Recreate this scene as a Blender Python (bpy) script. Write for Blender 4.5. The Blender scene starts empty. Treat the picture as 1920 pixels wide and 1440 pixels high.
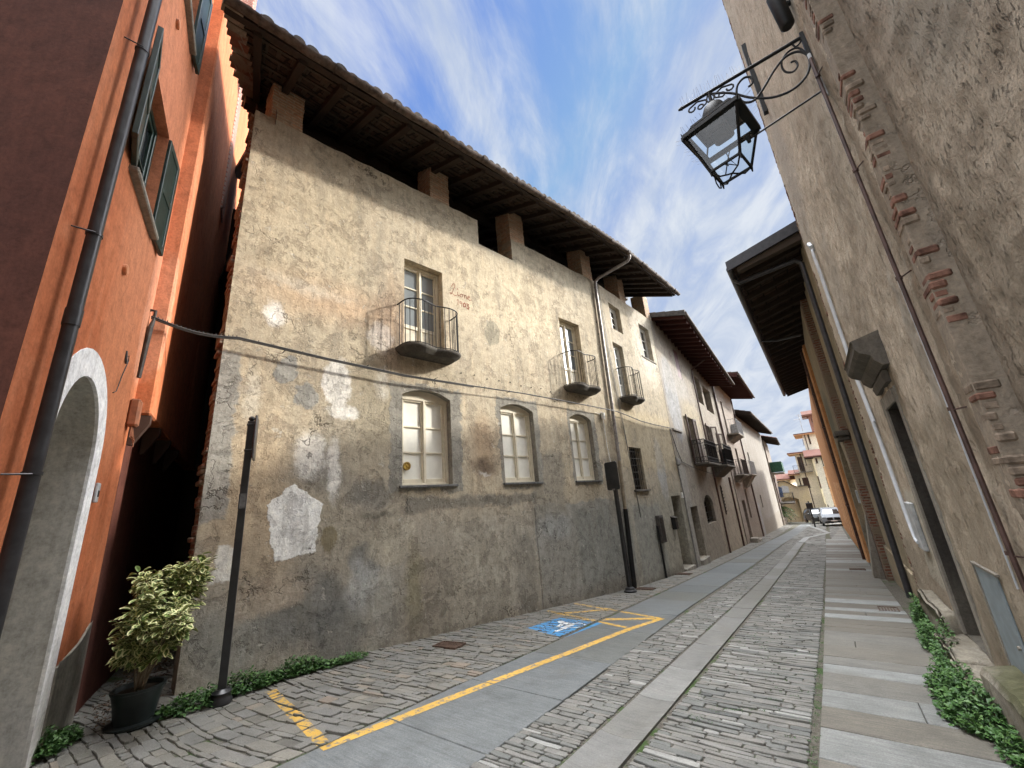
import bpy, bmesh, math, random
from mathutils import Vector, Matrix, noise as mnoise
rad = math.radians
random.seed(7)
scene = bpy.context.scene
COL = scene.collection

# ---------------------------------------------------------------- camera
F_PX = 755.0
CAM = Vector((0.0, 0.0, 1.6))
RM = Matrix(((0.7973919, 0.2317703, 0.5571792),
             (0.5985498, -0.1861947, -0.7791467),
             (-0.0768393, 0.9547848, -0.2871962)))
cam = bpy.data.cameras.new("camera")
cam.sensor_width = 36.0
cam.lens = F_PX / 1920.0 * 36.0
cam.clip_start = 0.05
cam.clip_end = 2000
camo = bpy.data.objects.new("camera", cam)
COL.objects.link(camo)
camo.matrix_world = Matrix.Translation(CAM) @ RM.to_4x4()
scene.camera = camo
scene.render.resolution_x = 1024
scene.render.resolution_y = 768

# ---------------------------------------------------------------- light
SUN_AZ, SUN_EL = 38.0, 25.0          # azimuth clockwise from +Y
SKY_STRENGTH, SUN_STRENGTH, EXPOSURE = 0.15, 2.0, 1.7
sun = bpy.data.lights.new("sun", 'SUN')
sun.energy = SUN_STRENGTH
sun.angle = rad(2.4)
sun.color = (1.0, 0.95, 0.87)
suno = bpy.data.objects.new("sun", sun)
COL.objects.link(suno)
_sd = Vector((math.sin(rad(SUN_AZ)) * math.cos(rad(SUN_EL)), math.cos(rad(SUN_AZ)) * math.cos(rad(SUN_EL)), math.sin(rad(SUN_EL))))
suno.rotation_euler = _sd.to_track_quat('Z', 'Y').to_euler()
suno.location = (0, 0, 30)
scene.view_settings.view_transform = 'Standard'
scene.view_settings.look = 'None'
scene.view_settings.exposure = EXPOSURE
scene.view_settings.gamma = 1.0
scene.view_settings.use_curve_mapping = False


# ---------------------------------------------------------------- node helper
def lin(r, g, b):
    def f(c):
        c /= 255.0
        return c / 12.92 if c <= 0.04045 else ((c + 0.055) / 1.055) ** 2.4
    return (f(r), f(g), f(b), 1.0)


class NT:
    def __init__(s, tree):
        s.t = tree
        s.n = tree.nodes
        s.l = tree.links

    def new(s, typ, **kw):
        n = s.n.new(typ)
        for k, v in kw.items():
            setattr(n, k, v)
        return n

    def put(s, sock, v):
        if v is None:
            return
        if hasattr(v, 'is_output'):
            s.l.new(v, sock)
        elif isinstance(v, (tuple, list)) and len(v) == 3 and sock.type == 'RGBA':
            sock.default_value = (v[0], v[1], v[2], 1)
        else:
            sock.default_value = v

    def m(s, op, a, b=None, c=None, clamp=False):
        n = s.new('ShaderNodeMath', operation=op)
        n.use_clamp = clamp
        s.put(n.inputs[0], a)
        s.put(n.inputs[1], b)
        s.put(n.inputs[2], c)
        return n.outputs[0]

    def add(s, a, b): return s.m('ADD', a, b)
    def sub(s, a, b): return s.m('SUBTRACT', a, b)
    def mul(s, a, b): return s.m('MULTIPLY', a, b)
    def mx(s, a, b): return s.m('MAXIMUM', a, b)
    def mn(s, a, b): return s.m('MINIMUM', a, b)

    def step(s, v, lo, hi):
        n = s.new('ShaderNodeMapRange')
        n.interpolation_type = 'SMOOTHSTEP'
        s.put(n.inputs[0], v)
        n.inputs[1].default_value = lo
        n.inputs[2].default_value = hi
        n.inputs[3].default_value = 0
        n.inputs[4].default_value = 1
        return n.outputs[0]

    def mix(s, f, a, b, mode='MIX'):
        n = s.new('ShaderNodeMix', data_type='RGBA', blend_type=mode)
        s.put(n.inputs[0], f)
        s.put(n.inputs[6], a)
        s.put(n.inputs[7], b)
        return n.outputs[2]

    def coord(s, kind='Object'):
        return s.new('ShaderNodeTexCoord').outputs[kind]

    def scale(s, v, sc):
        n = s.new('ShaderNodeVectorMath', operation='MULTIPLY')
        s.put(n.inputs[0], v)
        n.inputs[1].default_value = sc
        return n.outputs[0]

    def vadd(s, a, b):
        n = s.new('ShaderNodeVectorMath', operation='ADD')
        s.put(n.inputs[0], a)
        s.put(n.inputs[1], b)
        return n.outputs[0]

    def noise(s, v, sc, det=4, rough=0.55, dist=0.0, color=False):
        n = s.new('ShaderNodeTexNoise')
        s.put(n.inputs['Vector'], v)
        n.inputs['Scale'].default_value = sc
        n.inputs['Detail'].default_value = det
        n.inputs['Roughness'].default_value = rough
        n.inputs['Distortion'].default_value = dist
        return n.outputs['Color' if color else 'Fac']

    def vor(s, v, sc, feature='F1', out='Distance', rnd=1.0):
        n = s.new('ShaderNodeTexVoronoi', feature=feature)
        s.put(n.inputs['Vector'], v)
        n.inputs['Scale'].default_value = sc
        n.inputs['Randomness'].default_value = rnd
        return n.outputs[out]

    def sep(s, v):
        n = s.new('ShaderNodeSeparateXYZ')
        s.put(n.inputs[0], v)
        return n.outputs

    def comb(s, x, y, z):
        n = s.new('ShaderNodeCombineXYZ')
        s.put(n.inputs[0], x)
        s.put(n.inputs[1], y)
        s.put(n.inputs[2], z)
        return n.outputs[0]

    def ramp(s, f, stops, interp='LINEAR'):
        n = s.new('ShaderNodeValToRGB')
        s.put(n.inputs[0], f)
        cr = n.color_ramp
        cr.interpolation = interp
        while len(cr.elements) > 1:
            cr.elements.remove(cr.elements[0])
        cr.elements[0].position = stops[0][0]
        cr.elements[0].color = stops[0][1] if len(stops[0][1]) == 4 else (*stops[0][1], 1)
        for p, c in stops[1:]:
            e = cr.elements.new(p)
            e.color = c if len(c) == 4 else (*c, 1)
        return n.outputs[0]

    def bump(s, h, strength=0.5, dist=0.02, normal=None):
        n = s.new('ShaderNodeBump')
        n.inputs['Strength'].default_value = strength
        n.inputs['Distance'].default_value = dist
        s.put(n.inputs['Height'], h)
        if normal is not None:
            s.put(n.inputs['Normal'], normal)
        return n.outputs[0]


MATS = {}


def new_mat(name):
    m = bpy.data.materials.new(name)
    m.use_nodes = True
    t = NT(m.node_tree)
    b = m.node_tree.nodes['Principled BSDF']
    b.inputs['Roughness'].default_value = 0.9
    b.inputs['Specular IOR Level'].default_value = 0.25
    MATS[name] = m
    return m, t, b


def metal(name, col, rough=0.45, spec=0.5, metallic=0.0, var=0.25, bump=0.0):
    m, t, b = new_mat(name)
    v = t.coord()
    n = t.noise(v, 9, 5, 0.6)
    c2 = tuple(min(1, x * (1 + var) + 0.004) for x in col[:3])
    c1 = tuple(x * (1 - var) for x in col[:3])
    t.put(b.inputs['Base Color'], t.mix(t.step(n, 0.3, 0.7), c1, c2))
    t.put(b.inputs['Roughness'], t.add(t.mul(n, 0.3), rough - 0.15))
    b.inputs['Specular IOR Level'].default_value = spec
    b.inputs['Metallic'].default_value = metallic
    if bump:
        t.put(b.inputs['Normal'], t.bump(t.noise(v, 60, 4), bump, 0.004))
    return m


# ---------------------------------------------------------------- world: Nishita sky with high streaky cloud
w = bpy.data.worlds.new("World")
scene.world = w
w.use_nodes = True
t = NT(w.node_tree)
for n in list(t.n):
    t.n.remove(n)
sky = t.new('ShaderNodeTexSky', sky_type='NISHITA')
sky.sun_disc = False
sky.sun_elevation = rad(SUN_EL)
sky.sun_rotation = rad(SUN_AZ)
sky.air_density = 1.0
sky.dust_density = 0.6
sky.ozone_density = 2.5
gv = t.coord('Generated')
x, y, z = t.sep(gv)
zz = t.add(t.mx(z, 0.0), 0.22)
px_ = t.m('DIVIDE', x, zz)
py_ = t.m('DIVIDE', y, zz)
# streets' sky is combed along a slanted direction
cu = t.add(t.mul(px_, 0.90), t.mul(py_, 0.42))
cv = t.sub(t.mul(py_, 0.90), t.mul(px_, 0.42))
wisp = t.noise(t.comb(t.mul(cu, 1.5), t.mul(cv, 0.62), 3.1), 1.35, 10, 0.62, 0.75)
big = t.noise(t.comb(px_, py_, 7.7), 0.62, 3, 0.5, 0.2)
fine = t.noise(t.comb(t.mul(cu, 3.2), t.mul(cv, 1.2), 1.1), 2.1, 6, 0.62, 0.8)
dens = t.add(t.add(t.mul(wisp, 0.66), t.mul(big, 0.30)), t.mul(fine, 0.24))
dens = t.add(dens, t.mul(t.step(z, 0.42, 0.02), 0.22))
dens = t.m('SUBTRACT', dens, t.mul(t.step(z, 0.42, 0.75), 0.0))
fac = t.step(dens, 0.475, 0.66)
fac = t.mul(fac, 0.94)
skyc = t.mix(1.0, sky.outputs[0], (0.58, 0.60, 0.98), 'MULTIPLY')
skyc = t.mix(1.0, skyc, (0.72, 0.98, 1.6), 'DARKEN')
cloudc = t.mix(t.step(fine, 0.35, 0.7), (1.15, 1.32, 1.62), (1.62, 1.72, 1.86))
col = t.mix(fac, skyc, cloudc)
# added glow round the sun, overhead and behind, out of view, brightens the shade
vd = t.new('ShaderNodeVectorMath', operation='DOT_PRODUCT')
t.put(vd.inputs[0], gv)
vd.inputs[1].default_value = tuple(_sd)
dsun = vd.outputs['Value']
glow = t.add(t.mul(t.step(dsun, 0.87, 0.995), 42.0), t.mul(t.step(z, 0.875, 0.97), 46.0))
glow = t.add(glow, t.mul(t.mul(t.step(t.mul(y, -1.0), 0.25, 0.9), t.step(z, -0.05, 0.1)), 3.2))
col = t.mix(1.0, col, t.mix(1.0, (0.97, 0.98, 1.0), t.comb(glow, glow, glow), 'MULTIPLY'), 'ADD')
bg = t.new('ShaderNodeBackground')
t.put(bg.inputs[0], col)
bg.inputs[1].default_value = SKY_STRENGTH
out = t.new('ShaderNodeOutputWorld')
t.l.new(bg.outputs[0], out.inputs[0])


# ---------------------------------------------------------------- geometry helpers
def gz(x, y):
    """height of the falling street"""
    if y < 60:
        return -(0.07 * y - 0.0003 * y * y)
    return -(3.12 + 0.05 * (y - 60))


def ray(px, py):
    return (RM @ Vector((px - 960.0, 720.0 - py, -F_PX))).normalized()


def at_dist(px, py, d):
    r = ray(px, py)
    return CAM + r * (d / math.hypot(r.x, r.y))


class Frame:
    """a vertical wall plane: u along the wall, p out of it towards the street, z up"""
    def __init__(s, q, A):
        s.q = Vector((q[0], q[1], 0))
        s.A = A
        a = rad(A)
        s.n = Vector((math.cos(a), -math.sin(a), 0))
        s.d = Vector((math.sin(a), math.cos(a), 0))
        s.M = Matrix.Translation(s.q) @ Matrix.Rotation(rad(90 - A), 4, 'Z')

    def w(s, u, p, z):
        return s.q + s.d * u + s.n * p + Vector((0, 0, z))

    def sub(s, u, p=0.0, dA=0.0):
        v = s.w(u, p, 0)
        return Frame((v.x, v.y), s.A + dA)


WORLD = Matrix.Identity(4)


class MB:
    """collects shapes in (u, p, z) of a frame (local y = -p) or in world axes when flip is False"""
    def __init__(s, flip=True):
        s.v = []
        s.f = []
        s.mi = []
        s.k = -1.0 if flip else 1.0
        s.cols = []

    def V(s, a):
        s.v.append((a[0], s.k * a[1], a[2]))
        return len(s.v) - 1

    def face(s, idx, mi=0):
        s.f.append(tuple(idx) if s.k > 0 else tuple(reversed(idx)))
        s.mi.append(mi)

    def quad(s, a, b, c, d, mi=0):
        s.face([s.V(a), s.V(b), s.V(c), s.V(d)], mi)

    def poly(s, pts, mi=0):
        s.face([s.V(a) for a in pts], mi)

    def box(s, x0, x1, y0, y1, z0, z1, mi=0, bev=0.0):
        if x1 < x0: x0, x1 = x1, x0
        if y1 < y0: y0, y1 = y1, y0
        if z1 < z0: z0, z1 = z1, z0
        b = min(bev, (x1 - x0) * .45, (y1 - y0) * .45, (z1 - z0) * .45)
        if b <= 0:
            i = [s.V((x, y, z)) for z in (z0, z1) for y in (y0, y1) for x in (x0, x1)]
            for q in ((0, 2, 3, 1), (4, 5, 7, 6), (0, 1, 5, 4), (2, 6, 7, 3), (0, 4, 6, 2), (1, 3, 7, 5)):
                s.face([i[k] for k in q], mi)
            return
        # bevelled box: 24 verts
        P = {}
        for ix, X in enumerate((x0, x1)):
            for iy, Y in enumerate((y0, y1)):
                for iz, Z in enumerate((z0, z1)):
                    sx, sy, sz = (1 if ix == 0 else -1), (1 if iy == 0 else -1), (1 if iz == 0 else -1)
                    P[ix, iy, iz, 'x'] = s.V((X, Y + sy * b, Z + sz * b))
                    P[ix, iy, iz, 'y'] = s.V((X + sx * b, Y, Z + sz * b))
                    P[ix, iy, iz, 'z'] = s.V((X + sx * b, Y + sy * b, Z))
        R = ((0, 0), (1, 0), (1, 1), (0, 1))
        for c, nm in enumerate('xyz'):
            for e in (0, 1):
                idx = []
                for r in R:
                    k = list(r)
                    k.insert(c, e)
                    idx.append(P[k[0], k[1], k[2], nm])
                # orientation
                if (e == 0) == (c != 1):
                    idx.reverse()
                s.face(idx, mi)
        for c, (a, bb) in enumerate((('y', 'z'), ('x', 'z'), ('x', 'y'))):
            for e1 in (0, 1):
                for e2 in (0, 1):
                    k0 = [e1, e2]; k0.insert(c, 0)
                    k1 = [e1, e2]; k1.insert(c, 1)
                    k0 = tuple(k0); k1 = tuple(k1)
                    s.face([P[k0 + (a,)], P[k1 + (a,)], P[k1 + (bb,)], P[k0 + (bb,)]], mi)
        for ix in (0, 1):
            for iy in (0, 1):
                for iz in (0, 1):
                    s.face([P[ix, iy, iz, 'x'], P[ix, iy, iz, 'y'], P[ix, iy, iz, 'z']], mi)

    def prism(s, pts, z0, z1, mi=0, top=True):
        """pts in (x, y); extruded in z"""
        n = len(pts)
        a = [s.V((p[0], p[1], z0)) for p in pts]
        b = [s.V((p[0], p[1], z1)) for p in pts]
        for i in range(n):
            j = (i + 1) % n
            s.face([a[i], a[j], b[j], b[i]], mi)
        s.face(list(reversed(a)), mi)
        if top:
            s.face(b, mi)

    def prism_y(s, pts, y0, y1, mi=0):
        """pts in (x, z); extruded in y"""
        n = len(pts)
        a = [s.V((p[0], y0, p[1])) for p in pts]
        b = [s.V((p[0], y1, p[1])) for p in pts]
        for i in range(n):
            j = (i + 1) % n
            s.face([a[i], a[j], b[j], b[i]], mi)
        s.face(list(reversed(a)), mi)
        s.face(b, mi)

    def prism_x(s, pts, x0, x1, mi=0):
        n = len(pts)
        a = [s.V((x0, p[0], p[1])) for p in pts]
        b = [s.V((x1, p[0], p[1])) for p in pts]
        for i in range(n):
            j = (i + 1) % n
            s.face([a[i], a[j], b[j], b[i]], mi)
        s.face(list(reversed(a)), mi)
        s.face(b, mi)

    def tube(s, pts, r, seg=8, mi=0, cap=True, closed=False):
        pts = [Vector(p) for p in pts]
        n = len(pts)
        rs = r if isinstance(r, (list, tuple)) else [r] * n
        rings = []
        up = None
        for i, p in enumerate(pts):
            if closed:
                d = (pts[(i + 1) % n] - pts[i - 1])
            else:
                d = (pts[min(i + 1, n - 1)] - pts[max(i - 1, 0)])
            if d.length < 1e-9:
                d = Vector((0, 0, 1))
            d.normalize()
            if up is None:
                up = Vector((0, 0, 1)) if abs(d.z) < 0.9 else Vector((1, 0, 0))
            sx = d.cross(up)
            if sx.length < 1e-6:
                sx = d.orthogonal()
            sx.normalize()
            up = sx.cross(d).normalized()
            rings.append([s.V(p + (sx * math.cos(2 * math.pi * k / seg) + up * math.sin(2 * math.pi * k / seg)) * rs[i]) for k in range(seg)])
        m = n if closed else n - 1
        for i in range(m):
            a, b = rings[i], rings[(i + 1) % n]
            for k in range(seg):
                s.face([a[k], b[k], b[(k + 1) % seg], a[(k + 1) % seg]], mi)
        if cap and not closed:
            s.face(rings[0], mi)
            s.face(list(reversed(rings[-1])), mi)

    def bar(s, a, b, w_, h_, mi=0):
        a, b = Vector(a), Vector(b)
        d = (b - a).normalized()
        up = Vector((0, 0, 1)) if abs(d.z) < 0.95 else Vector((0, 1, 0))
        sx = d.cross(up).normalized() * (w_ / 2)
        uy = sx.cross(d).normalized() * (h_ / 2)
        i = [s.V(p + e * sx + g * uy) for p in (a, b) for e, g in ((-1, -1), (1, -1), (1, 1), (-1, 1))]
        for q in ((3, 2, 1, 0), (4, 5, 6, 7), (0, 1, 5, 4), (1, 2, 6, 5), (2, 3, 7, 6), (3, 0, 4, 7)):
            s.face([i[k] for k in q], mi)

    def lathe(s, prof, seg=20, c=(0, 0), mi=0, sx=1.0, sy=1.0):
        rings = [[s.V((c[0] + r * sx * math.cos(2 * math.pi * k / seg), c[1] + r * sy * math.sin(2 * math.pi * k / seg), z)) for k in range(seg)] for r, z in prof]
        for a, b in zip(rings, rings[1:]):
            for k in range(seg):
                s.face([a[k], a[(k + 1) % seg], b[(k + 1) % seg], b[k]], mi)
        s.face(list(reversed(rings[0])), mi)
        s.face(rings[-1], mi)

    def build(s, name, mats, parent=None, M=WORLD, smooth=False):
        me = bpy.data.meshes.new(name)
        me.from_pydata(s.v, [], s.f)
        if not isinstance(mats, (list, tuple)):
            mats = [mats]
        for m in mats:
            me.materials.append(m)
        if len(mats) > 1:
            me.polygons.foreach_set('material_index', s.mi)
        if smooth:
            me.polygons.foreach_set('use_smooth', [True] * len(me.polygons))
            try:
                me.set_sharp_from_angle(angle=rad(38))
            except Exception:
                pass
        if s.cols:
            a = me.attributes.new('tint', 'FLOAT', 'FACE')
            a.data.foreach_set('value', s.cols)
        me.update()
        o = bpy.data.objects.new(name, me)
        COL.objects.link(o)
        if parent is not None:
            o.parent = parent
            o.matrix_local = WM[parent.name].inverted() @ M
        else:
            o.matrix_local = M
        WM[o.name] = M.copy()
        return o


WM = {}


def thing(name, label, cat, M=WORLD, group=None):
    o = bpy.data.objects.new(name, None)
    o.empty_display_size = 0.3
    COL.objects.link(o)
    o.matrix_local = M
    WM[o.name] = M.copy()
    return tag(o, label, cat, group)


def tag(o, label=None, cat=None, group=None, kind=None):
    if label: o['label'] = label
    if cat: o['category'] = cat
    if group: o['group'] = group
    if kind: o['kind'] = kind
    return o


def T(x, y, z, rz=0.0):
    return Matrix.Translation((x, y, z)) @ Matrix.Rotation(rz, 4, 'Z')


def wall_mesh(u0, u1, z0, z1, ops, thick=0.35, arch_n=10, top=None, mb=None, ends=(True, True), back=True, jit=0.0):
    """front face with openings and their reveals. ops: dict(u0,u1,z0,z1,rise,depth)"""
    mb = mb or MB()
    us = sorted(set([u0, u1] + [o['u0'] for o in ops] + [o['u1'] for o in ops]))
    zs = sorted(set([z0, z1] + [o['z0'] for o in ops] + [o['z1'] for o in ops]))
    us = [u for u in us if u0 <= u <= u1]
    zs = [z for z in zs if z0 <= z <= z1]
    for a, b in zip(us, us[1:]):
        for c, d in zip(zs, zs[1:]):
            um, zm = (a + b) / 2, (c + d) / 2
            if any(o['u0'] < um < o['u1'] and o['z0'] < zm < o['z1'] for o in ops):
                continue
            mb.quad((a, 0, c), (b, 0, c), (b, 0, d), (a, 0, d))
    for o in ops:
        D = o.get('depth', 0.25)
        rise = o.get('rise', 0.0)
        a, b, c, d = o['u0'], o['u1'], o['z0'], o['z1']
        zt = d - rise
        mb.quad((a, 0, c), (a, 0, zt), (a, -D, zt), (a, -D, c))
        mb.quad((b, 0, c), (b, -D, c), (b, -D, zt), (b, 0, zt))
        mb.quad((a, 0, c), (a, -D, c), (b, -D, c), (b, 0, c))
        if rise <= 0:
            mb.quad((a, 0, d), (b, 0, d), (b, -D, d), (a, -D, d))
        else:
            pts = arc_pts(a, b, zt, rise, arch_n)
            for (x0, w0), (x1, w1) in zip(pts, pts[1:]):
                mb.quad((x0, 0, w0), (x1, 0, w1), (x1, 0, d), (x0, 0, d))
                mb.quad((x0, 0, w0), (x0, -D, w0), (x1, -D, w1), (x1, 0, w1))
        if o.get('back', False):
            mb.quad((a, -D, c), (b, -D, c), (b, -D, d), (a, -D, d))
    if back:
        mb.quad((u0, -thick, z0), (u0, -thick, z1), (u1, -thick, z1), (u1, -thick, z0))
    mb.quad((u0, 0, z1), (u1, 0, z1), (u1, -thick, z1), (u0, -thick, z1))
    if ends[0]: mb.quad((u0, -thick, z0), (u0, 0, z0), (u0, 0, z1), (u0, -thick, z1))
    if ends[1]: mb.quad((u1, 0, z0), (u1, -thick, z0), (u1, -thick, z1), (u1, 0, z1))
    return mb


def arc_pts(a, b, zt, rise, n=10):
    w2 = (b - a) / 2
    if rise >= w2 * 0.95:            # half ellipse
        return [((a + b) / 2 - w2 * math.cos(math.pi * i / n), zt + rise * math.sin(math.pi * i / n)) for i in range(n + 1)]
    R = (w2 * w2 + rise * rise) / (2 * rise)
    zc = zt + rise - R
    th = math.asin(w2 / R)
    return [((a + b) / 2 + R * math.sin(-th + 2 * th * i / n), zc + R * math.cos(-th + 2 * th * i / n)) for i in range(n + 1)]


# ---------------------------------------------------------------- materials
def blotch(t, v, patches, base, height, amp=0.22):
    """lay worn patches (in wall coordinates u, z) over a plaster colour; their rims are ragged"""
    n1 = t.noise(v, 1.7, 6, 0.62, color=True)
    n2 = t.noise(v, 9.0, 5, 0.65, color=True)
    s1, s2 = t.sep(n1), t.sep(n2)
    x, y, z = t.sep(v)
    U = t.add(t.add(x, t.mul(t.sub(s1[0], 0.5), amp * 2)), t.mul(t.sub(s2[0], 0.5), amp * 0.7))
    Z = t.add(t.add(z, t.mul(t.sub(s1[1], 0.5), amp * 2)), t.mul(t.sub(s2[1], 0.5), amp * 0.7))
    for pt in patches:
        k, geo, colr, st, edge = pt[:5]
        h = pt[5] if len(pt) > 5 else 0.0
        if k == 'e':
            u, zz_, ru, rz = geo
            a = t.mul(t.sub(U, u), 1.0 / ru)
            b = t.mul(t.sub(Z, zz_), 1.0 / rz)
            d = t.mul(t.sub(t.m('SQRT', t.add(t.mul(a, a), t.mul(b, b))), 1.0), min(ru, rz))
        elif k == 'b':
            a0, a1, b0, b1 = geo
            d = t.mx(t.sub(t.m('ABSOLUTE', t.sub(U, (a0 + a1) / 2)), (a1 - a0) / 2),
                     t.sub(t.m('ABSOLUTE', t.sub(Z, (b0 + b1) / 2)), (b1 - b0) / 2))
        elif k == 'bx':      # crisp box, undistorted
            a0, a1, b0, b1 = geo
            d = t.mx(t.sub(t.m('ABSOLUTE', t.sub(x, (a0 + a1) / 2)), (a1 - a0) / 2),
                     t.sub(t.m('ABSOLUTE', t.sub(z, (b0 + b1) / 2)), (b1 - b0) / 2))
        else:                # convex polygon, counter-clockwise, lightly frayed
            d = None
            UU = t.add(t.add(x, t.mul(t.sub(s2[0], 0.5), 0.13)), t.mul(t.sub(s1[0], 0.5), 0.12))
            ZZ = t.add(t.add(z, t.mul(t.sub(s2[1], 0.5), 0.13)), t.mul(t.sub(s1[1], 0.5), 0.12))
            for (ax, az), (bx, bz) in zip(geo, geo[1:] + geo[:1]):
                L = math.hypot(bx - ax, bz - az)
                nx, nz_ = (bz - az) / L, -(bx - ax) / L
                e = t.add(t.add(t.mul(UU, nx), t.mul(ZZ, nz_)), -(ax * nx + az * nz_))
                d = e if d is None else t.mx(d, e)
        msk = t.step(d, edge, -edge)
        if h:
            height = t.add(height, t.mul(msk, h))
        if isinstance(colr, float):
            base = t.mix(t.mul(msk, st), base, t.mix(1.0, base, (colr, colr, colr), 'MULTIPLY'))
        else:
            base = t.mix(t.mul(msk, st), base, colr)
    return base, height


def plaster(name, c1, c2, c3, patches=(), streak=0.5, bump=0.5, bdist=0.02, grain=1.0, amp=0.22, crack=0.35, flake=0.3, rough=0.93, worn=0.0):
    m, t, b = new_mat(name)
    v = t.coord()
    big = t.noise(v, 0.55, 5, 0.6, 0.3)
    mid = t.noise(v, 2.3, 7, 0.66, 0.2)
    stv = t.scale(v, (5.5, 5.5, 0.55))
    st = t.noise(stv, 1.3, 5, 0.6)
    base = t.mix(t.step(big, 0.36, 0.66), c1, c2)
    base = t.mix(t.mul(t.step(st, 0.45, 0.78), streak), base, c3)
    base = t.mix(t.mul(t.step(mid, 0.52, 0.70), 0.55), base, t.mix(0.6, c1, c3))
    fine = t.noise(v, 34, 6, 0.7)
    vfine = t.noise(t.scale(v, (1, 1, 0.5)), 120, 3, 0.6)
    height = t.add(t.mul(mid, 1.1), t.mul(fine, 0.13 * grain))
    height = t.add(height, t.mul(vfine, 0.05 * grain))
    if flake:
        fl = t.step(t.noise(v, 3.4, 8, 0.72, 0.35), 0.60, 0.635)
        base = t.mix(t.mul(fl, flake), base, t.mix(0.5, c2, (0.50, 0.46, 0.40, 1)))
        height = t.sub(height, t.mul(fl, 0.22))
    base, height = blotch(t, v, patches, base, height, amp)
    if crack:
        cv = t.vadd(t.scale(v, (0.9, 0.9, 0.6)), t.scale(t.noise(v, 2.5, 5, 0.6, color=True), (0.9, 0.9, 0.9)))
        ck = t.vor(cv, 0.75, 'DISTANCE_TO_EDGE')
        ckm = t.mul(t.step(ck, 0.012, 0.002), t.step(t.noise(v, 0.9, 2), 0.5, 0.62))
        base = t.mix(t.mul(ckm, crack), base, (0.05, 0.04, 0.03, 1))
        height = t.sub(height, t.mul(ckm, 0.5))
    if worn:
        zone = t.step(t.noise(v, 0.55, 3, 0.5, 0.4), 0.40, 0.62)
        fa = t.step(t.noise(t.scale(v, (1, 1, 0.75)), 2.3, 11, 0.76, 0.5), 0.505, 0.530)
        base = t.mix(t.mul(t.mul(fa, zone), 0.60 * worn), base, t.mix(1.0, base, (1.32, 1.32, 1.34), 'MULTIPLY'))
        fb = t.step(t.noise(t.vadd(v, (7.3, 1.1, 4.2)), 3.1, 11, 0.78, 0.4), 0.535, 0.555)
        base = t.mix(t.mul(fb, 0.75 * worn), base, t.mix(1.0, base, (0.66, 0.65, 0.66), 'MULTIPLY'))
        fc = t.step(t.noise(t.vadd(v, (2.3, 9.1, 1.2)), 5.5, 11, 0.78, 0.3), 0.60, 0.615)
        base = t.mix(t.mul(fc, 0.65 * worn), base, (0.56, 0.53, 0.46, 1))
        gr = t.step(t.noise(t.scale(t.vadd(v, (3, 5, 8)), (2.4, 2.4, .30)), 1.6, 8, 0.7), 0.50, 0.66)
        base = t.mix(t.mul(gr, 0.35 * worn), base, (0.20, 0.185, 0.15, 1))
        height = t.sub(height, t.mul(fb, 0.22))
        height = t.sub(height, t.mul(fc, 0.18))
    mot = t.noise(v, 6.5, 7, 0.72, 0.4)
    base = t.mix(0.85, base, t.mix(1.0, base, t.ramp(mot, [(0.28, (0.66, 0.64, 0.62)), (0.5, (1, 1, 1)), (0.70, (1.22, 1.20, 1.16))]), 'MULTIPLY'))
    base = t.mix(0.7, base, t.mix(1.0, base, t.ramp(t.noise(t.scale(v, (16, 16, 2.2)), 1.2, 5, 0.65), [(0.28, (0.80, 0.78, 0.75)), (0.5, (1, 1, 1)), (0.72, (1.14, 1.14, 1.13))]), 'MULTIPLY'))
    height = t.add(height, t.mul(mot, 0.45))
    spk = t.step(t.noise(v, 70, 2, 0.5), 0.70, 0.76)
    base = t.mix(t.mul(spk, 0.35), base, t.mix(1.0, base, (0.35, 0.32, 0.28), 'MULTIPLY'))
    base = t.mix(0.5, base, t.mix(1.0, base, t.ramp(fine, [(0.3, (0.55, 0.53, 0.5)), (0.5, (1, 1, 1)), (0.7, (1.35, 1.33, 1.28))]), 'MULTIPLY'))
    t.put(b.inputs['Base Color'], base)
    b.inputs['Roughness'].default_value = rough
    b.inputs['Specular IOR Level'].default_value = 0.15
    t.put(b.inputs['Normal'], t.bump(height, bump, bdist))
    return m


GREYP = (0.27, 0.265, 0.24, 1)
DARKP = (0.15, 0.15, 0.14, 1)
WHITEP = (0.72, 0.70, 0.65, 1)
OCHRE = (0.50, 0.37, 0.22, 1)
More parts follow.
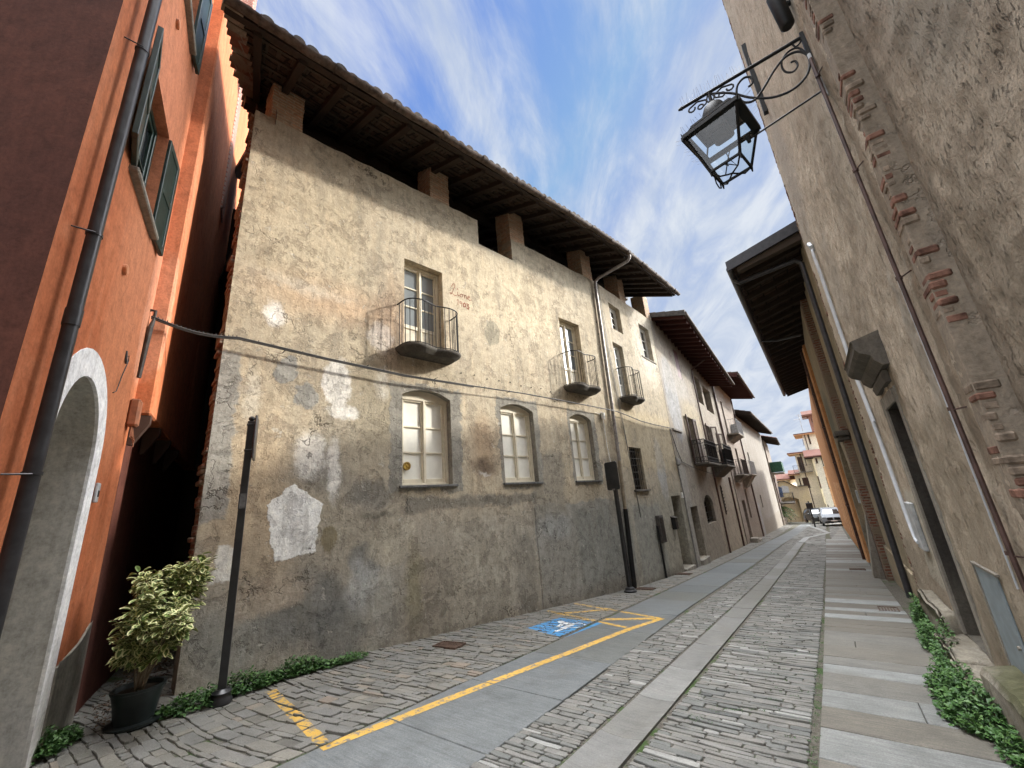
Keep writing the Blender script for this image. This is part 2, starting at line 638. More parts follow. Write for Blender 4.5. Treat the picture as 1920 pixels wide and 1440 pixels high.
# the old house, first stretch: every stain in its own place, plus eave shade in the colour
main_patches = [
    ('b', (-9.6, 0.9, 7.75, 8.9), (0.30, 0.275, 0.215, 1), 0.55, 0.20),  # greyer top band: shade of the eave put into the plaster colour
    ('e', (-3.6, 6.6, 2.2, 1.0), (0.52, 0.44, 0.31, 1), 0.6, 0.5),
    ('e', (-8.4, 6.2, 0.9, 1.3), (0.50, 0.42, 0.29, 1), 0.5, 0.5),
    ('e', (-7.9, 5.2, 1.0, 0.35), (0.52, 0.30, 0.17, 1), 0.35, 0.3),
    ('b', (-9.6, 0.9, -2.0, 1.55), (0.32, 0.30, 0.255, 1), 0.75, 0.42),
    ('e', (-7.2, 0.7, 1.6, 1.2), (0.30, 0.27, 0.22, 1), 0.7, 0.40),
    ('e', (-7.3, 2.3, 1.0, 1.5), (0.30, 0.27, 0.21, 1), 0.6, 0.35),
    ('e', (-7.0, 3.6, 0.55, 0.9), (0.27, 0.235, 0.165, 1), 0.6, 0.25),
    ('e', (-8.7, 1.75, 0.5, 1.3), (0.44, 0.33, 0.21, 1), 0.5, 0.3),
    ('b', (-3.3, 0.9, -2.0, 1.55), GREYP, 0.85, 0.035, 0.10),
    ('b', (-1.9, 0.9, -2.0, 1.40), (0.22, 0.225, 0.205, 1), 0.65, 0.20),
    ('b', (-3.35, -2.15, 1.2, 2.75), (0.24, 0.22, 0.18, 1), 0.75, 0.10),
    ('b', (-0.35, 0.9, 0.9, 2.7), (0.25, 0.225, 0.185, 1), 0.55, 0.12),
    ('b', (-6.5, -3.2, 1.62, 1.84), (0.15, 0.14, 0.12, 1), 0.75, 0.05, 0.08),
    ('bx', (-3.32, -3.28, -2.0, 1.5), (0.05, 0.045, 0.04, 1), 0.5, 0.012),
    ('b', (-4.0, -3.4, -2.0, 1.0), (0.20, 0.19, 0.165, 1), 0.6, 0.12),
    ('e', (-8.05, 0.45, 0.65, 0.42), DARKP, 0.85, 0.16),
    ('e', (-7.2, 0.95, 0.26, 0.25), DARKP, 0.8, 0.07),
    ('e', (-7.55, 0.05, 0.35, 0.45), DARKP, 0.7, 0.12),
    ('e', (-8.9, 0.35, 0.4, 0.5), (0.26, 0.26, 0.235, 1), 0.75, 0.2),
    ('e', (-6.9, 0.35, 0.35, 0.6), (0.30, 0.30, 0.27, 1), 0.6, 0.25),
    ('e', (-6.0, 0.2, 0.6, 0.7), (0.20, 0.17, 0.13, 1), 0.45, 0.3),
    ('e', (-4.9, 0.4, 0.9, 0.8), (0.33, 0.30, 0.24, 1), 0.6, 0.4),
    ('e', (-7.25, 0.62, 0.22, 0.35), (0.42, 0.43, 0.42, 1), 0.7, 0.12), ('e', (-8.5, 0.72, 0.5, 0.22), (0.40, 0.33, 0.25, 1), 0.7, 0.08, 0.1),
    ('e', (-6.75, 1.25, 0.40, 0.40), (0.38, 0.345, 0.27, 1), 0.7, 0.06, 0.12), ('e', (-7.05, 1.62, 0.30, 0.05), (0.10, 0.09, 0.075, 1), 0.6, 0.04),
    ('e', (-6.35, 0.45, 0.14, 0.55), (0.22, 0.20, 0.12, 1), 0.6, 0.10), ('e', (-2.6, 1.05, 0.5, 0.3), (0.34, 0.355, 0.35, 1), 0.5, 0.15),
    ('b', (-9.6, 0.9, -2.0, -0.42), (0.20, 0.17, 0.135, 1), 0.55, 0.22),
    ('e', (-7.95, 2.25, 0.5, 0.25), DARKP, 0.55, 0.15),
    ('e', (-7.15, 1.95, 0.42, 0.24), DARKP, 0.6, 0.12),
    # flaked limewash
    ('e', (-7.75, 3.75, 0.22, 0.38), WHITEP, 0.9, 0.04, -0.15),
    ('e', (-7.65, 3.30, 0.26, 0.14), WHITEP, 0.8, 0.04, -0.15),
    ('e', (-8.75, 4.75, 0.16, 0.20), WHITEP, 0.75, 0.05, -0.1),
    ('e', (-8.1, 2.55, 0.22, 0.35), WHITEP, 0.7, 0.08, -0.1),
    ('e', (-7.75, 2.35, 0.10, 0.45), WHITEP, 0.85, 0.05, -0.1),
    ('e', (-7.0, 4.75, 0.22, 0.25), WHITEP, 0.6, 0.08, -0.1),
    ('e', (-6.95, 3.85, 0.12, 0.30), (0.55, 0.52, 0.45, 1), 0.6, 0.06, -0.1),
    ('e', (-8.35, 5.35, 0.6, 0.10), (0.55, 0.51, 0.42, 1), 0.55, 0.10, -0.1),
    ('e', (-8.95, 3.4, 0.12, 0.35), (0.55, 0.51, 0.42, 1), 0.6, 0.06, -0.1),
    # cement repairs
    ('e', (-8.52, 3.85, 0.17, 0.24), GREYP, 0.95, 0.018, 0.12),
    ('e', (-8.22, 3.45, 0.13, 0.22), GREYP, 0.95, 0.018, 0.12),
    ('b', (-9.6, -9.12, 1.7, 3.95), GREYP, 0.9, 0.03, 0.10),
    ('e', (-4.25, 5.55, 0.26, 0.34), (0.30, 0.27, 0.20, 1), 0.9, 0.015, -0.15),
    ('b', (-6.82, -5.26, 1.95, 3.95), (0.235, 0.225, 0.195, 1), 0.9, 0.02, 0.12),
    ('b', (-4.24, -2.90, 1.95, 3.98), (0.235, 0.225, 0.195, 1), 0.9, 0.02, 0.12),
    ('b', (-1.74, -0.46, 1.95, 3.98), (0.235, 0.225, 0.195, 1), 0.9, 0.02, 0.12),
    ('b', (-1.75, -1.62, 4.6, 6.95), (0.30, 0.26, 0.19, 1), 0.7, 0.03),
    ('e', (-4.68, 2.85, 0.36, 0.55), (0.30, 0.19, 0.105, 1), 0.55, 0.25),
    ('e', (-4.70, 2.42, 0.36, 0.16), (0.10, 0.07, 0.05, 1), 0.8, 0.10, -0.1),
    ('e', (-4.68, 2.28, 0.16, 0.04), (0.5, 0.47, 0.42, 1), 0.8, 0.02, -0.1),
    ('e', (-6.8, 5.1, 0.35, 0.9), (0.38, 0.24, 0.16, 1), 0.35, 0.2),
    # the white limewashed house shape
    ('p', [(-8.46, 1.13), (-7.97, 1.16), (-7.90, 1.84), (-8.31, 2.14), (-8.62, 1.86)], (0.80, 0.80, 0.77, 1), 0.96, 0.010, 0.14),
    ('p', [(-9.15, 0.95), (-8.95, 0.95), (-8.93, 1.35), (-9.12, 1.40)], (0.70, 0.69, 0.64, 1), 0.9, 0.02, 0.08),
    ('e', (-7.78, 1.30, 0.13, 0.20), (0.19, 0.16, 0.10, 1), 0.9, 0.02, 0.1),
]
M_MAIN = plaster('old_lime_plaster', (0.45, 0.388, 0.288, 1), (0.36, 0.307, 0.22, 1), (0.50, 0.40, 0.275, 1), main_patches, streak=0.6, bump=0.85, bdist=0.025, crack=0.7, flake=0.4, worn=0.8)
m2_patches = [
    ('b', (-0.3, 5.3, -3.0, 1.45), (0.27, 0.26, 0.22, 1), 0.8, 0.25),
    ('b', (0.3, 2.4, -3.0, 1.30), (0.22, 0.22, 0.20, 1), 0.7, 0.08),
    ('e', (3.2, 2.4, 0.42, 1.1), (0.34, 0.34, 0.33, 1), 0.85, 0.06, 0.1),
    ('b', (2.4, 5.3, -1.5, 1.8), (0.27, 0.25, 0.20, 1), 0.5, 0.3),
    ('e', (3.9, 7.4, 1.2, 1.6), (0.52, 0.48, 0.40, 1), 0.6, 0.5),
    ('b', (-0.2, 5.3, 2.4, 4.4), (0.46, 0.37, 0.22, 1), 0.4, 0.2),
    ('b', (3.35, 4.8, 6.45, 6.68), (0.42, 0.40, 0.36, 1), 0.7, 0.03),
    ('b', (-0.3, 5.3, -3.0, -0.7), (0.13, 0.115, 0.095, 1), 0.6, 0.15),
]
M_MAIN2 = plaster('old_lime_plaster_far', (0.37, 0.325, 0.25, 1), (0.30, 0.26, 0.19, 1), (0.39, 0.315, 0.215, 1), m2_patches, streak=0.6, bump=0.5, bdist=0.02, crack=0.6, worn=0.8)
h2_patches = [
    ('b', (-0.5, 13.6, -4.0, 0.2), (0.22, 0.195, 0.155, 1), 0.8, 0.4),
    ('e', (1.4, 5.6, 1.1, 1.9), (0.26, 0.27, 0.28, 1), 0.75, 0.15, 0.1),
    ('e', (2.6, 6.6, 2.4, 0.8), (0.30, 0.285, 0.26, 1), 0.7, 0.3),
    ('e', (4.8, 5.0, 2.2, 0.9), (0.34, 0.29, 0.19, 1), 0.5, 0.3),
    ('b', (-0.3, 1.1, -1.4, 2.6), (0.30, 0.29, 0.27, 1), 0.6, 0.2),
    ('b', (6.0, 13.6, -4.0, 1.6), (0.34, 0.29, 0.22, 1), 0.5, 0.4),
]
M_H2 = plaster('streaked_plaster', (0.27, 0.245, 0.205, 1), (0.22, 0.19, 0.155, 1), (0.28, 0.23, 0.17, 1), h2_patches, streak=0.6, bump=0.45, crack=0.4, worn=0.8)
M_H3 = plaster('rosy_plaster', (0.27, 0.235, 0.20, 1), (0.23, 0.195, 0.165, 1), (0.25, 0.205, 0.165, 1), [('b', (0, 12, -5, -0.6), (0.26, 0.22, 0.18, 1), 0.7, 0.3)], streak=0.5, bump=0.4, worn=0.5)
M_H4 = plaster('pale_plaster', (0.29, 0.275, 0.245, 1), (0.25, 0.23, 0.20, 1), (0.24, 0.21, 0.175, 1), [
    ('b', (-3, 30, -6, -1.35), (0.24, 0.215, 0.18, 1), 0.9, 0.05), ('b', (0.4, 1.6, -2.6, 0.2), (0.30, 0.30, 0.30, 1), 0.9, 0.05), ('e', (6, -1.1, 1.5, .5), (0.3, .28, .25, 1), .5, .3)], streak=0.5, bump=0.35)
ORG = plaster('orange_plaster', (0.50, 0.17, 0.075, 1), (0.43, 0.13, 0.055, 1), (0.53, 0.22, 0.12, 1), [
    ('e', (0.35, 3.9, 0.8, 1.6), (0.54, 0.22, 0.11, 1), 0.5, 0.2), ('e', (0.2, 6.5, 1.2, 2.5), (0.54, 0.24, 0.145, 1), 0.5, 0.6), ('e', (.1, 1.3, .5, 1.0), (.34, .10, .04, 1), .5, .3),
    ('e', (1.0, 4.3, 0.28, 1.0), (0.62, 0.30, 0.19, 1), 0.6, 0.03), ('b', (-3, 3, -1, 0.5), (0.40, 0.12, 0.045, 1), 0.6, 0.4)],
    streak=0.45, bump=0.35, bdist=0.01, crack=0.25, flake=0.0, grain=0.8)
M_SIDE = plaster('shade_brown_render', (0.105, 0.038, 0.026, 1), (0.08, 0.030, 0.022, 1), (0.09, 0.036, 0.026, 1), streak=0.3, bump=0.5, bdist=0.012, crack=0, flake=0, grain=1.6)  # shade of the return and alley walls put into the colour
M_WHITEB = plaster('white_band_paint', (0.80, 0.80, 0.80, 1), (0.76, 0.76, 0.77, 1), (0.72, 0.71, 0.70, 1), [('b', (-3, 3, -1, 0.28), (0.42, 0.40, 0.36, 1), 0.7, 0.12), ('e', (.1, .8, .12, .5), (.6, .56, .5, 1), .4, .15)], streak=0.2, bump=0.3, bdist=0.006, crack=0, flake=0)
M_GREYNICHE = plaster('grey_reveal_paint', (0.45, 0.435, 0.395, 1), (0.42, 0.405, 0.37, 1), (0.30, 0.285, 0.26, 1), [('b', (-3, 3, -1, 0.45), (0.48, 0.47, 0.45, 1), 0.55, 0.2)], streak=0.1, bump=0.25, bdist=0.006, crack=0, flake=0)
M_CREAMW = plaster('cream_render', (0.82, 0.74, 0.58, 1), (0.78, 0.70, 0.54, 1), (0.72, 0.63, 0.48, 1), [('e', (2, -2, 3, 1.5), (0.5, .46, .38, 1), .5, .5)], streak=0.3, bump=0.2, crack=0, flake=0.1)
M_CREAMG = plaster('greenish_cream_render', (0.80, 0.77, 0.64, 1), (0.76, 0.72, 0.58, 1), (0.70, 0.64, 0.50, 1), streak=0.3, bump=0.2, crack=0, flake=0.1)
M_PEACH = plaster('peach_render', (0.72, 0.42, 0.22, 1), (0.66, 0.38, 0.20, 1), (0.60, 0.36, 0.20, 1), streak=0.3, bump=0.2, crack=0, flake=0.05)
M_ORFAR = plaster('apricot_render', (0.50, 0.25, 0.11, 1), (0.46, 0.225, 0.10, 1), (0.40, 0.21, 0.11, 1), streak=0.4, bump=0.3, crack=0, flake=0.05)
M_ARCHW = plaster('yellow_grey_render', (0.46, 0.38, 0.23, 1), (0.38, 0.32, 0.22, 1), (0.33, 0.29, 0.22, 1), streak=0.4, bump=0.3, crack=0.2)
M_RN = plaster('damp_grey_plaster', (0.32, 0.27, 0.19, 1), (0.26, 0.215, 0.15, 1), (0.22, 0.17, 0.11, 1), [('e', (-17.5, 3.6, 1.2, 0.9), (0.12, 0.13, 0.10, 1), 0.7, 0.4), ('b', (-30, -14, -4, 0.0), (0.20, 0.185, 0.15, 1), 0.8, 0.2)], streak=0.5, bump=0.6, crack=0.3)


def rough_wall(name, c1, c2, c3, patches=(), k=1.0, pf=1.6):
    """roughcast with pits and drag marks, combed on the slant"""
    m, t, b = new_mat(name)
    v = t.coord()
    big = t.noise(v, 0.7, 5, 0.6, 0.3)
    mid = t.noise(v, 3.1, 8, 0.68, 0.3)
    dr = t.noise(t.scale(v, (6.5, 6.5, 2.2)), 1.9, 7, 0.66, 0.4)
    fine = t.noise(v, 42, 6, 0.72)
    base = t.mix(t.step(big, 0.35, 0.66), c1, c2)
    base = t.mix(t.mul(t.step(mid, 0.5, 0.66), 0.6), base, c3)
    pit = t.step(t.noise(t.scale(v, (13, 13, 5.0)), pf, 6, 0.66, 0.5), 0.57, 0.66)
    base = t.mix(t.mul(pit, 0.38), base, t.mix(1.0, base, (0.34, 0.30, 0.26), 'MULTIPLY'))
    base = t.mix(0.8, base, t.mix(1.0, base, t.ramp(fine, [(0.25, (0.55, 0.53, 0.5)), (0.5, (1, 1, 1)), (0.78, (1.35, 1.32, 1.28))]), 'MULTIPLY'))
    base = t.mix(0.6, base, t.mix(1.0, base, t.ramp(dr, [(0.3, (0.66, 0.63, 0.6)), (0.55, (1, 1, 1)), (0.75, (1.18, 1.16, 1.12))]), 'MULTIPLY'))
    height = t.add(t.add(t.mul(mid, 1.2), t.mul(dr, 1.3)), t.mul(fine, 0.55))
    height = t.sub(height, t.mul(pit, 0.45))
    base, height = blotch(t, v, patches, base, height, 0.10)
    t.put(b.inputs['Base Color'], base)
    b.inputs['Roughness'].default_value = 0.95
    b.inputs['Specular IOR Level'].default_value = 0.1
    t.put(b.inputs['Normal'], t.bump(height, 1.0 * k, 0.055))
    return m


BRK = (0.22, 0.075, 0.05, 1)
M_RW = rough_wall('roughcast', (0.56, 0.475, 0.37, 1), (0.47, 0.395, 0.305, 1), (0.36, 0.295, 0.22, 1), [
    ('b', (-10.6, -4.0, -2.0, 0.55), (0.30, 0.25, 0.19, 1), 0.7, 0.2),
    ('e', (-9.4, 3.2, 0.5, 1.6), (0.33, 0.27, 0.20, 1), 0.6, 0.3), ('e', (-7.7, 4.6, 0.7, 0.9), (0.36, 0.31, 0.25, 1), 0.6, 0.25), ('e', (-5.2, 5.2, 0.4, 1.3), (0.27, 0.22, 0.165, 1), 0.55, 0.25),
    ('e', (-6.6, 3.7, 0.8, 0.45), (0.24, 0.20, 0.15, 1), 0.5, 0.25), ('e', (-8.9, 7.5, 1.2, 1.6), (0.36, 0.32, 0.27, 1), 0.6, 0.5), ('e', (-4.55, 2.6, 0.16, 0.7), (0.40, 0.36, 0.30, 1), 0.6, 0.05, 0.25),
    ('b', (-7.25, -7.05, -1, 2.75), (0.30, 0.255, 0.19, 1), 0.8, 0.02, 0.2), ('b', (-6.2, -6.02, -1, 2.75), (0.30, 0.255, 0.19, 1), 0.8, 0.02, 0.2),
    ('b', (-8.2, -7.3, 0.2, 1.35), (0.46, 0.42, 0.34, 1), 0.8, 0.04, 0.1),
    ('b', (-5.9, -4.35, -0.5, 2.1), (0.30, 0.25, 0.18, 1), 0.5, 0.1, -0.3),
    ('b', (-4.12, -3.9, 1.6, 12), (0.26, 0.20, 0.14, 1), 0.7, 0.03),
    ('e', (-2.28, 3.22, 0.045, 0.085), (0.10, 0.12, 0.12, 1), 0.9, 0.012)])
M_RW2 = rough_wall('roughcast_near', (0.55, 0.46, 0.355, 1), (0.45, 0.375, 0.29, 1), (0.34, 0.275, 0.205, 1), [
    ('e', (-3.2, 2.4, 0.3, 0.8), (0.28, 0.23, 0.17, 1), 0.6, 0.2), ('e', (-2.6, 4.2, 0.5, 0.6), (0.37, 0.33, 0.27, 1), 0.6, 0.15), ('e', (-3.3, 4.9, 0.35, 0.9), (0.27, 0.22, 0.17, 1), 0.5, 0.2),
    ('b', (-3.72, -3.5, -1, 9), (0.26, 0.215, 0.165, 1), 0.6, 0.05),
    ('e', (-2.02, 3.10, 0.055, 0.11), (0.09, 0.115, 0.12, 1), 0.95, 0.010)], k=1.1, pf=3.2)
M_BAND = plaster('smooth_jamb_render', (0.25, 0.21, 0.165, 1), (0.21, 0.175, 0.135, 1), (0.27, 0.22, 0.17, 1), streak=0.2, bump=0.7, crack=0.2, flake=0.2, grain=1.4)


def brick_mat(name, c1, c2, mort, sc=1.0, rowh=0.065, bw=0.25, msize=0.012, bump=0.8, plast=None, pl_lo=0.5, pl_hi=0.56):
    m, t, b = new_mat(name)
    v = t.coord()
    d = t.noise(v, 6, 4, 0.6, color=True)
    v2 = t.vadd(v, t.scale(d, (0.03, 0.03, 0.03)))
    x, y, z = t.sep(v2)
    vv = t.comb(t.add(x, y), z, 0.0)
    br = t.new('ShaderNodeTexBrick')
    t.put(br.inputs['Vector'], vv)
    br.inputs['Color1'].default_value = c1
    br.inputs['Color2'].default_value = c2
    br.inputs['Mortar'].default_value = mort
    br.inputs['Scale'].default_value = sc
    br.inputs['Mortar Size'].default_value = msize
    br.inputs['Mortar Smooth'].default_value = 0.3
    br.inputs['Bias'].default_value = -0.1
    br.inputs['Brick Width'].default_value = bw
    br.inputs['Row Height'].default_value = rowh
    n = t.noise(v, 14, 6, 0.7)
    base = t.mix(0.8, br.outputs['Color'], t.mix(1.0, br.outputs['Color'], t.ramp(n, [(0.25, (0.45, 0.45, 0.45)), (0.5, (1, 1, 1)), (0.75, (1.5, 1.45, 1.35))]), 'MULTIPLY'))
    h = t.sub(t.mul(n, 0.6), t.mul(br.outputs['Fac'], 0.8))
    if plast:
        pm = t.step(t.noise(v, 1.9, 7, 0.7, 0.3), pl_lo, pl_hi)
        base = t.mix(pm, base, plast)
        h = t.add(h, t.mul(pm, 0.5))
    t.put(b.inputs['Base Color'], base)
    t.put(b.inputs['Normal'], t.bump(h, bump, 0.015))
    return m


M_BRICK = brick_mat('weathered_brick', (0.42, 0.25, 0.155, 1), (0.38, 0.29, 0.20, 1), (0.42, 0.36, 0.27, 1))
M_BRICKR = brick_mat('crumbling_brick', (0.19, 0.07, 0.045, 1), (0.13, 0.065, 0.045, 1), (0.21, 0.17, 0.13, 1), rowh=0.07, msize=0.018, plast=(0.19, 0.15, 0.105, 1), pl_lo=0.46, pl_hi=0.60)
M_BRICKT = brick_mat('tower_brick', (0.34, 0.13, 0.09, 1), (0.28, 0.11, 0.08, 1), (0.34, 0.24, 0.20, 1))


def wood(name, c1, c2, rough=0.8, sc=(1.5, 14, 14), bump=0.4):
    m, t, b = new_mat(name)
    v = t.coord()
    n = t.noise(t.scale(v, sc), 2.2, 6, 0.65, 0.3)
    n2 = t.noise(v, 1.1, 3)
    t.put(b.inputs['Base Color'], t.mix(t.mul(n2, 0.4), t.mix(n, c1, c2), c1))
    b.inputs['Roughness'].default_value = rough
    t.put(b.inputs['Normal'], t.bump(n, bump, 0.006))
    return m


M_BEAM = wood('old_dark_timber', (0.022, 0.015, 0.011, 1), (0.048, 0.035, 0.026, 1))
M_BATTEN = wood('grey_batten', (0.035, 0.026, 0.019, 1), (0.075, 0.058, 0.043, 1))
M_REDW = wood('red_stained_timber', (0.040, 0.013, 0.010, 1), (0.065, 0.021, 0.015, 1))
M_BROWNS = wood('brown_shutter_paint', (0.050, 0.028, 0.02, 1), (0.08, 0.045, 0.033, 1), 0.6)
M_REDS = wood('oxblood_shutter_paint', (0.06, 0.010, 0.009, 1), (0.085, 0.017, 0.014, 1), 0.6)
M_GREEN = metal('dark_green_paint', (0.008, 0.028, 0.022), 0.42, 0.5, 0, 0.25)
M_GREENB = metal('worn_frame_edge', (0.16, 0.155, 0.13), 0.6)
M_CREAM = metal('cream_window_paint', (0.62, 0.56, 0.43), 0.5, 0.3, 0, 0.08)
M_GREYWIN = metal('grey_white_paint', (0.58, 0.57, 0.53), 0.5, 0.3, 0, 0.08)
M_PANEL = metal('white_panel', (0.74, 0.72, 0.64), 0.75, 0.2, 0, 0.04)
M_IRON = metal('black_iron', (0.009, 0.009, 0.009), 0.55, 0.25, 0, 0.3, 0.2)
M_IRONW = metal('weathered_iron', (0.055, 0.048, 0.042), 0.7, 0.3, 0, 0.4, 0.3)
M_POST = metal('black_post_paint', (0.015, 0.015, 0.016), 0.38, 0.5, 0, 0.3)
M_PIPE = metal('dark_copper_pipe', (0.030, 0.029, 0.032), 0.40, 0.45, 0.2, 0.25)
M_PIPEB = metal('brown_rusted_pipe', (0.065, 0.035, 0.028), 0.55, 0.4, 0.1, 0.4)
M_PIPEW = metal('pale_plastic_conduit', (0.42, 0.44, 0.46), 0.45, 0.4, 0, 0.1)
M_ZINC = metal('dull_zinc', (0.22, 0.20, 0.185), 0.5, 0.5, 0.4, 0.35)
M_ZINCD = metal('stained_tin', (0.085, 0.065, 0.052), 0.75, 0.2, 0.1, 0.5)
M_WIRE = metal('cable_sheath', (0.03, 0.028, 0.026), 0.6)
M_WIREG = metal('grey_cable', (0.20, 0.19, 0.175), 0.6)
M_DARK = metal('dark_interior', (0.012, 0.010, 0.009), 0.95, 0.0)
M_DOORG = metal('grey_blue_metal_panel', (0.19, 0.225, 0.24), 0.6, 0.3, 0, 0.15)
M_GBOX = metal('grey_plastic', (0.34, 0.35, 0.35), 0.55)
M_CONC = plaster('weathered_concrete', (0.28, 0.26, 0.22, 1), (0.18, 0.165, 0.14, 1), (0.12, 0.11, 0.10, 1), streak=0.4, bump=0.5, crack=0.0, flake=0.3)
M_CONCD = plaster('sooty_stone', (0.105, 0.095, 0.082, 1), (0.075, 0.07, 0.062, 1), (0.14, 0.125, 0.10, 1), streak=0.5, bump=0.5, crack=0.0, flake=0.2)
M_SILL = plaster('slate_sill', (0.15, 0.15, 0.145, 1), (0.11, 0.11, 0.11, 1), (0.18, 0.17, 0.16, 1), streak=0.2, bump=0.3, crack=0, flake=0)
M_BRASS = metal('brass', (0.55, 0.38, 0.10), 0.3, 0.6, 0.9, 0.2)
M_PAINTW = metal('white_trim', (0.72, 0.71, 0.68), 0.6)
M_GREENNET = metal('green_screen_cloth', (0.035, 0.085, 0.055), 0.9, 0.1)


def glass(name, col, rough=0.04, spec=1.0):
    m, t, b = new_mat(name)
    v = t.coord()
    n = t.noise(v, 1.8, 3)
    t.put(b.inputs['Base Color'], t.mix(n, tuple(c * 0.5 for c in col[:3]) + (1,), col))
    b.inputs['Roughness'].default_value = rough
    b.inputs['Specular IOR Level'].default_value = spec
    t.put(b.inputs['Normal'], t.bump(t.noise(v, 3.0, 2), 0.08, 0.02))
    return m


M_GLASS = glass('window_glass', (0.26, 0.29, 0.30, 1))
M_GLASSB = glass('dark_window_glass', (0.02, 0.022, 0.025, 1))
mg = bpy.data.materials.new('lantern_glass')
mg.use_nodes = True
tg = NT(mg.node_tree)
bb = tg.n['Principled BSDF']
mo_ = [n for n in tg.n if n.type == 'OUTPUT_MATERIAL'][0]
tr = tg.new('ShaderNodeBsdfTransparent')
tr.inputs[0].default_value = (0.90, 0.95, 0.96, 1)
gl = tg.new('ShaderNodeBsdfGlossy')
gl.inputs['Roughness'].default_value = 0.06
ms_ = tg.new('ShaderNodeMixShader')
ms_.inputs[0].default_value = 0.07
tg.l.new(tr.outputs[0], ms_.inputs[1])
tg.l.new(gl.outputs[0], ms_.inputs[2])
tg.l.new(ms_.outputs[0], mo_.inputs[0])
tg.n.remove(bb)
M_LGLASS = mg


def tile_mat(name, c1, c2, c3):
    m, t, b = new_mat(name)
    v = t.coord()
    n = t.noise(v, 2.2, 5, 0.65)
    n2 = t.noise(v, 11, 5, 0.7)
    base = t.mix(t.step(n, 0.35, 0.65), c1, c2)
    base = t.mix(t.mul(t.step(n2, 0.45, 0.7), 0.7), base, c3)
    t.put(b.inputs['Base Color'], base)
    t.put(b.inputs['Normal'], t.bump(n2, 0.5, 0.01))
    return m


M_TILE = tile_mat('mossy_clay_tile', (0.065, 0.045, 0.034, 1), (0.045, 0.036, 0.03, 1), (0.035, 0.038, 0.032, 1))
M_TILER = tile_mat('red_clay_tile', (0.13, 0.055, 0.04, 1), (0.10, 0.05, 0.038, 1), (0.20, 0.10, 0.08, 1))


def soffit_mat():
    m, t, b = new_mat('tile_underside')
    v = t.coord()
    br = t.new('ShaderNodeTexBrick')
    x, y, z = t.sep(v)
    t.put(br.inputs['Vector'], t.comb(x, y, 0.0))
    br.inputs['Color1'].default_value = (0.062, 0.038, 0.027, 1)
    br.inputs['Color2'].default_value = (0.032, 0.021, 0.016, 1)
    br.inputs['Mortar'].default_value = (0.012, 0.009, 0.007, 1)
    br.inputs['Scale'].default_value = 1.0
    br.inputs['Mortar Size'].default_value = 0.02
    br.inputs['Brick Width'].default_value = 0.17
    br.inputs['Row Height'].default_value = 0.33
    n = t.noise(v, 7, 5, 0.7)
    t.put(b.inputs['Base Color'], t.mix(0.9, br.outputs['Color'], t.mix(1.0, br.outputs['Color'], t.ramp(n, [(0.3, (0.25, 0.25, 0.25)), (0.6, (1.3, 1.3, 1.3))]), 'MULTIPLY')))
    t.put(b.inputs['Normal'], t.bump(n, 0.6, 0.02))
    return m


M_SOFFIT = soffit_mat()


def stone_mat(name, cols, moss=0.0, grain=1.0, rough=0.8, warm=None, attr=True, comb=0.0, bs=0.45):
    """setts and slabs: one tint per stone, plus grain, wear and moss"""
    m, t, b = new_mat(name)
    v = t.coord()
    at = t.new('ShaderNodeAttribute', attribute_name='tint')
    n = t.noise(v, 5, 6, 0.66)
    fine = t.noise(v, 85, 5, 0.7)
    base = t.ramp(at.outputs['Fac'], [(i / max(1, len(cols) - 1), c) for i, c in enumerate(cols)])
    base = t.mix(0.75, base, t.mix(1.0, base, t.ramp(n, [(0.25, (0.62, 0.62, 0.6)), (0.5, (1, 1, 1)), (0.75, (1.32, 1.3, 1.26))]), 'MULTIPLY'))
    base = t.mix(0.7 * grain, base, t.mix(1.0, base, t.ramp(fine, [(0.3, (0.62, 0.62, 0.62)), (0.5, (1, 1, 1)), (0.7, (1.35, 1.35, 1.35))]), 'MULTIPLY'))
    if comb:
        sn = t.noise(t.scale(v, (2.2, 30, 10)), 1.3, 6, 0.7, 0.3)
        base = t.mix(comb, base, t.mix(1.0, base, t.ramp(sn, [(0.3, (0.66, 0.67, 0.68)), (0.5, (1, 1, 1)), (0.7, (1.3, 1.3, 1.3))]), 'MULTIPLY'))
        dt = t.step(t.noise(v, 1.1, 8, 0.75, 0.4), 0.50, 0.66)
        base = t.mix(t.mul(dt, 0.35), base, (0.12, 0.11, 0.09, 1))
    if warm:
        base = t.mix(t.mul(t.step(t.noise(v, 0.8, 4), 0.45, 0.62), 0.5), base, warm)
    if moss:
        mo = t.mul(t.step(t.noise(v, 1.3, 6, 0.7), 0.60, 0.72), moss)
        base = t.mix(mo, base, (0.05, 0.075, 0.02, 1))
    t.put(b.inputs['Base Color'], base)
    t.put(b.inputs['Roughness'], t.add(t.mul(n, 0.3), rough - 0.2))
    b.inputs['Specular IOR Level'].default_value = 0.35
    t.put(b.inputs['Normal'], t.bump(t.add(t.add(n, t.mul(fine, 0.30)), t.mul(t.noise(v, 19, 6, 0.7), 0.8)), bs, 0.010))
    return m


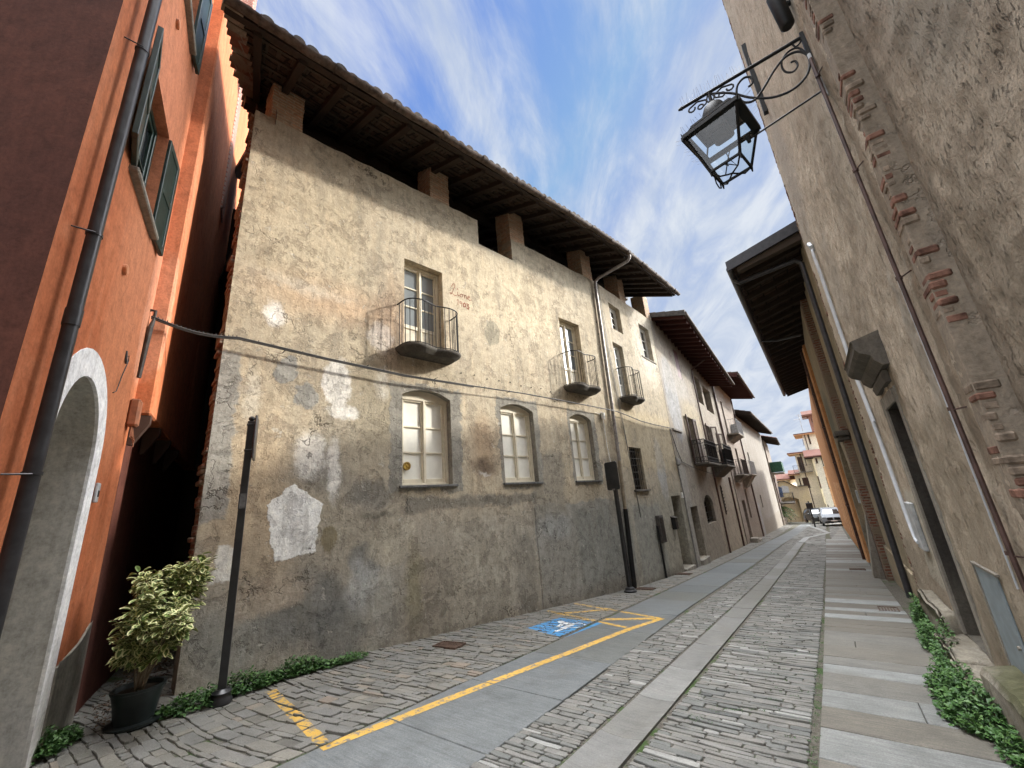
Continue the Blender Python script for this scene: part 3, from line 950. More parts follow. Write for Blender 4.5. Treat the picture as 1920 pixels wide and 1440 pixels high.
M_SETT = stone_mat('stone_sett', [(0.080, 0.082, 0.078, 1), (0.116, 0.118, 0.110, 1), (0.140, 0.134, 0.120, 1), (0.164, 0.160, 0.148, 1), (0.240, 0.240, 0.224, 1)], moss=0.35, bs=0.8)
M_SETTW = stone_mat('warm_stone_sett', [(0.096, 0.092, 0.080, 1), (0.144, 0.136, 0.116, 1), (0.136, 0.134, 0.124, 1), (0.172, 0.160, 0.132, 1), (0.184, 0.152, 0.120, 1)], moss=0.3, bs=0.8)
M_SLAB = stone_mat('grey_granite_slab', [(0.098, 0.099, 0.085, 1), (0.102, 0.110, 0.112, 1), (0.129, 0.137, 0.137, 1)], grain=1.3, rough=0.68, comb=0.7)
M_SLABR = stone_mat('banded_gneiss_slab', [(0.102, 0.093, 0.076, 1), (0.122, 0.112, 0.093, 1), (0.134, 0.130, 0.116, 1), (0.157, 0.160, 0.151, 1), (0.212, 0.221, 0.215, 1)], grain=1.2, rough=0.7, comb=0.8)
M_GUT = stone_mat('worn_gutter_stone', [(0.129, 0.126, 0.112, 1), (0.149, 0.148, 0.141, 1), (0.173, 0.172, 0.162, 1)], grain=1.0, rough=0.62, comb=0.6)


def ground_mat():
    m, t, b = new_mat('joint_dirt')
    v = t.coord()
    n = t.noise(v, 2.2, 7, 0.7)
    f = t.noise(v, 40, 5, 0.7)
    base = t.mix(t.step(f, 0.3, 0.7), (0.05, 0.045, 0.036, 1), (0.135, 0.122, 0.10, 1))
    base = t.mix(t.mul(t.step(n, 0.52, 0.60), 0.9), base, (0.035, 0.065, 0.014, 1))
    t.put(b.inputs['Base Color'], base)
    t.put(b.inputs['Normal'], t.bump(f, 0.8, 0.02))
    return m


M_DIRT = ground_mat()


def paint_mat(name, c, lo=0.62, hi=0.70):
    m, t, b = new_mat(name)
    v = t.coord()
    n = t.noise(v, 14, 7, 0.75)
    worn = t.step(n, lo, hi)
    g = t.noise(v, 90, 4, 0.7)
    base = t.mix(t.mul(t.step(t.noise(v, 2.2, 5, 0.6), 0.35, 0.65), 0.35), c, t.mix(1.0, c, (0.62, 0.62, 0.62), 'MULTIPLY'))
    base = t.mix(t.mul(worn, 0.9), base, (0.15, 0.147, 0.135, 1))
    base = t.mix(0.5, base, t.mix(1.0, base, t.ramp(g, [(0.3, (0.65, 0.65, 0.65)), (0.6, (1.15, 1.15, 1.15))]), 'MULTIPLY'))
    t.put(b.inputs['Base Color'], base)
    b.inputs['Roughness'].default_value = 0.75
    t.put(b.inputs['Normal'], t.bump(g, 0.4, 0.004))
    return m


M_YEL = paint_mat('yellow_road_paint', (0.50, 0.31, 0.065, 1), 0.50, 0.58)
M_BLUE = paint_mat('blue_road_paint', (0.06, 0.23, 0.45, 1), 0.54, 0.62)
M_WHT = paint_mat('white_road_paint', (0.66, 0.67, 0.66, 1), 0.62, 0.70)


def leaf_mat(name, stops, trans=0.25):
    m, t, b = new_mat(name)
    at = t.new('ShaderNodeAttribute', attribute_name='tint')
    base = t.ramp(at.outputs['Fac'], stops)
    t.put(b.inputs['Base Color'], base)
    b.inputs['Roughness'].default_value = 0.5
    b.inputs['Specular IOR Level'].default_value = 0.35
    return m


M_LEAF = leaf_mat('weed_leaf', [(0, (0.015, 0.04, 0.010)), (0.5, (0.035, 0.09, 0.020)), (1, (0.075, 0.15, 0.035))])
M_VAR = leaf_mat('variegated_leaf', [(0, (0.08, 0.13, 0.03)), (0.45, (0.16, 0.22, 0.06)), (0.5, (0.50, 0.51, 0.22)), (1, (0.64, 0.62, 0.33))])
M_PALM = leaf_mat('palm_leaf', [(0, (0.03, 0.07, 0.015)), (1, (0.22, 0.30, 0.12))])
M_STEM = wood('shrub_stem', (0.11, 0.08, 0.05, 1), (0.18, 0.14, 0.09, 1))
M_POT = metal('dark_green_plastic', (0.014, 0.020, 0.020), 0.45, 0.4, 0, 0.2)
M_SOIL = metal('potting_soil', (0.03, 0.022, 0.015), 0.95, 0.1, 0, 0.5, 0.8)
M_STRIPE = None


# ---------------------------------------------------------------- frames of the walls
F1 = Frame((-4.72, 11.10), 9.5)
F2 = Frame((-4.6177, 11.7115), 3.0)
F3 = Frame((-4.3532, 16.7573), -1.0)
FO = Frame((-5.30, 0.70), -69.6)
FR = Frame((0.90, 0.0), 180.0)           # near right wall, u = -y
TOPS = []                                 # tops of setts and slabs, for the painted markings


def wall_x(y):
    if y < 1.88: return -6.26 + (y - 1.88) * -0.05
    if y < 11.71: return -6.263 + (y - 1.878) * math.tan(rad(9.5))
    if y < 16.757: return -4.6177 + (y - 11.71) * math.tan(rad(3))
    return -4.3532 - (y - 16.757) * math.tan(rad(1))


# ---------------------------------------------------------------- ground sheet
def ground():
    mb = MB(False)
    xs = [-300, -120, -40, -20, -12, -9, -7, -6, -5, -4, -3, -2, -1, 0, 0.5, 1, 2, 6, 12, 20, 40, 120, 300]
    ys = [-200, -60, -20, -8] + [i * 1.0 for i in range(-4, 62)] + [64, 70, 80, 95, 120, 160, 240, 400]
    idx = {}
    for j, y in enumerate(ys):
        for i, x in enumerate(xs):
            idx[i, j] = mb.V((x, y, gz(x, y) - 0.013))
    for j in range(len(ys) - 1):
        for i in range(len(xs) - 1):
            mb.face([idx[i, j], idx[i + 1, j], idx[i + 1, j + 1], idx[i, j + 1]])
    return tag(mb.build('ground', M_DIRT), 'bare ground with dirt and moss showing in the paving joints', kind='structure')


ground()


def add_stone(mb, pts, h, tilt=(0, 0), edge=0.008, deep=0.03, tint=0.5, save=True, dome=0.0):
    """pts: outline in (x, y), convex, counter-clockwise"""
    cx_ = sum(p[0] for p in pts) / len(pts)
    cy_ = sum(p[1] for p in pts) / len(pts)
    z0 = gz(cx_, cy_)
    sl = (gz(cx_, cy_ + 0.05) - gz(cx_, cy_ - 0.05)) / 0.1

    def zt(x, y): return z0 + h + (x - cx_) * tilt[0] + (y - cy_) * (tilt[1] + sl)

    def ring(k, dz):
        r = []
        for p in pts:
            dx, dy = p[0] - cx_, p[1] - cy_
            L = math.hypot(dx, dy)
            f = max(0.2, (L - k) / L)
            X, Y = cx_ + dx * f, cy_ + dy * f
            r.append((X, Y, zt(X, Y) + dz))
        return r
    r0 = ring(-0.002, -deep)
    r1 = ring(0.0, -edge * 0.9)
    r2 = ring(edge, 0.0)
    n = len(pts)
    I = [[mb.V(p) for p in r] for r in (r0, r1, r2)]
    for a, b in zip(I, I[1:]):
        for k in range(n):
            mb.face([a[k], a[(k + 1) % n], b[(k + 1) % n], b[k]])
            mb.cols.append(tint)
    mb.face(I[2])
    mb.cols.append(tint)
    if save and cy_ < 12 and cx_ < -2.3:
        TOPS.append(r2)


def rows(mb, xl, xr, y0, y1, dy, lx, rnd, seed, ragged=0.010, hvar=0.004, edge=0.005, wave=0.02, skew=0.0, gap=0.006, pale=0.06):
    R = random.Random(seed)
    y = y0
    while y < y1:
        d = dy(y) * R.choice([.55, .7, .85, 1.0, 1.15, 1.35]) * R.uniform(.9, 1.1)
        g = gap
        x = xl(y) + R.uniform(0, 0.03)
        X1 = xr(y)
        while x < X1 - 0.03:
            L = lx(y) * R.choice([.45, .6, .8, 1.0, 1.2, 1.5, 1.8]) * R.uniform(.85, 1.15)
            e = x + L
            if X1 - e < lx(y) * 0.4:
                e = X1 - R.uniform(0, 0.015)
            yo = lambda X: math.sin(X * 2.3 + y * 0.35 + seed) * wave + skew * (X - X1)
            j = lambda: R.uniform(-ragged, ragged)
            a, b = x + g / 2, e - g / 2
            c0, c1 = y + g / 2, y + d - g / 2
            m = (a + b) / 2
            if b - a > 0.03:
                pts = [(a + j() * .5 + 0.006, c0 + yo(a) + j() * .5 + .004), (m + j(), c0 + yo(m) + j() * .6), (b + j() * .5 - .006, c0 + yo(b) + j() * .5 + .004),
                       (b + j() * .3, (c0 + c1) / 2 + yo(b)), (b + j() * .5 - .006, c1 + yo(b) + j() * .5 - .004), (m + j(), c1 + yo(m) + j() * .6),
                       (a + j() * .5 + .006, c1 + yo(a) + j() * .5 - .004), (a + j() * .3, (c0 + c1) / 2 + yo(a))]
                tv = R.gauss(0.42, 0.15)
                if R.random() < pale: tv = R.uniform(0.85, 1.0)
                add_stone(mb, pts, R.uniform(-hvar, hvar), (R.uniform(-.02, .02), R.uniform(-.06, .06)), edge=min(edge, d * .2), tint=min(1, max(0, tv)))
            x = e
        y += d


M_SETTS = M_SETT
mb = MB(False)
rows(mb, lambda y: -2.53 if y < 5 else -2.62, lambda y: -1.98, -3.0, 31, lambda y: 0.062 + 0.0014 * y, lambda y: 0.21, 0, 11)
o = mb.build('cobbled_strip', M_SETT)
tag(o, 'narrow strip of long thin stone setts between slabs and gutter', kind='structure')
mb = MB(False)
rows(mb, lambda y: -1.57, lambda y: -0.52, -3.0, 12.45, lambda y: 0.060 + 0.0014 * y, lambda y: 0.25, 0, 12, hvar=0.006)
rows(mb, lambda y: -1.60, lambda y: -0.56, 12.62, 31, lambda y: 0.085 + 0.0012 * y, lambda y: 0.30, 0, 13)
rows(mb, lambda y: -2.62, lambda y: -0.66, 31, 62, lambda y: 0.16, lambda y: 0.42, 0, 14)
rows(mb, lambda y: -0.45, lambda y: 0.55, 36, 62, lambda y: 0.16, lambda y: 0.42, 0, 15)
tag(mb.build('cobbled_road', M_SETT), 'road of long thin stone setts between gutter and right pavement', kind='structure')
mb = MB(False)
rows(mb, lambda y: -7.6, lambda y: -3.75, -1.0, 3.1, lambda y: 0.100, lambda y: 0.165, 0, 21, ragged=0.016, wave=0.05, skew=0.10, hvar=0.008, pale=0.03)
rows(mb, lambda y: wall_x(y) + 0.01, lambda y: -3.75, 3.1, 6.0, lambda y: 0.080, lambda y: 0.17, 0, 22, ragged=0.012, wave=0.04, skew=0.06, hvar=0.008)
rows(mb, lambda y: wall_x(y) + 0.01, lambda y: -3.80, 6.0, 31, lambda y: 0.072 + 0.002 * (y - 6), lambda y: 0.20, 0, 23, wave=0.03, skew=0.03)
rows(mb, lambda y: wall_x(y) + 0.01, lambda y: -3.72, 31, 60, lambda y: 0.2, lambda y: 0.4, 0, 24)
tag(mb.build('cobbled_verge', M_SETTW), 'rough warm coloured cobbles along the foot of the left houses', kind='structure')


def slab_strip(mb, xl, xr, y0, y1, ln, seed, tints, edge=0.006, tilt=0.0):
    R = random.Random(seed)
    y = y0
    while y < y1:
        L = ln(R)
        tl = R.uniform(-0.04, 0.04)
        a, b = xl(y), xr(y)
        n = 5
        pts = [(a + 0.004 + (b - a - .008) * i / n, y + 0.004 + tilt * i / n) for i in range(n + 1)] + [(xr(y + L) - 0.004 - (xr(y + L) - xl(y + L) - .008) * i / n, y + L - 0.004 + tilt * (1 - i / n)) for i in range(n + 1)]
        add_stone(mb, pts, 0.003 + R.uniform(-.003, .003), (R.uniform(-.004, .004), R.uniform(-.003, .003)), edge=edge, tint=min(1, max(0, tints(R))))
        y += L


mb = MB(False)
xo = lambda y: -2.50 if y < 3.5 else (-2.50 - (y - 3.5) * 0.035 if y < 9 else -2.69)
slab_strip(mb, lambda y: -3.73, xo, -2.5, 30, lambda R: R.uniform(1.0, 1.75), 31, lambda R: R.uniform(0.1, 0.9), tilt=0.0)
slab_strip(mb, lambda y: -3.73 + max(0, y - 30) * 0.022, lambda y: -2.69 + max(0, y - 30) * 0.02, 30, 60, lambda R: R.uniform(1.2, 2.0), 32, lambda R: R.uniform(0.5, 1))
tag(mb.build('pavement', M_SLAB), 'smooth blue grey granite slab walkway beside the left cobbles', kind='structure')

mb = MB(False)
RS = random.Random(5)
y = -2.0
while y < 61:
    L = RS.choice([0.22, 0.3, 0.34, 0.42, 0.48, 0.55]) * (1 if y < 25 else 1.5)
    xr_ = 0.63 if y > 3.6 else 1.04
    tv = RS.choice([0.05, 0.2, 0.25, 0.3, 0.45, 0.8, 0.95, 0.35])
    xl_ = -0.47 - min(0.2, max(0, y - 5) * 0.006)
    if y > 33: xl_ = -0.42; xr_ = 0.5
    if y > 33: xl_ = min(0.3, -0.42 + (y - 33) * 0.05)
    if RS.random() < 0.3 and y < 33:
        xm = RS.uniform(xl_ + .3, xr_ - .3)
        parts_ = [(xl_, xm), (xm, xr_)]
    else:
        parts_ = [(xl_, xr_)]
    for a, b in parts_:
        n = 4
        pts = [(a + 0.003 + (b - a - .006) * i / n, y + 0.003) for i in range(n + 1)] + [(b - 0.003 - (b - a - .006) * i / n, y + L - 0.003) for i in range(n + 1)]
        add_stone(mb, pts, 0.012 + RS.uniform(-.004, .004), (RS.uniform(-.006, .006), RS.uniform(-.006, .006)), edge=0.006, tint=min(1, max(0, tv + RS.uniform(-.08, .08))))
    y += L
tag(mb.build('sidewalk', M_SLABR), 'right hand pavement of wide stone bands in alternating pale and brown greys', kind='structure')

# the dished gutter
mb = MB(False)
RS = random.Random(9)
y = -2.0
while y < 31:
    L = RS.uniform(0.8, 1.25)
    tv = RS.uniform(0, 1)
    y1_ = min(31, y + L - 0.008)
    n = 10
    h = RS.uniform(-.002, .003)
    cxg = lambda yy: -1.77 - (0.1 * max(0, (yy - 12)) / 18)
    prev = None
    for yy, lo in ((y, -0.05), (y, -0.006), (y + .006, 0), (y1_ - .006, 0), (y1_, -0.006), (y1_, -0.05)):
        row = []
        for k in range(-1, n + 2):
            s_ = min(max(k, 0), n) / n * 2 - 1
            X = cxg(yy) + 0.175 * s_
            dz = -0.017 * (1 - s_ * s_) + 0.009 + h
            if k in (-1, n + 1): dz = -0.05
            row.append(mb.V((X, yy, gz(X, yy) + (dz + lo if k not in (-1, n + 1) else dz))))
        if prev:
            for k in range(len(row) - 1):
                mb.face([prev[k], prev[k + 1], row[k + 1], row[k]])
                mb.cols.append(tv)
        prev = row
    y += L
tag(mb.build('gutter', M_GUT, smooth=False), 'dished channel of worn pale stone running down the road', kind='structure')

# pale bands across and at the bend
mb = MB(False)


def band(pts, wd, seed, tv=0.95):
    R = random.Random(seed)
    for (x0, y0), (x1, y1) in zip(pts, pts[1:]):
        L = math.hypot(x1 - x0, y1 - y0)
        k = max(1, int(L / 0.9))
        dx, dy = (x1 - x0) / L, (y1 - y0) / L
        nx, ny = -dy * wd / 2, dx * wd / 2
        for i in range(k):
            a0, a1 = i / k + .003 / L, (i + 1) / k - .003 / L
            p = [(x0 + (x1 - x0) * a0 - nx, y0 + (y1 - y0) * a0 - ny), (x0 + (x1 - x0) * a1 - nx, y0 + (y1 - y0) * a1 - ny),
                 (x0 + (x1 - x0) * a1 + nx, y0 + (y1 - y0) * a1 + ny), (x0 + (x1 - x0) * a0 + nx, y0 + (y1 - y0) * a0 + ny)]
            add_stone(mb, p, 0.006, edge=.005, tint=min(1, tv + R.uniform(-.1, .1)), save=False)


band([(-1.57, 12.53), (-0.55, 12.53)], 0.13, 1)
band([(-1.68, 31.1), (-0.52, 31.1)], 0.14, 2)
band([(-1.85, 31.3), (-1.75, 36), (-0.6, 41.5)], 0.34, 3)
band([(-0.5, 41.5), (-1.15, 48), (-2.4, 57)], 0.34, 4)
tag(mb.build('paving_band', M_SLABR), 'pale stone bands crossing the setts and marking the bend', kind='structure')

# pebbly strip between pavement and right wall
mb = MB(False)
xs = [0.63, 0.72, 0.80, 0.90]
ys = [3.0 + 0.25 * i for i in range(48)]
I = {}
for j, y in enumerate(ys):
    for i, x in enumerate(xs):
        I[i, j] = mb.V((x, y, gz(x, y) + 0.012 + 0.02 * mnoise.noise(Vector((x * 9, y * 4, 0)))))
for j in range(len(ys) - 1):
    for i in range(3):
        mb.face([I[i, j], I[i + 1, j], I[i + 1, j + 1], I[i, j + 1]])
tag(mb.build('verge', M_DIRT), 'strip of earth and rubble between pavement and right wall', kind='structure')


# ---------------------------------------------------------------- painted markings clipped onto the stone tops
def clip(poly, cl):
    out_ = poly
    for (ax, ay), (bx, by) in zip(cl, cl[1:] + cl[:1]):
        inp, out_ = out_, []
        if not inp: return []
        sd = lambda p: (bx - ax) * (p[1] - ay) - (by - ay) * (p[0] - ax)
        for i in range(len(inp)):
            p, q = inp[i - 1], inp[i]
            sp, sq = sd(p), sd(q)
            if (sp >= 0) != (sq >= 0):
                k = sp / (sp - sq)
                out_.append(tuple(p[n_] + (q[n_] - p[n_]) * k for n_ in range(3)))
            if sq >= 0:
                out_.append(q)
    return out_


def ccw(p):
    a = sum(p[i - 1][0] * p[i][1] - p[i][0] * p[i - 1][1] for i in range(len(p)))
    return p if a > 0 else list(reversed(p))


def painted(name, polys, mat, dz, label, cat, group=None):
    mb = MB(False)
    for cl in polys:
        cl = ccw(list(cl))
        x0, x1 = min(p[0] for p in cl), max(p[0] for p in cl)
        y0, y1 = min(p[1] for p in cl), max(p[1] for p in cl)
        for tp in TOPS:
            if tp[0][0] > x1 + 2 or tp[0][0] < x0 - 2 or tp[0][1] > y1 + 2 or tp[0][1] < y0 - 2: continue
            r = clip(tp, cl)
            if len(r) >= 3:
                mb.poly([(p[0], p[1], p[2] + dz) for p in r])
    return tag(mb.build(name, mat), label, cat, group)


def strip_poly(p, q, wd):
    dx, dy = q[0] - p[0], q[1] - p[1]
    L = math.hypot(dx, dy)
    nx, ny = -dy / L * wd / 2, dx / L * wd / 2
    return [(p[0] - nx, p[1] - ny), (q[0] - nx, q[1] - ny), (q[0] + nx, q[1] + ny), (p[0] + nx, p[1] + ny)]


painted('parking_marking', [strip_poly((-5.46, 2.53), (-3.70, 2.19), 0.11), strip_poly((-3.70, 2.14), (-3.05, 7.0), 0.115), strip_poly((-3.05, 7.0), (-2.84, 8.0), 0.11)],
        M_YEL, 0.0025, 'long yellow painted line bounding the parking bay on the slabs', 'road marking')
painted('hatched_marking', [strip_poly((-5.08, 7.71), (-3.12, 7.06), 0.10), strip_poly((-4.96, 8.66), (-2.86, 7.97), 0.10), strip_poly((-4.75, 7.58), (-4.0, 8.33), 0.13), strip_poly((-3.80, 7.42), (-2.95, 7.92), 0.16)],
        M_YEL, 0.0035, 'yellow zigzag hatching at the far end of the parking bay', 'road marking')
painted('blue_square_marking', [[(-4.60, 6.30), (-3.72, 6.02), (-3.62, 7.18), (-4.54, 7.26)]], M_BLUE, 0.0025, 'blue painted square with wheelchair symbol on the cobbles', 'road marking')
ringp = []
for i in range(16):
    a0, a1 = rad(-110 + 255 * i / 16), rad(-110 + 255 * (i + 1) / 16)
    c = (-3.95, 6.82)
    ringp.append([(c[0] + .17 * math.cos(a0), c[1] + .20 * math.sin(a0)), (c[0] + .17 * math.cos(a1), c[1] + .20 * math.sin(a1)), (c[0] + .14 * math.cos(a1), c[1] + .165 * math.sin(a1)), (c[0] + .14 * math.cos(a0), c[1] + .165 * math.sin(a0))])
head = [(-4.33 + .06 * math.cos(rad(45 * i)), 6.97 + .06 * math.sin(rad(45 * i))) for i in range(8)]
painted('wheelchair_symbol', ringp + [head, strip_poly((-4.30, 6.93), (-4.02, 6.84), 0.15), strip_poly((-4.22, 6.88), (-4.16, 6.58), 0.08), strip_poly((-4.05, 6.86), (-4.02, 6.50), 0.11),
                               strip_poly((-4.02, 6.54), (-4.04, 6.30), 0.07)], M_WHT, 0.005, 'white wheelchair symbol painted on the blue square', 'road symbol')

# ================================================================ the old house on the left
H1 = thing('plastered_house', 'long old house with stained beige plaster, open loft of brick pillars and three small balconies', 'house', T(-5.5, 6.0, 0))
U0, U1 = -9.35, 0.62
ops1 = [dict(u0=-6.53, u1=-5.60, z0=4.62, z1=6.64, depth=0.26), dict(u0=-1.58, u1=-0.63, z0=4.62, z1=6.70, depth=0.26),
        dict(u0=-6.57, u1=-5.50, z0=2.07, z1=3.86, rise=0.14, depth=0.22), dict(u0=-4.13, u1=-3.06, z0=2.06, z1=3.86, rise=0.14, depth=0.22),
        dict(u0=-1.64, u1=-0.66, z0=2.06, z1=3.86, rise=0.14, depth=0.22)]
mb = MB()
# coping heights vary: left part, dip, right part; build wall with one grid then the parapet bits
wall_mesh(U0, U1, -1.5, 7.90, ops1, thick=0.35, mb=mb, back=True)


def parapet(mb, pts, zb, thick=0.35):
    """pts: (u, ztop) from left to right"""
    for (a, za), (b, zb_) in zip(pts, pts[1:]):
        if b - a < 1e-6: continue
        mb.quad((a, 0, zb), (b, 0, zb), (b, 0, zb_), (a, 0, za))
        mb.quad((a, 0, za), (b, 0, zb_), (b, -thick, zb_), (a, -thick, za))
        mb.quad((a, -thick, zb), (a, -thick, za), (b, -thick, zb_), (b, -thick, zb))
    a, za = pts[0]
    mb.quad((a, -thick, zb), (a, 0, zb), (a, 0, za), (a, -thick, za))
    b, zb_ = pts[-1]
    mb.quad((b, 0, zb), (b, -thick, zb), (b, -thick, zb_), (b, 0, zb_))


RS = random.Random(3)


def jag(a, b, za, zb_, n):
    return [(a + (b - a) * i / n, za + (zb_ - za) * i / n + (RS.uniform(-.018, .018) if 0 < i < n else 0)) for i in range(n + 1)]


parapet(mb, jag(U0, -4.47, 8.42, 8.60, 26), 7.90)
parapet(mb, jag(-3.30, U1, 8.58, 8.68, 20), 7.90)
o_wall = mb.build('wall', M_MAIN, H1, F1.M)
# ragged brick corner at the alley side
mb = MB()
z = 0.9
RS = random.Random(17)
while z < 8.3:
    h = RS.choice([0.065, 0.07, 0.14])
    mb.box(U0 - RS.choice([.004, .008, .012, .02, .03, .05]), U0 + 0.006, -0.33, -RS.uniform(0.004, 0.04), z + .003, z + h - .003, bev=.010)
    z += h
mb.build('brick_quoin', M_BRICKR, H1, F1.M)
# second stretch
ops2 = [dict(u0=0.92, u1=1.82, z0=7.22, z1=8.22, depth=0.26), dict(u0=3.56, u1=4.62, z0=6.78, z1=8.24, depth=0.26),
        dict(u0=0.74, u1=1.52, z0=4.66, z1=6.66, depth=0.24), dict(u0=0.68, u1=1.62, z0=1.76, z1=3.07, depth=0.2),
        dict(u0=3.66, u1=4.62, z0=-0.93, z1=1.47, depth=0.42)]
mb = MB()
wall_mesh(0, 5.05, -2.5, 8.40, ops2, mb=mb)
parapet(mb, jag(0, 5.05, 8.68, 8.85, 16), 8.40)
mb.build('wall', M_MAIN2, H1, F2.M)
# side wall along the alley and rear walls keep the loft dark
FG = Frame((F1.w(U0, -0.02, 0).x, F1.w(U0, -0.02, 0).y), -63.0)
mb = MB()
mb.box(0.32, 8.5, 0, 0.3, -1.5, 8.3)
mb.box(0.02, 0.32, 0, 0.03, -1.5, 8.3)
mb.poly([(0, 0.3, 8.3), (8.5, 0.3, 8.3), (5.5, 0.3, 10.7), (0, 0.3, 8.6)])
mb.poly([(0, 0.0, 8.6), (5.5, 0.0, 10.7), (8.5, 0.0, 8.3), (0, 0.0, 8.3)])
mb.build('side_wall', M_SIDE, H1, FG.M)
mb = MB()
mb.box(-9.0, 4.0, -6.2, -5.9, 0, 10.6)
mb.box(-9.0, 0.5, -5.9, -0.36, 7.60, 7.75)
mb.build('loft_floor', M_BEAM, H1, F1.M)
mb = MB()
mb.box(-0.4, 4.7, -5.0, -0.36, 8.45, 8.55)
mb.build('loft_floor', M_BEAM, H1, F2.M)
mb = MB()
mb.box(4.75, 5.04, -5.0, -0.36, -1, 8.8)
mb.build('side_wall', M_H2, H1, F2.M)

# brick pillars of the loft
for F, u, w_, zb, zt in ((F1, -9.13, 0.52, 8.40, 9.75), (F1, -5.86, 0.53, 8.52, 9.85), (F1, -3.30, 0.56, 7.90, 9.9), (F1, 0.02, 0.55, 8.60, 9.95), (F2, 2.10, 0.55, 8.70, 9.95), (F2, 4.70, 0.55, 8.80, 10.0)):
    mb = MB()
    zc = zb
    RS = random.Random(int(u * 100))
    while zc < zt:
        j = RS.uniform(-.010, .010)
        mb.box(u + j, u + w_ + RS.uniform(-.010, .010), -0.55, -0.004 + RS.uniform(-.012, 0.0), zc, min(zt, zc + 0.066), bev=.006)
        zc += 0.068
    mb.build('brick_pillar', M_BRICK, H1, F.M)

# ---- roof
ROOFP = rad(22)
EW = 1.2
eave = [(-10.05, 8.78), (-8.3, 8.83), (-6.6, 8.94), (-4.3, 9.05), (-2.5, 9.16), (-1.0, 9.25), (0.6, 9.27)]


def eave_pt(F, u, z, back=0.0, dz=0.0, w_=EW):
    return F.w(u, w_ - back * math.cos(ROOFP), z + back * math.sin(ROOFP) + dz)


line = [(F1, u, z) for u, z in eave]
# resample finely along the eave
EP = []
P0 = [eave_pt(*l) for l in line] + [F2.w(2.56, 1.35, 9.30), F2.w(4.78, 1.37, 9.45)]
line += [(F2, 2.56, 9.3), (F2, 4.78, 9.45)]
for a, b, la, lb in zip(P0, P0[1:], line, line[1:]):
    n = max(1, int((b - a).length / 0.2))
    for i in range(n):
        EP.append((a.lerp(b, i / n), la[0].n.lerp(lb[0].n, i / n)))
EP.append((P0[-1], line[-1][0].n))
SL = 7.6
mbs, mbt = MB(False), MB(False)


def vback(i, p, n, s_, dz):
    sh = 0.27 * s_ * max(0, 1 - i / 5.0)           # left verge runs off the square
    d = (EP[1][0] - EP[0][0]).normalized()
    return p - n * (s_ * math.cos(ROOFP)) + d * sh + Vector((0, 0, s_ * math.sin(ROOFP) + dz))


S_ = [0, 0.6, 1.5, 3, 5, SL]
g0 = [[mbs.V(vback(i, p, n, s_, -0.02)) for s_ in S_] for i, (p, n) in enumerate(EP)]
g1 = [[mbs.V(vback(i, p, n, s_, 0.05)) for s_ in S_] for i, (p, n) in enumerate(EP)]
for i in range(len(EP) - 1):
    for k in range(len(S_) - 1):
        mbs.face([g0[i][k], g0[i][k + 1], g0[i + 1][k + 1], g0[i + 1][k]], 0)
        mbs.face([g1[i][k], g1[i + 1][k], g1[i + 1][k + 1], g1[i][k + 1]], 1)
    mbs.face([g0[i][0], g0[i + 1][0], g1[i + 1][0], g1[i][0]], 0)
    mbs.face([g0[i][-1], g1[i][-1], g1[i + 1][-1], g0[i + 1][-1]], 0)
for k in range(len(S_) - 1):
    mbs.face([g0[0][k], g1[0][k], g1[0][k + 1], g0[0][k + 1]], 1)
    mbs.face([g0[-1][k], g0[-1][k + 1], g1[-1][k + 1], g1[-1][k]], 1)
# far slope
for (p, n), (q, m_) in ((EP[0], EP[-1]),):
    a, b = vback(0, p, n, SL, .05), vback(99, q, m_, SL, .05)
    c_, d_ = b - m_ * 5 - Vector((0, 0, 2.2)), a - n * 5 - Vector((0, 0, 2.2))
    mbs.poly([a, b, c_, d_], 1)
roof1 = mbs.build('roof', [M_SOFFIT, M_TILE], H1)
RS = random.Random(8)
for i in range(0, len(EP) - 1):
    p, n = EP[i]
    d = (EP[i + 1][0] - p).normalized()
    # one run of cover tiles, each overlapping the next
    s_ = -0.07 + RS.uniform(-.03, .03)
    k = 0
    j = RS.uniform(-.02, .02)
    while s_ < SL - 0.4:
        L = 0.42
        r0, r1 = 0.092 + RS.uniform(-.006, .006), 0.075
        ringa, ringb = [], []
        for ss, rr, lf in ((s_, r0, 0.03), (s_ + L, r1, 0.012)):
            c = vback(i, p, n, max(ss, -.2), 0.05 + lf) + d * (j + 0.1)
            rg = []
            for a in range(7):
                th = math.pi * a / 6
                rg.append(mbt.V(c + d * (rr * math.cos(th)) + Vector((0, 0, rr * 0.95 * math.sin(th)))))
            (ringa if ss == s_ else ringb).extend(rg)
        for a in range(6):
            mbt.face([ringa[a], ringb[a], ringb[a + 1], ringa[a + 1]])
        mbt.face(list(reversed(ringa)))
        s_ += 0.36
        k += 1
        if k > 3 and i > 8 and k > 6: break
mbt.build('roof_tiles', M_TILE, roof1)
# verge tiles hanging over the alley, ragged
mb = MB(False)
RS = random.Random(4)
s_ = 0.0
while s_ < 7.2:
    p, n = EP[0]
    c = vback(0, p, n, s_, 0.0)
    d = (EP[1][0] - EP[0][0]).normalized()
    o_ = RS.choice([0.0, .01, .03, .05, .09])
    a = c - d * o_ + Vector((0, 0, -.05))
    b = c + d * 0.25 + Vector((0, 0, -.05))
    dn = -n * 0.15 * math.cos(ROOFP) + Vector((0, 0, 0.15 * math.sin(ROOFP)))
    mb.bar(a + dn * .5, b + dn * .5, RS.uniform(.09, .17), RS.uniform(.03, .06))
    s_ += RS.uniform(.11, .20)
mb.build('verge_tiles', M_BRICKR, roof1)
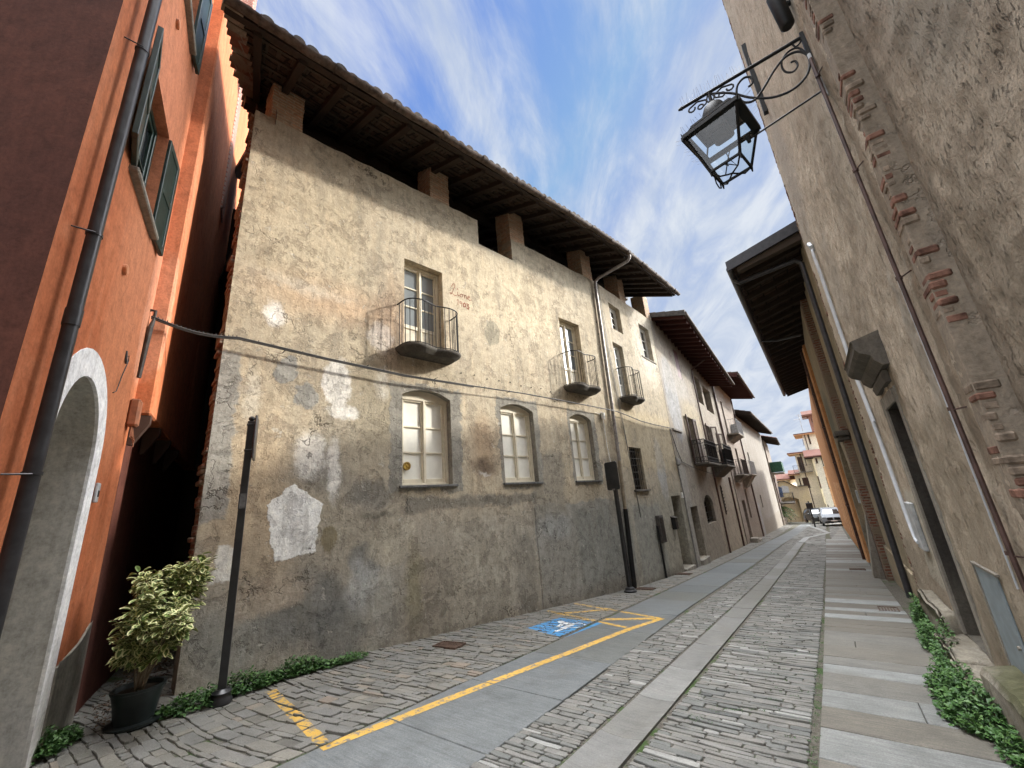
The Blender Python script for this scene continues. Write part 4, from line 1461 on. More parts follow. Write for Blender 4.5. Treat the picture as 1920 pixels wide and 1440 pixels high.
# rafters and battens
mb = MB(False)
for i in range(2, len(EP) - 1, 3):
    p, n = EP[i]
    a = vback(i, p, n, 0.12, -0.10)
    b = vback(i, p, n, SL - 0.2, -0.10)
    mb.bar(a, b, 0.11, 0.14)
for s_ in [0.10, 2.3, 5.0]:
    for i in range(0, len(EP) - 1, 1):
        a = vback(i, EP[i][0], EP[i][1], s_, -0.22 if s_ > 1 else -0.05)
        b = vback(i + 1, EP[i + 1][0], EP[i + 1][1], s_, -0.22 if s_ > 1 else -0.05)
        mb.bar(a, b, 0.16 if s_ > 1 else 0.10, 0.18 if s_ > 1 else 0.08)
mb.build('rafters', M_BEAM, roof1)
mb = MB(False)
s_ = 0.32
RS = random.Random(14)
while s_ < 5.5:
    for i in range(0, len(EP) - 1):
        a = vback(i, EP[i][0], EP[i][1], s_, -0.035)
        b = vback(i + 1, EP[i + 1][0], EP[i + 1][1], s_, -0.035)
        mb.bar(a, b, 0.045, 0.03)
    s_ += 0.33
# laths hanging or crossing where tiles have slipped
for i in range(len(EP) - 2):
    for s2 in (0.3, 0.63, 0.96, 1.29, 1.6):
        for q_ in range(2):
            if RS.random() < 0.75:
                f = RS.random() * .9
                p = EP[i][0].lerp(EP[i + 1][0], f)
                a = vback(i + f, p, EP[i][1], s2 + 0.03, -0.03)
                b = vback(i + f, p, EP[i][1], s2 + RS.uniform(.2, .30), -0.03)
                mb.bar(a, b, RS.uniform(.02, .06), 0.015)
mb.build('battens', M_BATTEN, roof1)
# props inside the loft
mb = MB()
for pts_, r_ in (([(-8.2, -0.6, 8.0), (-7.1, -1.4, 10.0)], .07), ([(-4.6, -0.6, 8.0), (-3.5, -1.4, 10.0)], .07), ([(-1.05, -0.5, 8.2), (-1.02, -0.45, 9.6)], .028), ([(-4.45, -0.30, 7.93), (-3.32, -0.30, 8.10)], .035)):
    mb = MB()
    mb.tube(pts_, r_, 7)
    mb.build('loft_prop', M_BEAM, H1, F1.M)

# gutter under the eave
mb = MB(False)
prev = None
for i, (p, n) in enumerate(EP):
    d = (EP[min(i + 1, len(EP) - 1)][0] - EP[max(0, i - 1)][0]).normalized()
    c = p + n * 0.075 + Vector((0, 0, -0.035 + 0.012 * math.sin(i * 0.9) + 0.01 * math.sin(i * 2.1)))
    rg = []
    for a in range(9):
        th = math.pi + math.pi * a / 8
        rg.append(mb.V(c + n * (0.078 * math.cos(th)) + Vector((0, 0, 0.078 * math.sin(th)))))
    for a in range(8, -1, -1):
        th = math.pi + math.pi * a / 8
        rg.append(mb.V(c + n * (0.070 * math.cos(th)) + Vector((0, 0, 0.070 * math.sin(th) + .003))))
    if prev:
        for a in range(18):
            mb.face([prev[a], prev[(a + 1) % 18], rg[(a + 1) % 18], rg[a]])
    prev = rg
    if i % 5 == 2:
        pts = [c + n * (0.086 * math.cos(math.pi + math.pi * a / 8)) + Vector((0, 0, 0.086 * math.sin(math.pi + math.pi * a / 8))) for a in range(9)]
        mb.tube([q for q in pts], 0.010, 5)
mb.build('gutter', M_ZINCD, roof1)
# downpipe with a swan neck, in three pieces: zinc, cast base
gp = F1.w(0.95, 0.0, 0)
mb = MB()
mb.tube([(0.98, 1.25, 9.18), (0.98, 1.24, 9.08), (0.96, 1.16, 8.98), (0.62, 0.20, 8.70), (0.56, 0.09, 8.58), (0.55, 0.075, 8.4), (0.47, 0.075, 5.2), (0.40, 0.075, 2.6)], 0.052, 10)
for z in (8.35, 6.9, 5.45, 4.3, 3.1):
    mb.tube([(0.515 - (8.35 - z) * .02 + .03, 0.075, z), (0.515 - (8.35 - z) * .02 + .03, 0.075, z + .03)], 0.062, 10)
dp = mb.build('downpipe', M_ZINC, H1, F1.M, smooth=True)
mb = MB()
mb.tube([(0.40, 0.075, 2.6), (0.33, 0.075, 1.5), (0.22, 0.075, -0.72)], 0.05, 10)
mb.tube([(0.355, 0.075, 1.9), (0.353, 0.075, 1.86)], 0.064, 10)
mb.tube([(0.26, 0.075, 0.0), (0.258, 0.075, -0.05)], 0.064, 10)
mb.build('lower_pipe', metal('painted_beige_pipe', (0.22, 0.18, 0.125), 0.7, 0.2, 0, 0.2), dp, F1.M, smooth=True)

# ---- windows and doors


def casement(par, F, u0, u1, z0, z1, D, fm, pm, rows_=3, panel_rows=0, rise=0.0, fw=0.055, name='window', bars=True, curtain=False, mid=True):
    """two leaves with glazing bars; lowest part may be a solid wooden panel"""
    mb = MB()
    y = -D
    th = 0.05
    if rise:
        zt = z1 - rise
        pts = arc_pts(u0, u1, zt, rise, 10)
        mb.prism_y([(u0, zt - .05)] + [(a, b) for a, b in pts] + [(u1, zt - .05)], y + .012, y + th + .02)
        z1i = zt - .03
    else:
        z1i = z1
        mb.box(u0, u1, y, y + th + .02, z1 - fw, z1, bev=.006)
        z1i = z1 - fw
    mb.box(u0, u0 + fw, y, y + th + .02, z0, z1i, bev=.006)
    mb.box(u1 - fw, u1, y, y + th + .02, z0, z1i, bev=.006)
    mb.box(u0 + fw, u1 - fw, y, y + th + .02, z0, z0 + fw * .8, bev=.006)
    fr = mb.build(name + '_frame' if False else name, fm, par, F.M)
    um = (u0 + u1) / 2
    leaves = ((u0 + fw, um), (um, u1 - fw)) if mid else ((u0 + fw, u1 - fw),)
    zb = z0 + fw * .8
    for k, (a, b) in enumerate(leaves):
        mb = MB()
        s_ = 0.05
        mb.box(a + .002, a + s_, y + .004, y + th, zb, z1i, bev=.005)
        mb.box(b - s_, b - .002, y + .004, y + th, zb, z1i, bev=.005)
        mb.box(a + s_, b - s_, y + .004, y + th, zb, zb + .07, bev=.004)
        mb.box(a + s_, b - s_, y + .004, y + th, z1i - .055, z1i, bev=.004)
        pz0 = zb + .07
        if panel_rows:
            pz1 = z0 + (z1 - z0) * 0.26
            mb.box(a + s_, b - s_, y + .012, y + .03, pz0, pz1)
            mb.box(a + s_, b - s_, y + .004, y + th, pz1, pz1 + .08, bev=.004)
            mb.box(a + s_ + .03, b - s_ - .03, y + .03, y + .036, pz0 + .05, pz1 - .05, bev=.003)
            pz0 = pz1 + .08
        H = z1i - .055 - pz0
        for r in range(1, rows_):
            zz_ = pz0 + H * r / rows_
            mb.box(a + s_, b - s_, y + .01, y + th - .008, zz_ - .013, zz_ + .013)
        lf = mb.build('leaf', fm, fr, F.M)
        mb = MB()
        mb.quad((a + s_, y + .018, pz0), (b - s_, y + .018, pz0), (b - s_, y + .018, z1i - .055), (a + s_, y + .018, z1i - .055))
        mb.build('pane', pm, fr, F.M)
    if mid:
        mb = MB()
        mb.box(um - .022, um + .022, y + th, y + th + .022, zb, z1i, bev=.006)
        mb.build('mullion', fm, fr, F.M)
    return fr


knob = None
for i, (a, b) in enumerate(((-6.57, -5.50), (-4.13, -3.06), (-1.64, -0.66))):
    wn = casement(H1, F1, a, b, 2.07, 3.86, 0.20, M_CREAM, M_PANEL, rows_=3, rise=0.14, fw=0.06)
    mb = MB()
    mb.box(a - .06, b + .10, -0.20, 0.045, 2.025, 2.068, bev=.006)
    mb.build('sill', M_SILL, wn, F1.M)
    if i == 0:
        mb = MB()
        mb.tube([(-6.40, -0.165, 2.42), (-6.40, -0.13, 2.42)], 0.075, 20)
        mb.tube([(-6.40, -0.13, 2.42), (-6.40, -0.118, 2.42)], [0.03, 0.02], 12)
        for k in range(20):
            th = 2 * math.pi * k / 20
            mb.tube([(-6.40 + .05 * math.cos(th), -.128, 2.42 + .05 * math.sin(th)), (-6.40 + .068 * math.cos(th), -.126, 2.42 + .068 * math.sin(th))], .006, 5)
        tag(mb.build('round_vent', M_BRASS, wn, F1.M), 'round brass vent set in the lower left pane')
for (F, a, b, z0, z1, fm, pm, rw, pr, dp_) in ((F1, -6.53, -5.60, 4.66, 6.64, M_CREAM, M_GLASS, 3, 1, .24), (F1, -1.58, -0.63, 4.66, 6.70, M_CREAM, M_GLASS, 3, 1, .24), (F2, 0.74, 1.52, 4.68, 6.66, M_GREYWIN, M_GLASS, 4, 1, .22)):
    d_ = casement(H1, F, a, b, z0, z1, dp_, fm, pm, rows_=rw, panel_rows=pr, name='balcony_door')
for (a, b, z0, z1) in ((0.92, 1.82, 7.22, 8.22), (3.56, 4.62, 6.78, 8.24)):
    casement(H1, F2, a, b, z0, z1, .24, M_GREYWIN, M_GLASSB, rows_=3)
# sun-lit stone slab below the far window
mb = MB(); mb.box(3.30, 4.78, -.24, .03, 6.72, 6.778, bev=.008); mb.build('sill', M_CONC, H1, F2.M)
# barred ground window
mb = MB()
mb.quad((0.68, -.2, 1.76), (1.62, -.2, 1.76), (1.62, -.2, 3.07), (0.68, -.2, 3.07))
gw = mb.build('barred_window', M_DARK, H1, F2.M)
mb = MB()
for k in range(6): mb.tube([(.76 + k * .155, -.06, 1.76), (.76 + k * .155, -.06, 3.07)], .010, 6)
for k in range(6): mb.box(.68, 1.62, -.072, -.048, 1.86 + k * .215, 1.875 + k * .215)
mb.build('grille', M_IRONW, gw, F2.M)
mb = MB(); mb.box(.58, 1.74, -.18, .07, 1.70, 1.758, bev=.008); mb.build('sill', M_CONCD, gw, F2.M)
# pale doorway
mb = MB()
mb.box(3.66, 4.62, -.46, -.42, -.93, 1.47)
dr = mb.build('door', M_DARK, H1, F2.M)
mb = MB(); mb.box(3.66, 4.66, -.42, .10, -1.12, -.932, bev=.01); mb.build('doorstep', M_CONC, dr, F2.M)
mb = MB(); mb.box(3.72, 4.58, -.42, -.40, -.92, 1.38); mb.build('door_leaf', M_PANEL, dr, F2.M)


# ---- balconies
def balcony_outline(ua, ub, dp_, n=28):
    """rounded slab with a shallow waist in its front"""
    um, hw = (ua + ub) / 2, (ub - ua) / 2
    pts = []
    for i in range(n + 1):
        s_ = -1 + 2 * i / n
        th = math.pi * (s_ + 1) / 2
        cx_ = -math.cos(th)
        sx = math.copysign(abs(cx_) ** 0.55, cx_)
        py = (abs(math.sin(th)) ** 0.5)
        dip = 0.20 * math.exp(-(sx / 0.33) ** 2)
        pts.append((um + hw * sx, dp_ * (py * (1.0 - dip))))
    return pts


def balcony(F, ua, ub, dp_, zf, hr, bars=20, name='balcony'):
    ol = balcony_outline(ua, ub, dp_)
    mb = MB()
    # slab with rolled edge, undercut below
    prof = [(0.0, 0.0), (0.0, -0.035), (0.02, -0.06), (0.06, -0.085), (0.13, -0.13)]
    n = len(ol)
    rings = []
    um = (ua + ub) / 2
    for off, dz in prof:
        rings.append([mb.V((um + (u - um) * (1 - off * 1.4), max(p * (1 - off * 1.6), 0.0) if 0 < i < n - 1 else 0.0, zf + dz)) for i, (u, p) in enumerate(ol)])
    for a, b in zip(rings, rings[1:]):
        for k in range(n - 1):
            mb.face([b[k], b[k + 1], a[k + 1], a[k]])
    mb.face(rings[0])
    mb.face(list(reversed(rings[-1])))
    bl = mb.build(name, M_CONCD, H1, F.M, smooth=False)
    mb = MB()
    zt = zf + hr
    k_ = 0.94
    rl = [(um + (u - um) * k_, p * k_ if 0 < i < n - 1 else -0.02) for i, (u, p) in enumerate(ol)]
    mb.tube([(u, p, zt) for u, p in rl], 0.013, 7)
    mb.tube([(u, p, zf + .03) for u, p in rl], 0.009, 6)
    # equal spacing of the uprights
    L = [0]
    for (a, b), (c, d) in zip(rl, rl[1:]): L.append(L[-1] + math.hypot(c - a, d - b))
    for k in range(1, bars):
        s_ = L[-1] * k / bars
        i = max(j for j in range(n) if L[j] <= s_)
        i = min(i, n - 2)
        f = (s_ - L[i]) / (L[i + 1] - L[i])
        u, p = rl[i][0] + (rl[i + 1][0] - rl[i][0]) * f, rl[i][1] + (rl[i + 1][1] - rl[i][1]) * f
        mb.tube([(u, p, zf), (u, p, zt)], 0.0075, 5)
    mb.build('railing', M_IRON, bl, F.M, smooth=True)
    return bl


balcony(F1, -6.72, -5.40, 0.50, 4.60, 0.92, 20)
balcony(F1, -1.74, -0.42, 0.48, 4.58, 0.95, 20)
balcony(F2, 0.62, 1.80, 0.48, 4.66, 0.98, 18)

# the red scrawl on the plaster
mb = MB()


def stroke(mb, pts, r=0.007, y=0.004):
    for a, b in zip(pts, pts[1:]):
        d = Vector((b[0] - a[0], 0, b[1] - a[1]))
        if d.length < 1e-6: continue
        s_ = Vector((-d.z, 0, d.x)).normalized() * r
        e = d.normalized() * r * .7
        A, B = Vector((a[0], y, a[1])) - e, Vector((b[0], y, b[1])) + e
        mb.poly([A - s_, B - s_, B + s_, A + s_])


def S(x, z): return (-5.40 + x, 6.28 + z)


# L i o n e (cursive) and 1903
stroke(mb, [S(.04, .10), S(.08, .19), S(.13, .20), S(.13, .13), S(.08, .03), S(.05, -.06), S(.01, -.10), S(-.01, -.07), S(.04, -.06), S(.12, -.10), S(.17, -.08)])
stroke(mb, [S(.20, .02), S(.20, -.05), S(.22, -.08), S(.25, -.05)])
stroke(mb, [S(.20, .09), S(.21, .10)], .012)
stroke(mb, [S(.31, .0), S(.27, -.03), S(.28, -.08), S(.33, -.07), S(.34, -.02), S(.31, .0), S(.37, .0)])
stroke(mb, [S(.39, .01), S(.39, -.08), S(.40, -.01), S(.44, .01), S(.46, -.08), S(.49, -.06)])
stroke(mb, [S(.50, -.03), S(.55, -.01), S(.54, .02), S(.50, .01), S(.49, -.05), S(.53, -.09), S(.60, -.06)])
stroke(mb, [S(.17, -.20), S(.21, -.17), S(.20, -.31)])
stroke(mb, [S(.31, -.20), S(.26, -.20), S(.26, -.25), S(.31, -.24), S(.31, -.20), S(.30, -.32)])
stroke(mb, [S(.39, -.20), S(.35, -.24), S(.36, -.31), S(.41, -.29), S(.42, -.23), S(.39, -.20)], .012)
stroke(mb, [S(.45, -.20), S(.50, -.21), S(.47, -.25), S(.51, -.28), S(.49, -.33), S(.45, -.31)], .012)
tag(mb.build('graffiti', metal('faded_red_paint', (0.25, 0.095, 0.065), 0.9, 0.1, 0, 0.4), H1, F1.M), 'faded red handwriting Lione 1903 on the plaster')

for k in range(14):
    mb = MB()
    mb.tube([(-5.2 + .36 * k, -.01, 4.36 + .02 * math.sin(k * 2.1)), (-5.2 + .36 * k, .02, 4.36 + .02 * math.sin(k * 2.1))], .012, 6)
    mb.build('nail', M_IRONW, H1, F1.M)
# cleats and rusty ties by the downpipe
mb = MB()
for z in (7.05, 6.62, 6.35):
    mb = MB()
    mb.tube([(0.36, 0.0, z), (0.36, .06, z), (0.32, .09, z + .02), (0.28, .06, z)], .007, 5)
    mb.build('iron_hook', M_IRONW, H1, F1.M)


# ================================================================ orange building at the left
OB = thing('orange_house', 'terracotta orange house with white banded archway and dark green shutters at the left edge', 'house', T(-5.3, 0.3, 0))
arch = dict(u0=-1.06, u1=0.02, z0=-1.0, z1=2.93, rise=0.62, depth=0.55)
mb = MB()
wall_mesh(-1.78, 1.12, -1.5, 11.5, [arch, dict(u0=-0.74, u1=0.26, z0=4.97, z1=6.34, depth=.22), dict(u0=-0.36, u1=0.28, z0=8.02, z1=9.5, depth=.22)], thick=.04, mb=mb, arch_n=18, ends=(False, True), back=False)
mb.build('wall', ORG, OB, FO.M)
# dark return wall towards the street
q = FO.w(-1.78, 0, 0)
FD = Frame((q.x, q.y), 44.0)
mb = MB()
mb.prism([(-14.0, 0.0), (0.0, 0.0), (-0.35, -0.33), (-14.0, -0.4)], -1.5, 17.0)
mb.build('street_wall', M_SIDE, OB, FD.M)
# jettied upper part over the alley
mb = MB()
mb.box(1.12, 4.4, -0.3, 0.17, 2.98, 11.8, bev=.02)
mb.build('overhanging_wall', ORG, OB, FO.M)
mb = MB()
mb.box(4.4, 5.0, -0.3, 0.20, 8.5, 16.6, bev=.02)
mb.build('brick_chimney', M_BRICKT, OB, FO.M)
mb = MB()
mb.box(4.4, 9.5, -0.3, 0.17, 2.98, 15.0)
mb.build('overhanging_wall', ORG, OB, FO.M)
for u in (1.14, 1.9, 2.9, 3.9):
    mb = MB()
    mb.prism_x([(0.0, 2.62), (0.04, 2.62), (0.17, 2.88), (0.17, 2.975), (0.0, 2.975)], u, u + 0.10)
    mb.build('corbel', M_BROWNS, OB, FO.M)
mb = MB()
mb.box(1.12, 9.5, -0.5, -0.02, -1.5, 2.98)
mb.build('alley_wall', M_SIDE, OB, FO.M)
# far wall added to close the alley and keep it dark
mb = MB(); mb.box(9.3, 9.6, -0.6, 6.0, -1.5, 9.0); mb.build('added_end_wall', M_SIDE, OB, FO.M)
mb = MB(); mb.box(-1.78, 9.5, -5, -0.62, 11.4, 11.6); mb.build('roof', M_TILE, OB, FO.M)
# white painted band round the archway
mb = MB()
inner = [(-1.052, -1.0)] + arc_pts(-1.052, 0.012, 2.31, 0.612, 18) + [(0.012, -1.0)]
outer = [(-1.26, -1.0)] + arc_pts(-1.26, 0.235, 2.33, 0.83, 18) + [(0.235, -1.0)]
for (a, b), (c, d) in zip(zip(inner, inner[1:]), zip(outer, outer[1:])):
    mb.quad((a[0], .006, a[1]), (b[0], .006, b[1]), (d[0], .006, d[1]), (c[0], .006, c[1]))
    mb.quad((a[0], .006, a[1]), (a[0], -.02, a[1]), (b[0], -.02, b[1]), (b[0], .006, b[1]))
    mb.quad((c[0], .006, c[1]), (d[0], .006, d[1]), (d[0], -.01, d[1]), (c[0], -.01, c[1]))
mb.build('white_band', M_WHITEB, OB, FO.M)
mb = MB()
jamb = [(-1.054, -1.0)] + arc_pts(-1.054, 0.014, 2.31, 0.614, 18) + [(0.014, -1.0)]
for a, b in zip(jamb, jamb[1:]):
    mb.quad((a[0], -.02, a[1]), (a[0], -.55, a[1]), (b[0], -.55, b[1]), (b[0], -.02, b[1]))
mb.box(-1.1, .06, -.62, -.55, -1, 2.95)
mb.build('arch_reveal', M_GREYNICHE, OB, FO.M, smooth=True)
mb = MB(); mb.box(-1.22, -1.165, .01, .03, 0.6, 1.95, bev=.005); mb.build('trim_board', M_PAINTW, OB, FO.M)
# cement skirting
mb = MB()
mb.poly([(0.24, .02, -1.0), (1.10, .02, -1.0), (1.10, .02, 0.80), (0.75, .02, 0.62), (0.24, .02, 0.62)])
mb.prism_y([(0.24, -1), (1.10, -1), (1.10, 0.78), (0.8, 0.66), (0.24, 0.58)], 0.0, 0.02)
mb.build('skirting', M_CONC, OB, FO.M)


def shutter_leaf(par, F, hinge_u, z0, z1, w_, ang, side, mat, p=0.03, louv=False):
    """leaf swung out from the wall by ang degrees; side +1 lies towards +u when flat"""
    M = F.M @ Matrix.Translation((hinge_u, -p, 0)) @ Matrix.Rotation(rad(-ang) * side, 4, 'Z')
    mb = MB()
    s_ = side
    X = lambda v: v * s_
    fw = .075
    mb.box(X(0), X(fw), 0, .045, z0, z1, bev=.005)
    mb.box(X(w_ - fw), X(w_), 0, .045, z0, z1, bev=.005)
    zm = (z0 + z1) / 2
    for a, b in ((z0, z0 + .10), (zm - .05, zm + .05), (z1 - .09, z1)):
        mb.box(X(fw), X(w_ - fw), 0, .043, a, b, bev=.005)
    if louv:
        z = z0 + .12
        while z < z1 - .11:
            if abs(z - zm) > .06:
                mb.bar((X(fw), .022, z), (X(w_ - fw), .022, z), .042, .008)
            z += .05
    else:
        mb.box(X(fw), X(w_ - fw), .012, .028, z0 + .1, z1 - .09)
        z = z0 + .14
        while z < z1 - .11:
            if abs(z - zm) > .07:
                mb.box(X(fw), X(w_ - fw), .028, .034, z, z + .012)
            z += .05
    return mb.build('shutter', mat, par, M)


wn = casement(OB, FO, -0.74, 0.26, 4.97, 6.34, .18, M_GREEN, M_GLASSB, rows_=2)
mb = MB(); mb.box(-.82, .36, -.15, .075, 4.91, 4.968, bev=.012); mb.build('sill', M_CONC, wn, FO.M)
shutter_leaf(wn, FO, -0.74, 4.985, 6.32, .50, 170, 1, M_GREEN, .035)
shutter_leaf(wn, FO, 0.26, 4.94, 6.32, .50, 176, -1, M_GREEN, .03)
wn = casement(OB, FO, -0.36, 0.28, 8.02, 9.5, .18, M_GREEN, M_GLASSB, rows_=2)
mb = MB(); mb.box(-.44, .38, -.15, .07, 7.96, 8.018, bev=.012); mb.build('sill', M_CONC, wn, FO.M)
shutter_leaf(wn, FO, -0.36, 8.03, 9.5, .40, 170, 1, M_GREEN, .035)
shutter_leaf(wn, FO, 0.28, 8.0, 9.5, .42, 174, -1, M_GREEN, .035)
mb = MB()
mb.tube([(-1.52, .10, z) for z in (11.4, 8, 6, 4, 2, 0.8)], .042, 14)
for z in (9.5, 7.35, 5.6, 3.72, 2.0):
    mb.tube([(-1.52, .10, z), (-1.52, .10, z + .02)], .048, 14)
    mb.tube([(-1.58, .12, z), (-1.60, .0, z)], .006, 5)
mb.tube([(-1.52, .10, 3.0), (-1.52, .10, 3.12)], .047, 14)
mb.build('downpipe', M_PIPE, OB, FO.M, smooth=True)
mb = MB()
for u, z in ((-.32, 4.11), (-.43, 7.42)):
    mb.tube([(u, 0, z), (u, .03, z)], .055, 18)
    mb.tube([(u, .03, z), (u, .034, z)], .042, 18)
mb.build('round_cap', metal('orange_cap', (0.50, 0.20, 0.09), 0.6), OB, FO.M)
mb = MB()
mb.box(.255, .335, .005, .03, 1.93, 2.11, bev=.006)
dbell = mb.build('door_bell', M_GBOX, None, FO.M)
tag(dbell, 'small grey intercom plate on the orange wall beside the white archway', 'intercom')
mb = MB(); mb.box(.275, .315, .03, .034, 1.98, 2.04, bev=.002); mb.build('button', M_IRON, dbell, FO.M)
mb = MB()
mb.box(.90, 1.04, .0, .10, 2.80, 3.12, bev=.02)
RS = random.Random(2)
for k in range(6):
    mb.tube([(.95, .05, 2.80), (.93 + RS.uniform(-.1, .1), .07, 2.70 - RS.uniform(0, .05)), (.98, .09, 2.62 + RS.uniform(-.06, .05)), (1.02, .06, 2.74), (1.0, .05, 2.82)], .005, 5)
tag(mb.build('junction_box', metal('rusty_orange_box', (0.25, 0.09, 0.04), 0.8), None, FO.M), 'painted junction box with tangled wires under the overhang of the orange house', 'junction box')
mb = MB()
mb.tube([(.36, .0, 3.42), (.36, .03, 3.45), (.38, .03, 3.40), (.30, .02, 3.2), (.24, .015, 3.02), (.16, .01, 2.98)], .005, 5)
mb.tube([(.36, .0, 3.50), (.36, .02, 3.36)], .012, 6)
tag(mb.build('loose_wire', M_WIRE, None, FO.M), 'short loose wire dangling from the orange wall above the archway', 'wire')

# ---- the cable across the alley and along the facade
mb = MB(False)
A = FO.w(1.02, .02, 4.22)
B = F1.w(-9.2, .16, 4.15)
pts = [A.lerp(B, i / 10) + Vector((0, 0, -.07 * math.sin(math.pi * i / 10))) for i in range(11)]
us = [(-8.0, 4.08), (-6.6, 4.03), (-5.0, 4.06), (-3.5, 4.10), (-2.0, 4.10), (-.5, 4.09), (.5, 4.08)]
pts += [F1.w(u, .16, z) for u, z in us]
pts += [F2.w(u, .12, z) for u, z in ((.6, 4.06), (1.8, 3.98), (3.0, 3.98), (4.9, 4.02))]
mb.tube(pts, .014, 6)
mb.tube([p + Vector((0, 0, -.022)) for p in pts[:14]], .010, 6)
RS = random.Random(12)
for p, q in zip(pts, pts[1:]):
    for f in (.2, .7):
        c = p.lerp(q, f)
        mb.tube([c + Vector((0, 0, -.03)), c + Vector((0, 0, .03))], .006, 4)
for u in (-8.6, -7.3, -5.9, -3.9, -2.2, -.3):
    c = F1.w(u, 0, 4.10)
    mb.tube([c, c + F1.n * .16], .006, 5)
cable = tag(mb.build('cable', M_WIRE, None), 'dark bundled cable strung from the orange house along the plastered facade', 'cable')
mb = MB(False)
A = FO.w(1.02, .0, 4.30)
mb.tube([A, A + FO.n * .05, FO.w(1.03, .05, 4.2), FO.w(1.0, .035, 4.05), FO.w(1.0, .02, 3.4)], [.02, .02, .016, .03, .022], 7)
mb.build('wall_bracket', M_IRONW, cable)
# vertical cables beside the downpipe
mb = MB()
mb.tube([(.18, .02, 8.7), (.22, .03, 6), (.40, .03, 4.2), (.62, .03, 2.2), (.72, .02, .95)], .009, 5)
mb.tube([(.26, .02, 8.7), (.30, .03, 6), (.50, .03, 4.0), (.55, .03, 3.0)], .007, 5)
tag(mb.build('cable', M_WIRE, None, F2.M), 'thin dark cables dropping down the facade beside the zinc downpipe', 'cable')
mb = MB()
mb.tube([(-.12, .02, 4.02), (-.12, .10, 3.92), (-.10, .11, 3.86)], .02, 8)
mb.tube([(-.10, .06, 3.98), (-.10, .06, 3.80)], [.065, .05], 12)
mb.tube([(-.08, .03, 3.8), (-.06, .03, 3.0), (.02, .03, 2.35)], .012, 6)
mb.tube([(-.20, .02, 3.95), (-.42, .02, 3.98)], .008, 5)
tag(mb.build('junction_box', M_PAINTW, None, F1.M), 'small round white junction box near the downpipe with its conduit', 'junction box')


# ---- posts
def seen(px, py, d): return at_dist(px, py, d)


P1 = Vector((-5.53, 2.07, 0)); P1.z = gz(P1.x, P1.y)
az1 = 0.0
post = thing('sign_post', 'tall black sign post standing in weeds at the alley mouth, plate seen edge on', 'sign post', T(P1.x, P1.y, P1.z, rad(65)), 'black sign posts on the left side')
M1 = T(P1.x, P1.y, P1.z, rad(65))
mb = MB(False)
mb.box(-.038, .038, -.030, .030, 0.0, 3.0, bev=.006)
mb.box(-.034, .034, -.034, .034, 3.0, 3.06, bev=.02)
mb.build('pole', M_POST, post, M1)
mb = MB(False)
mb.lathe([(.10, 0), (.105, .03), (.09, .06), (.085, .09), (.095, .11), (.06, .14)], 18)
mb.build('base', M_POST, post, M1, smooth=True)
mb = MB(False)
mb.box(.045, .068, -.16, .16, 2.52, 3.05, bev=.01)
for z in (2.62, 2.94):
    mb.box(-.045, .05, -.036, .036, z, z + .025, bev=.004)
mb.build('sign_plate', M_POST, post, M1)
mb = MB(False)
mb.box(-.030, .030, -.0345, -.030, 1.95, 2.12); mb.box(-.0425, -.038, -.022, .022, 1.95, 2.12)
mb.build('sticker', metal('faded_sticker', (0.10, 0.10, 0.10), 0.6, 0.3, 0, 0.6), post, M1)

P2 = Vector((-4.47, 10.62, 0)); P2.z = gz(P2.x, P2.y)
M2 = T(P2.x, P2.y, P2.z, rad(-24))
post2 = thing('sign_post', 'black sign post on the cobbles with a blank rounded black plate facing down the street', 'sign post', M2, 'black sign posts on the left side')
mb = MB(False)
mb.box(-.045, .045, -.045, .045, 0.03, 2.5, bev=.008)
mb.build('pole', M_POST, post2, M2)
mb = MB(False); mb.lathe([(.16, 0), (.165, .04), (.12, .06), (.11, .10), (.07, .12)], 18); mb.build('base', M_POST, post2, M2, smooth=True)
mb = MB(False)
w_, h_ = .235, .37
zc = 2.86
pl = []
for cx_, cz_, a0 in ((w_ - .06, h_ - .06, 0), (-w_ + .06, h_ - .06, 90), (-w_ + .06, -h_ + .06, 180), (w_ - .06, -h_ + .06, 270)):
    for k in range(5):
        th = rad(a0 + 22.5 * k)
        pl.append((cx_ + .06 * math.cos(th), zc + cz_ + .06 * math.sin(th)))
mb.prism_y(pl, -.065, -.045)
mb.build('sign_plate', M_POST, post2, M2)
mb = MB(False); mb.box(-.05, .05, -.069, -.0655, zc - h_ - .01, zc - h_ + .03); mb.build('clamp', M_ZINC, post2, M2)
# black stand pipe next to the post
mb = MB()
mb.tube([(.30, .09, 1.25), (.17, .09, -.80)], .065, 10)
mb.build('pipe_boot', M_IRON, H1, F1.M, smooth=True)

# gas meter box, letter box, rain pipe on second stretch
mb = MB()
mb.box(1.86, 2.22, .0, .13, .10, .92, bev=.012)
mtr = tag(mb.build('meter_cabinet', M_IRONW, None, F2.M), 'narrow dark metal meter cabinet fixed low on the plaster wall', 'meter cabinet')
mb = MB(); mb.box(1.90, 2.18, .13, .14, .16, .86, bev=.006); mb.tube([(1.92, .14, .7), (1.92, .16, .7)], .015, 6); mb.build('door', M_IRON, mtr, F2.M)
mb = MB(); mb.tube([(1.78, .06, .62), (1.80, .06, -.3), (1.84, .05, -.98)], .035, 8); mb.build('pipe', M_IRON, mtr, F2.M)
mb = MB()
mb.box(3.24, 3.46, .0, .15, .38, .76, bev=.012)
lb = tag(mb.build('letter_box', M_IRON, None, F2.M), 'small black letter box left of the pale doorway', 'letter box')
mb = MB(); mb.box(3.27, 3.43, .15, .156, .62, .66); mb.prism_x([(0, .76), (.17, .76), (0, .81)], 3.22, 3.48); mb.build('flap', M_IRONW, lb, F2.M)
mb = MB(); mb.box(4.78, 4.86, .0, .06, 1.36, 1.56, bev=.01); tag(mb.build('intercom', M_PAINTW, None, F2.M), 'tiny white intercom beside the pale doorway', 'intercom')
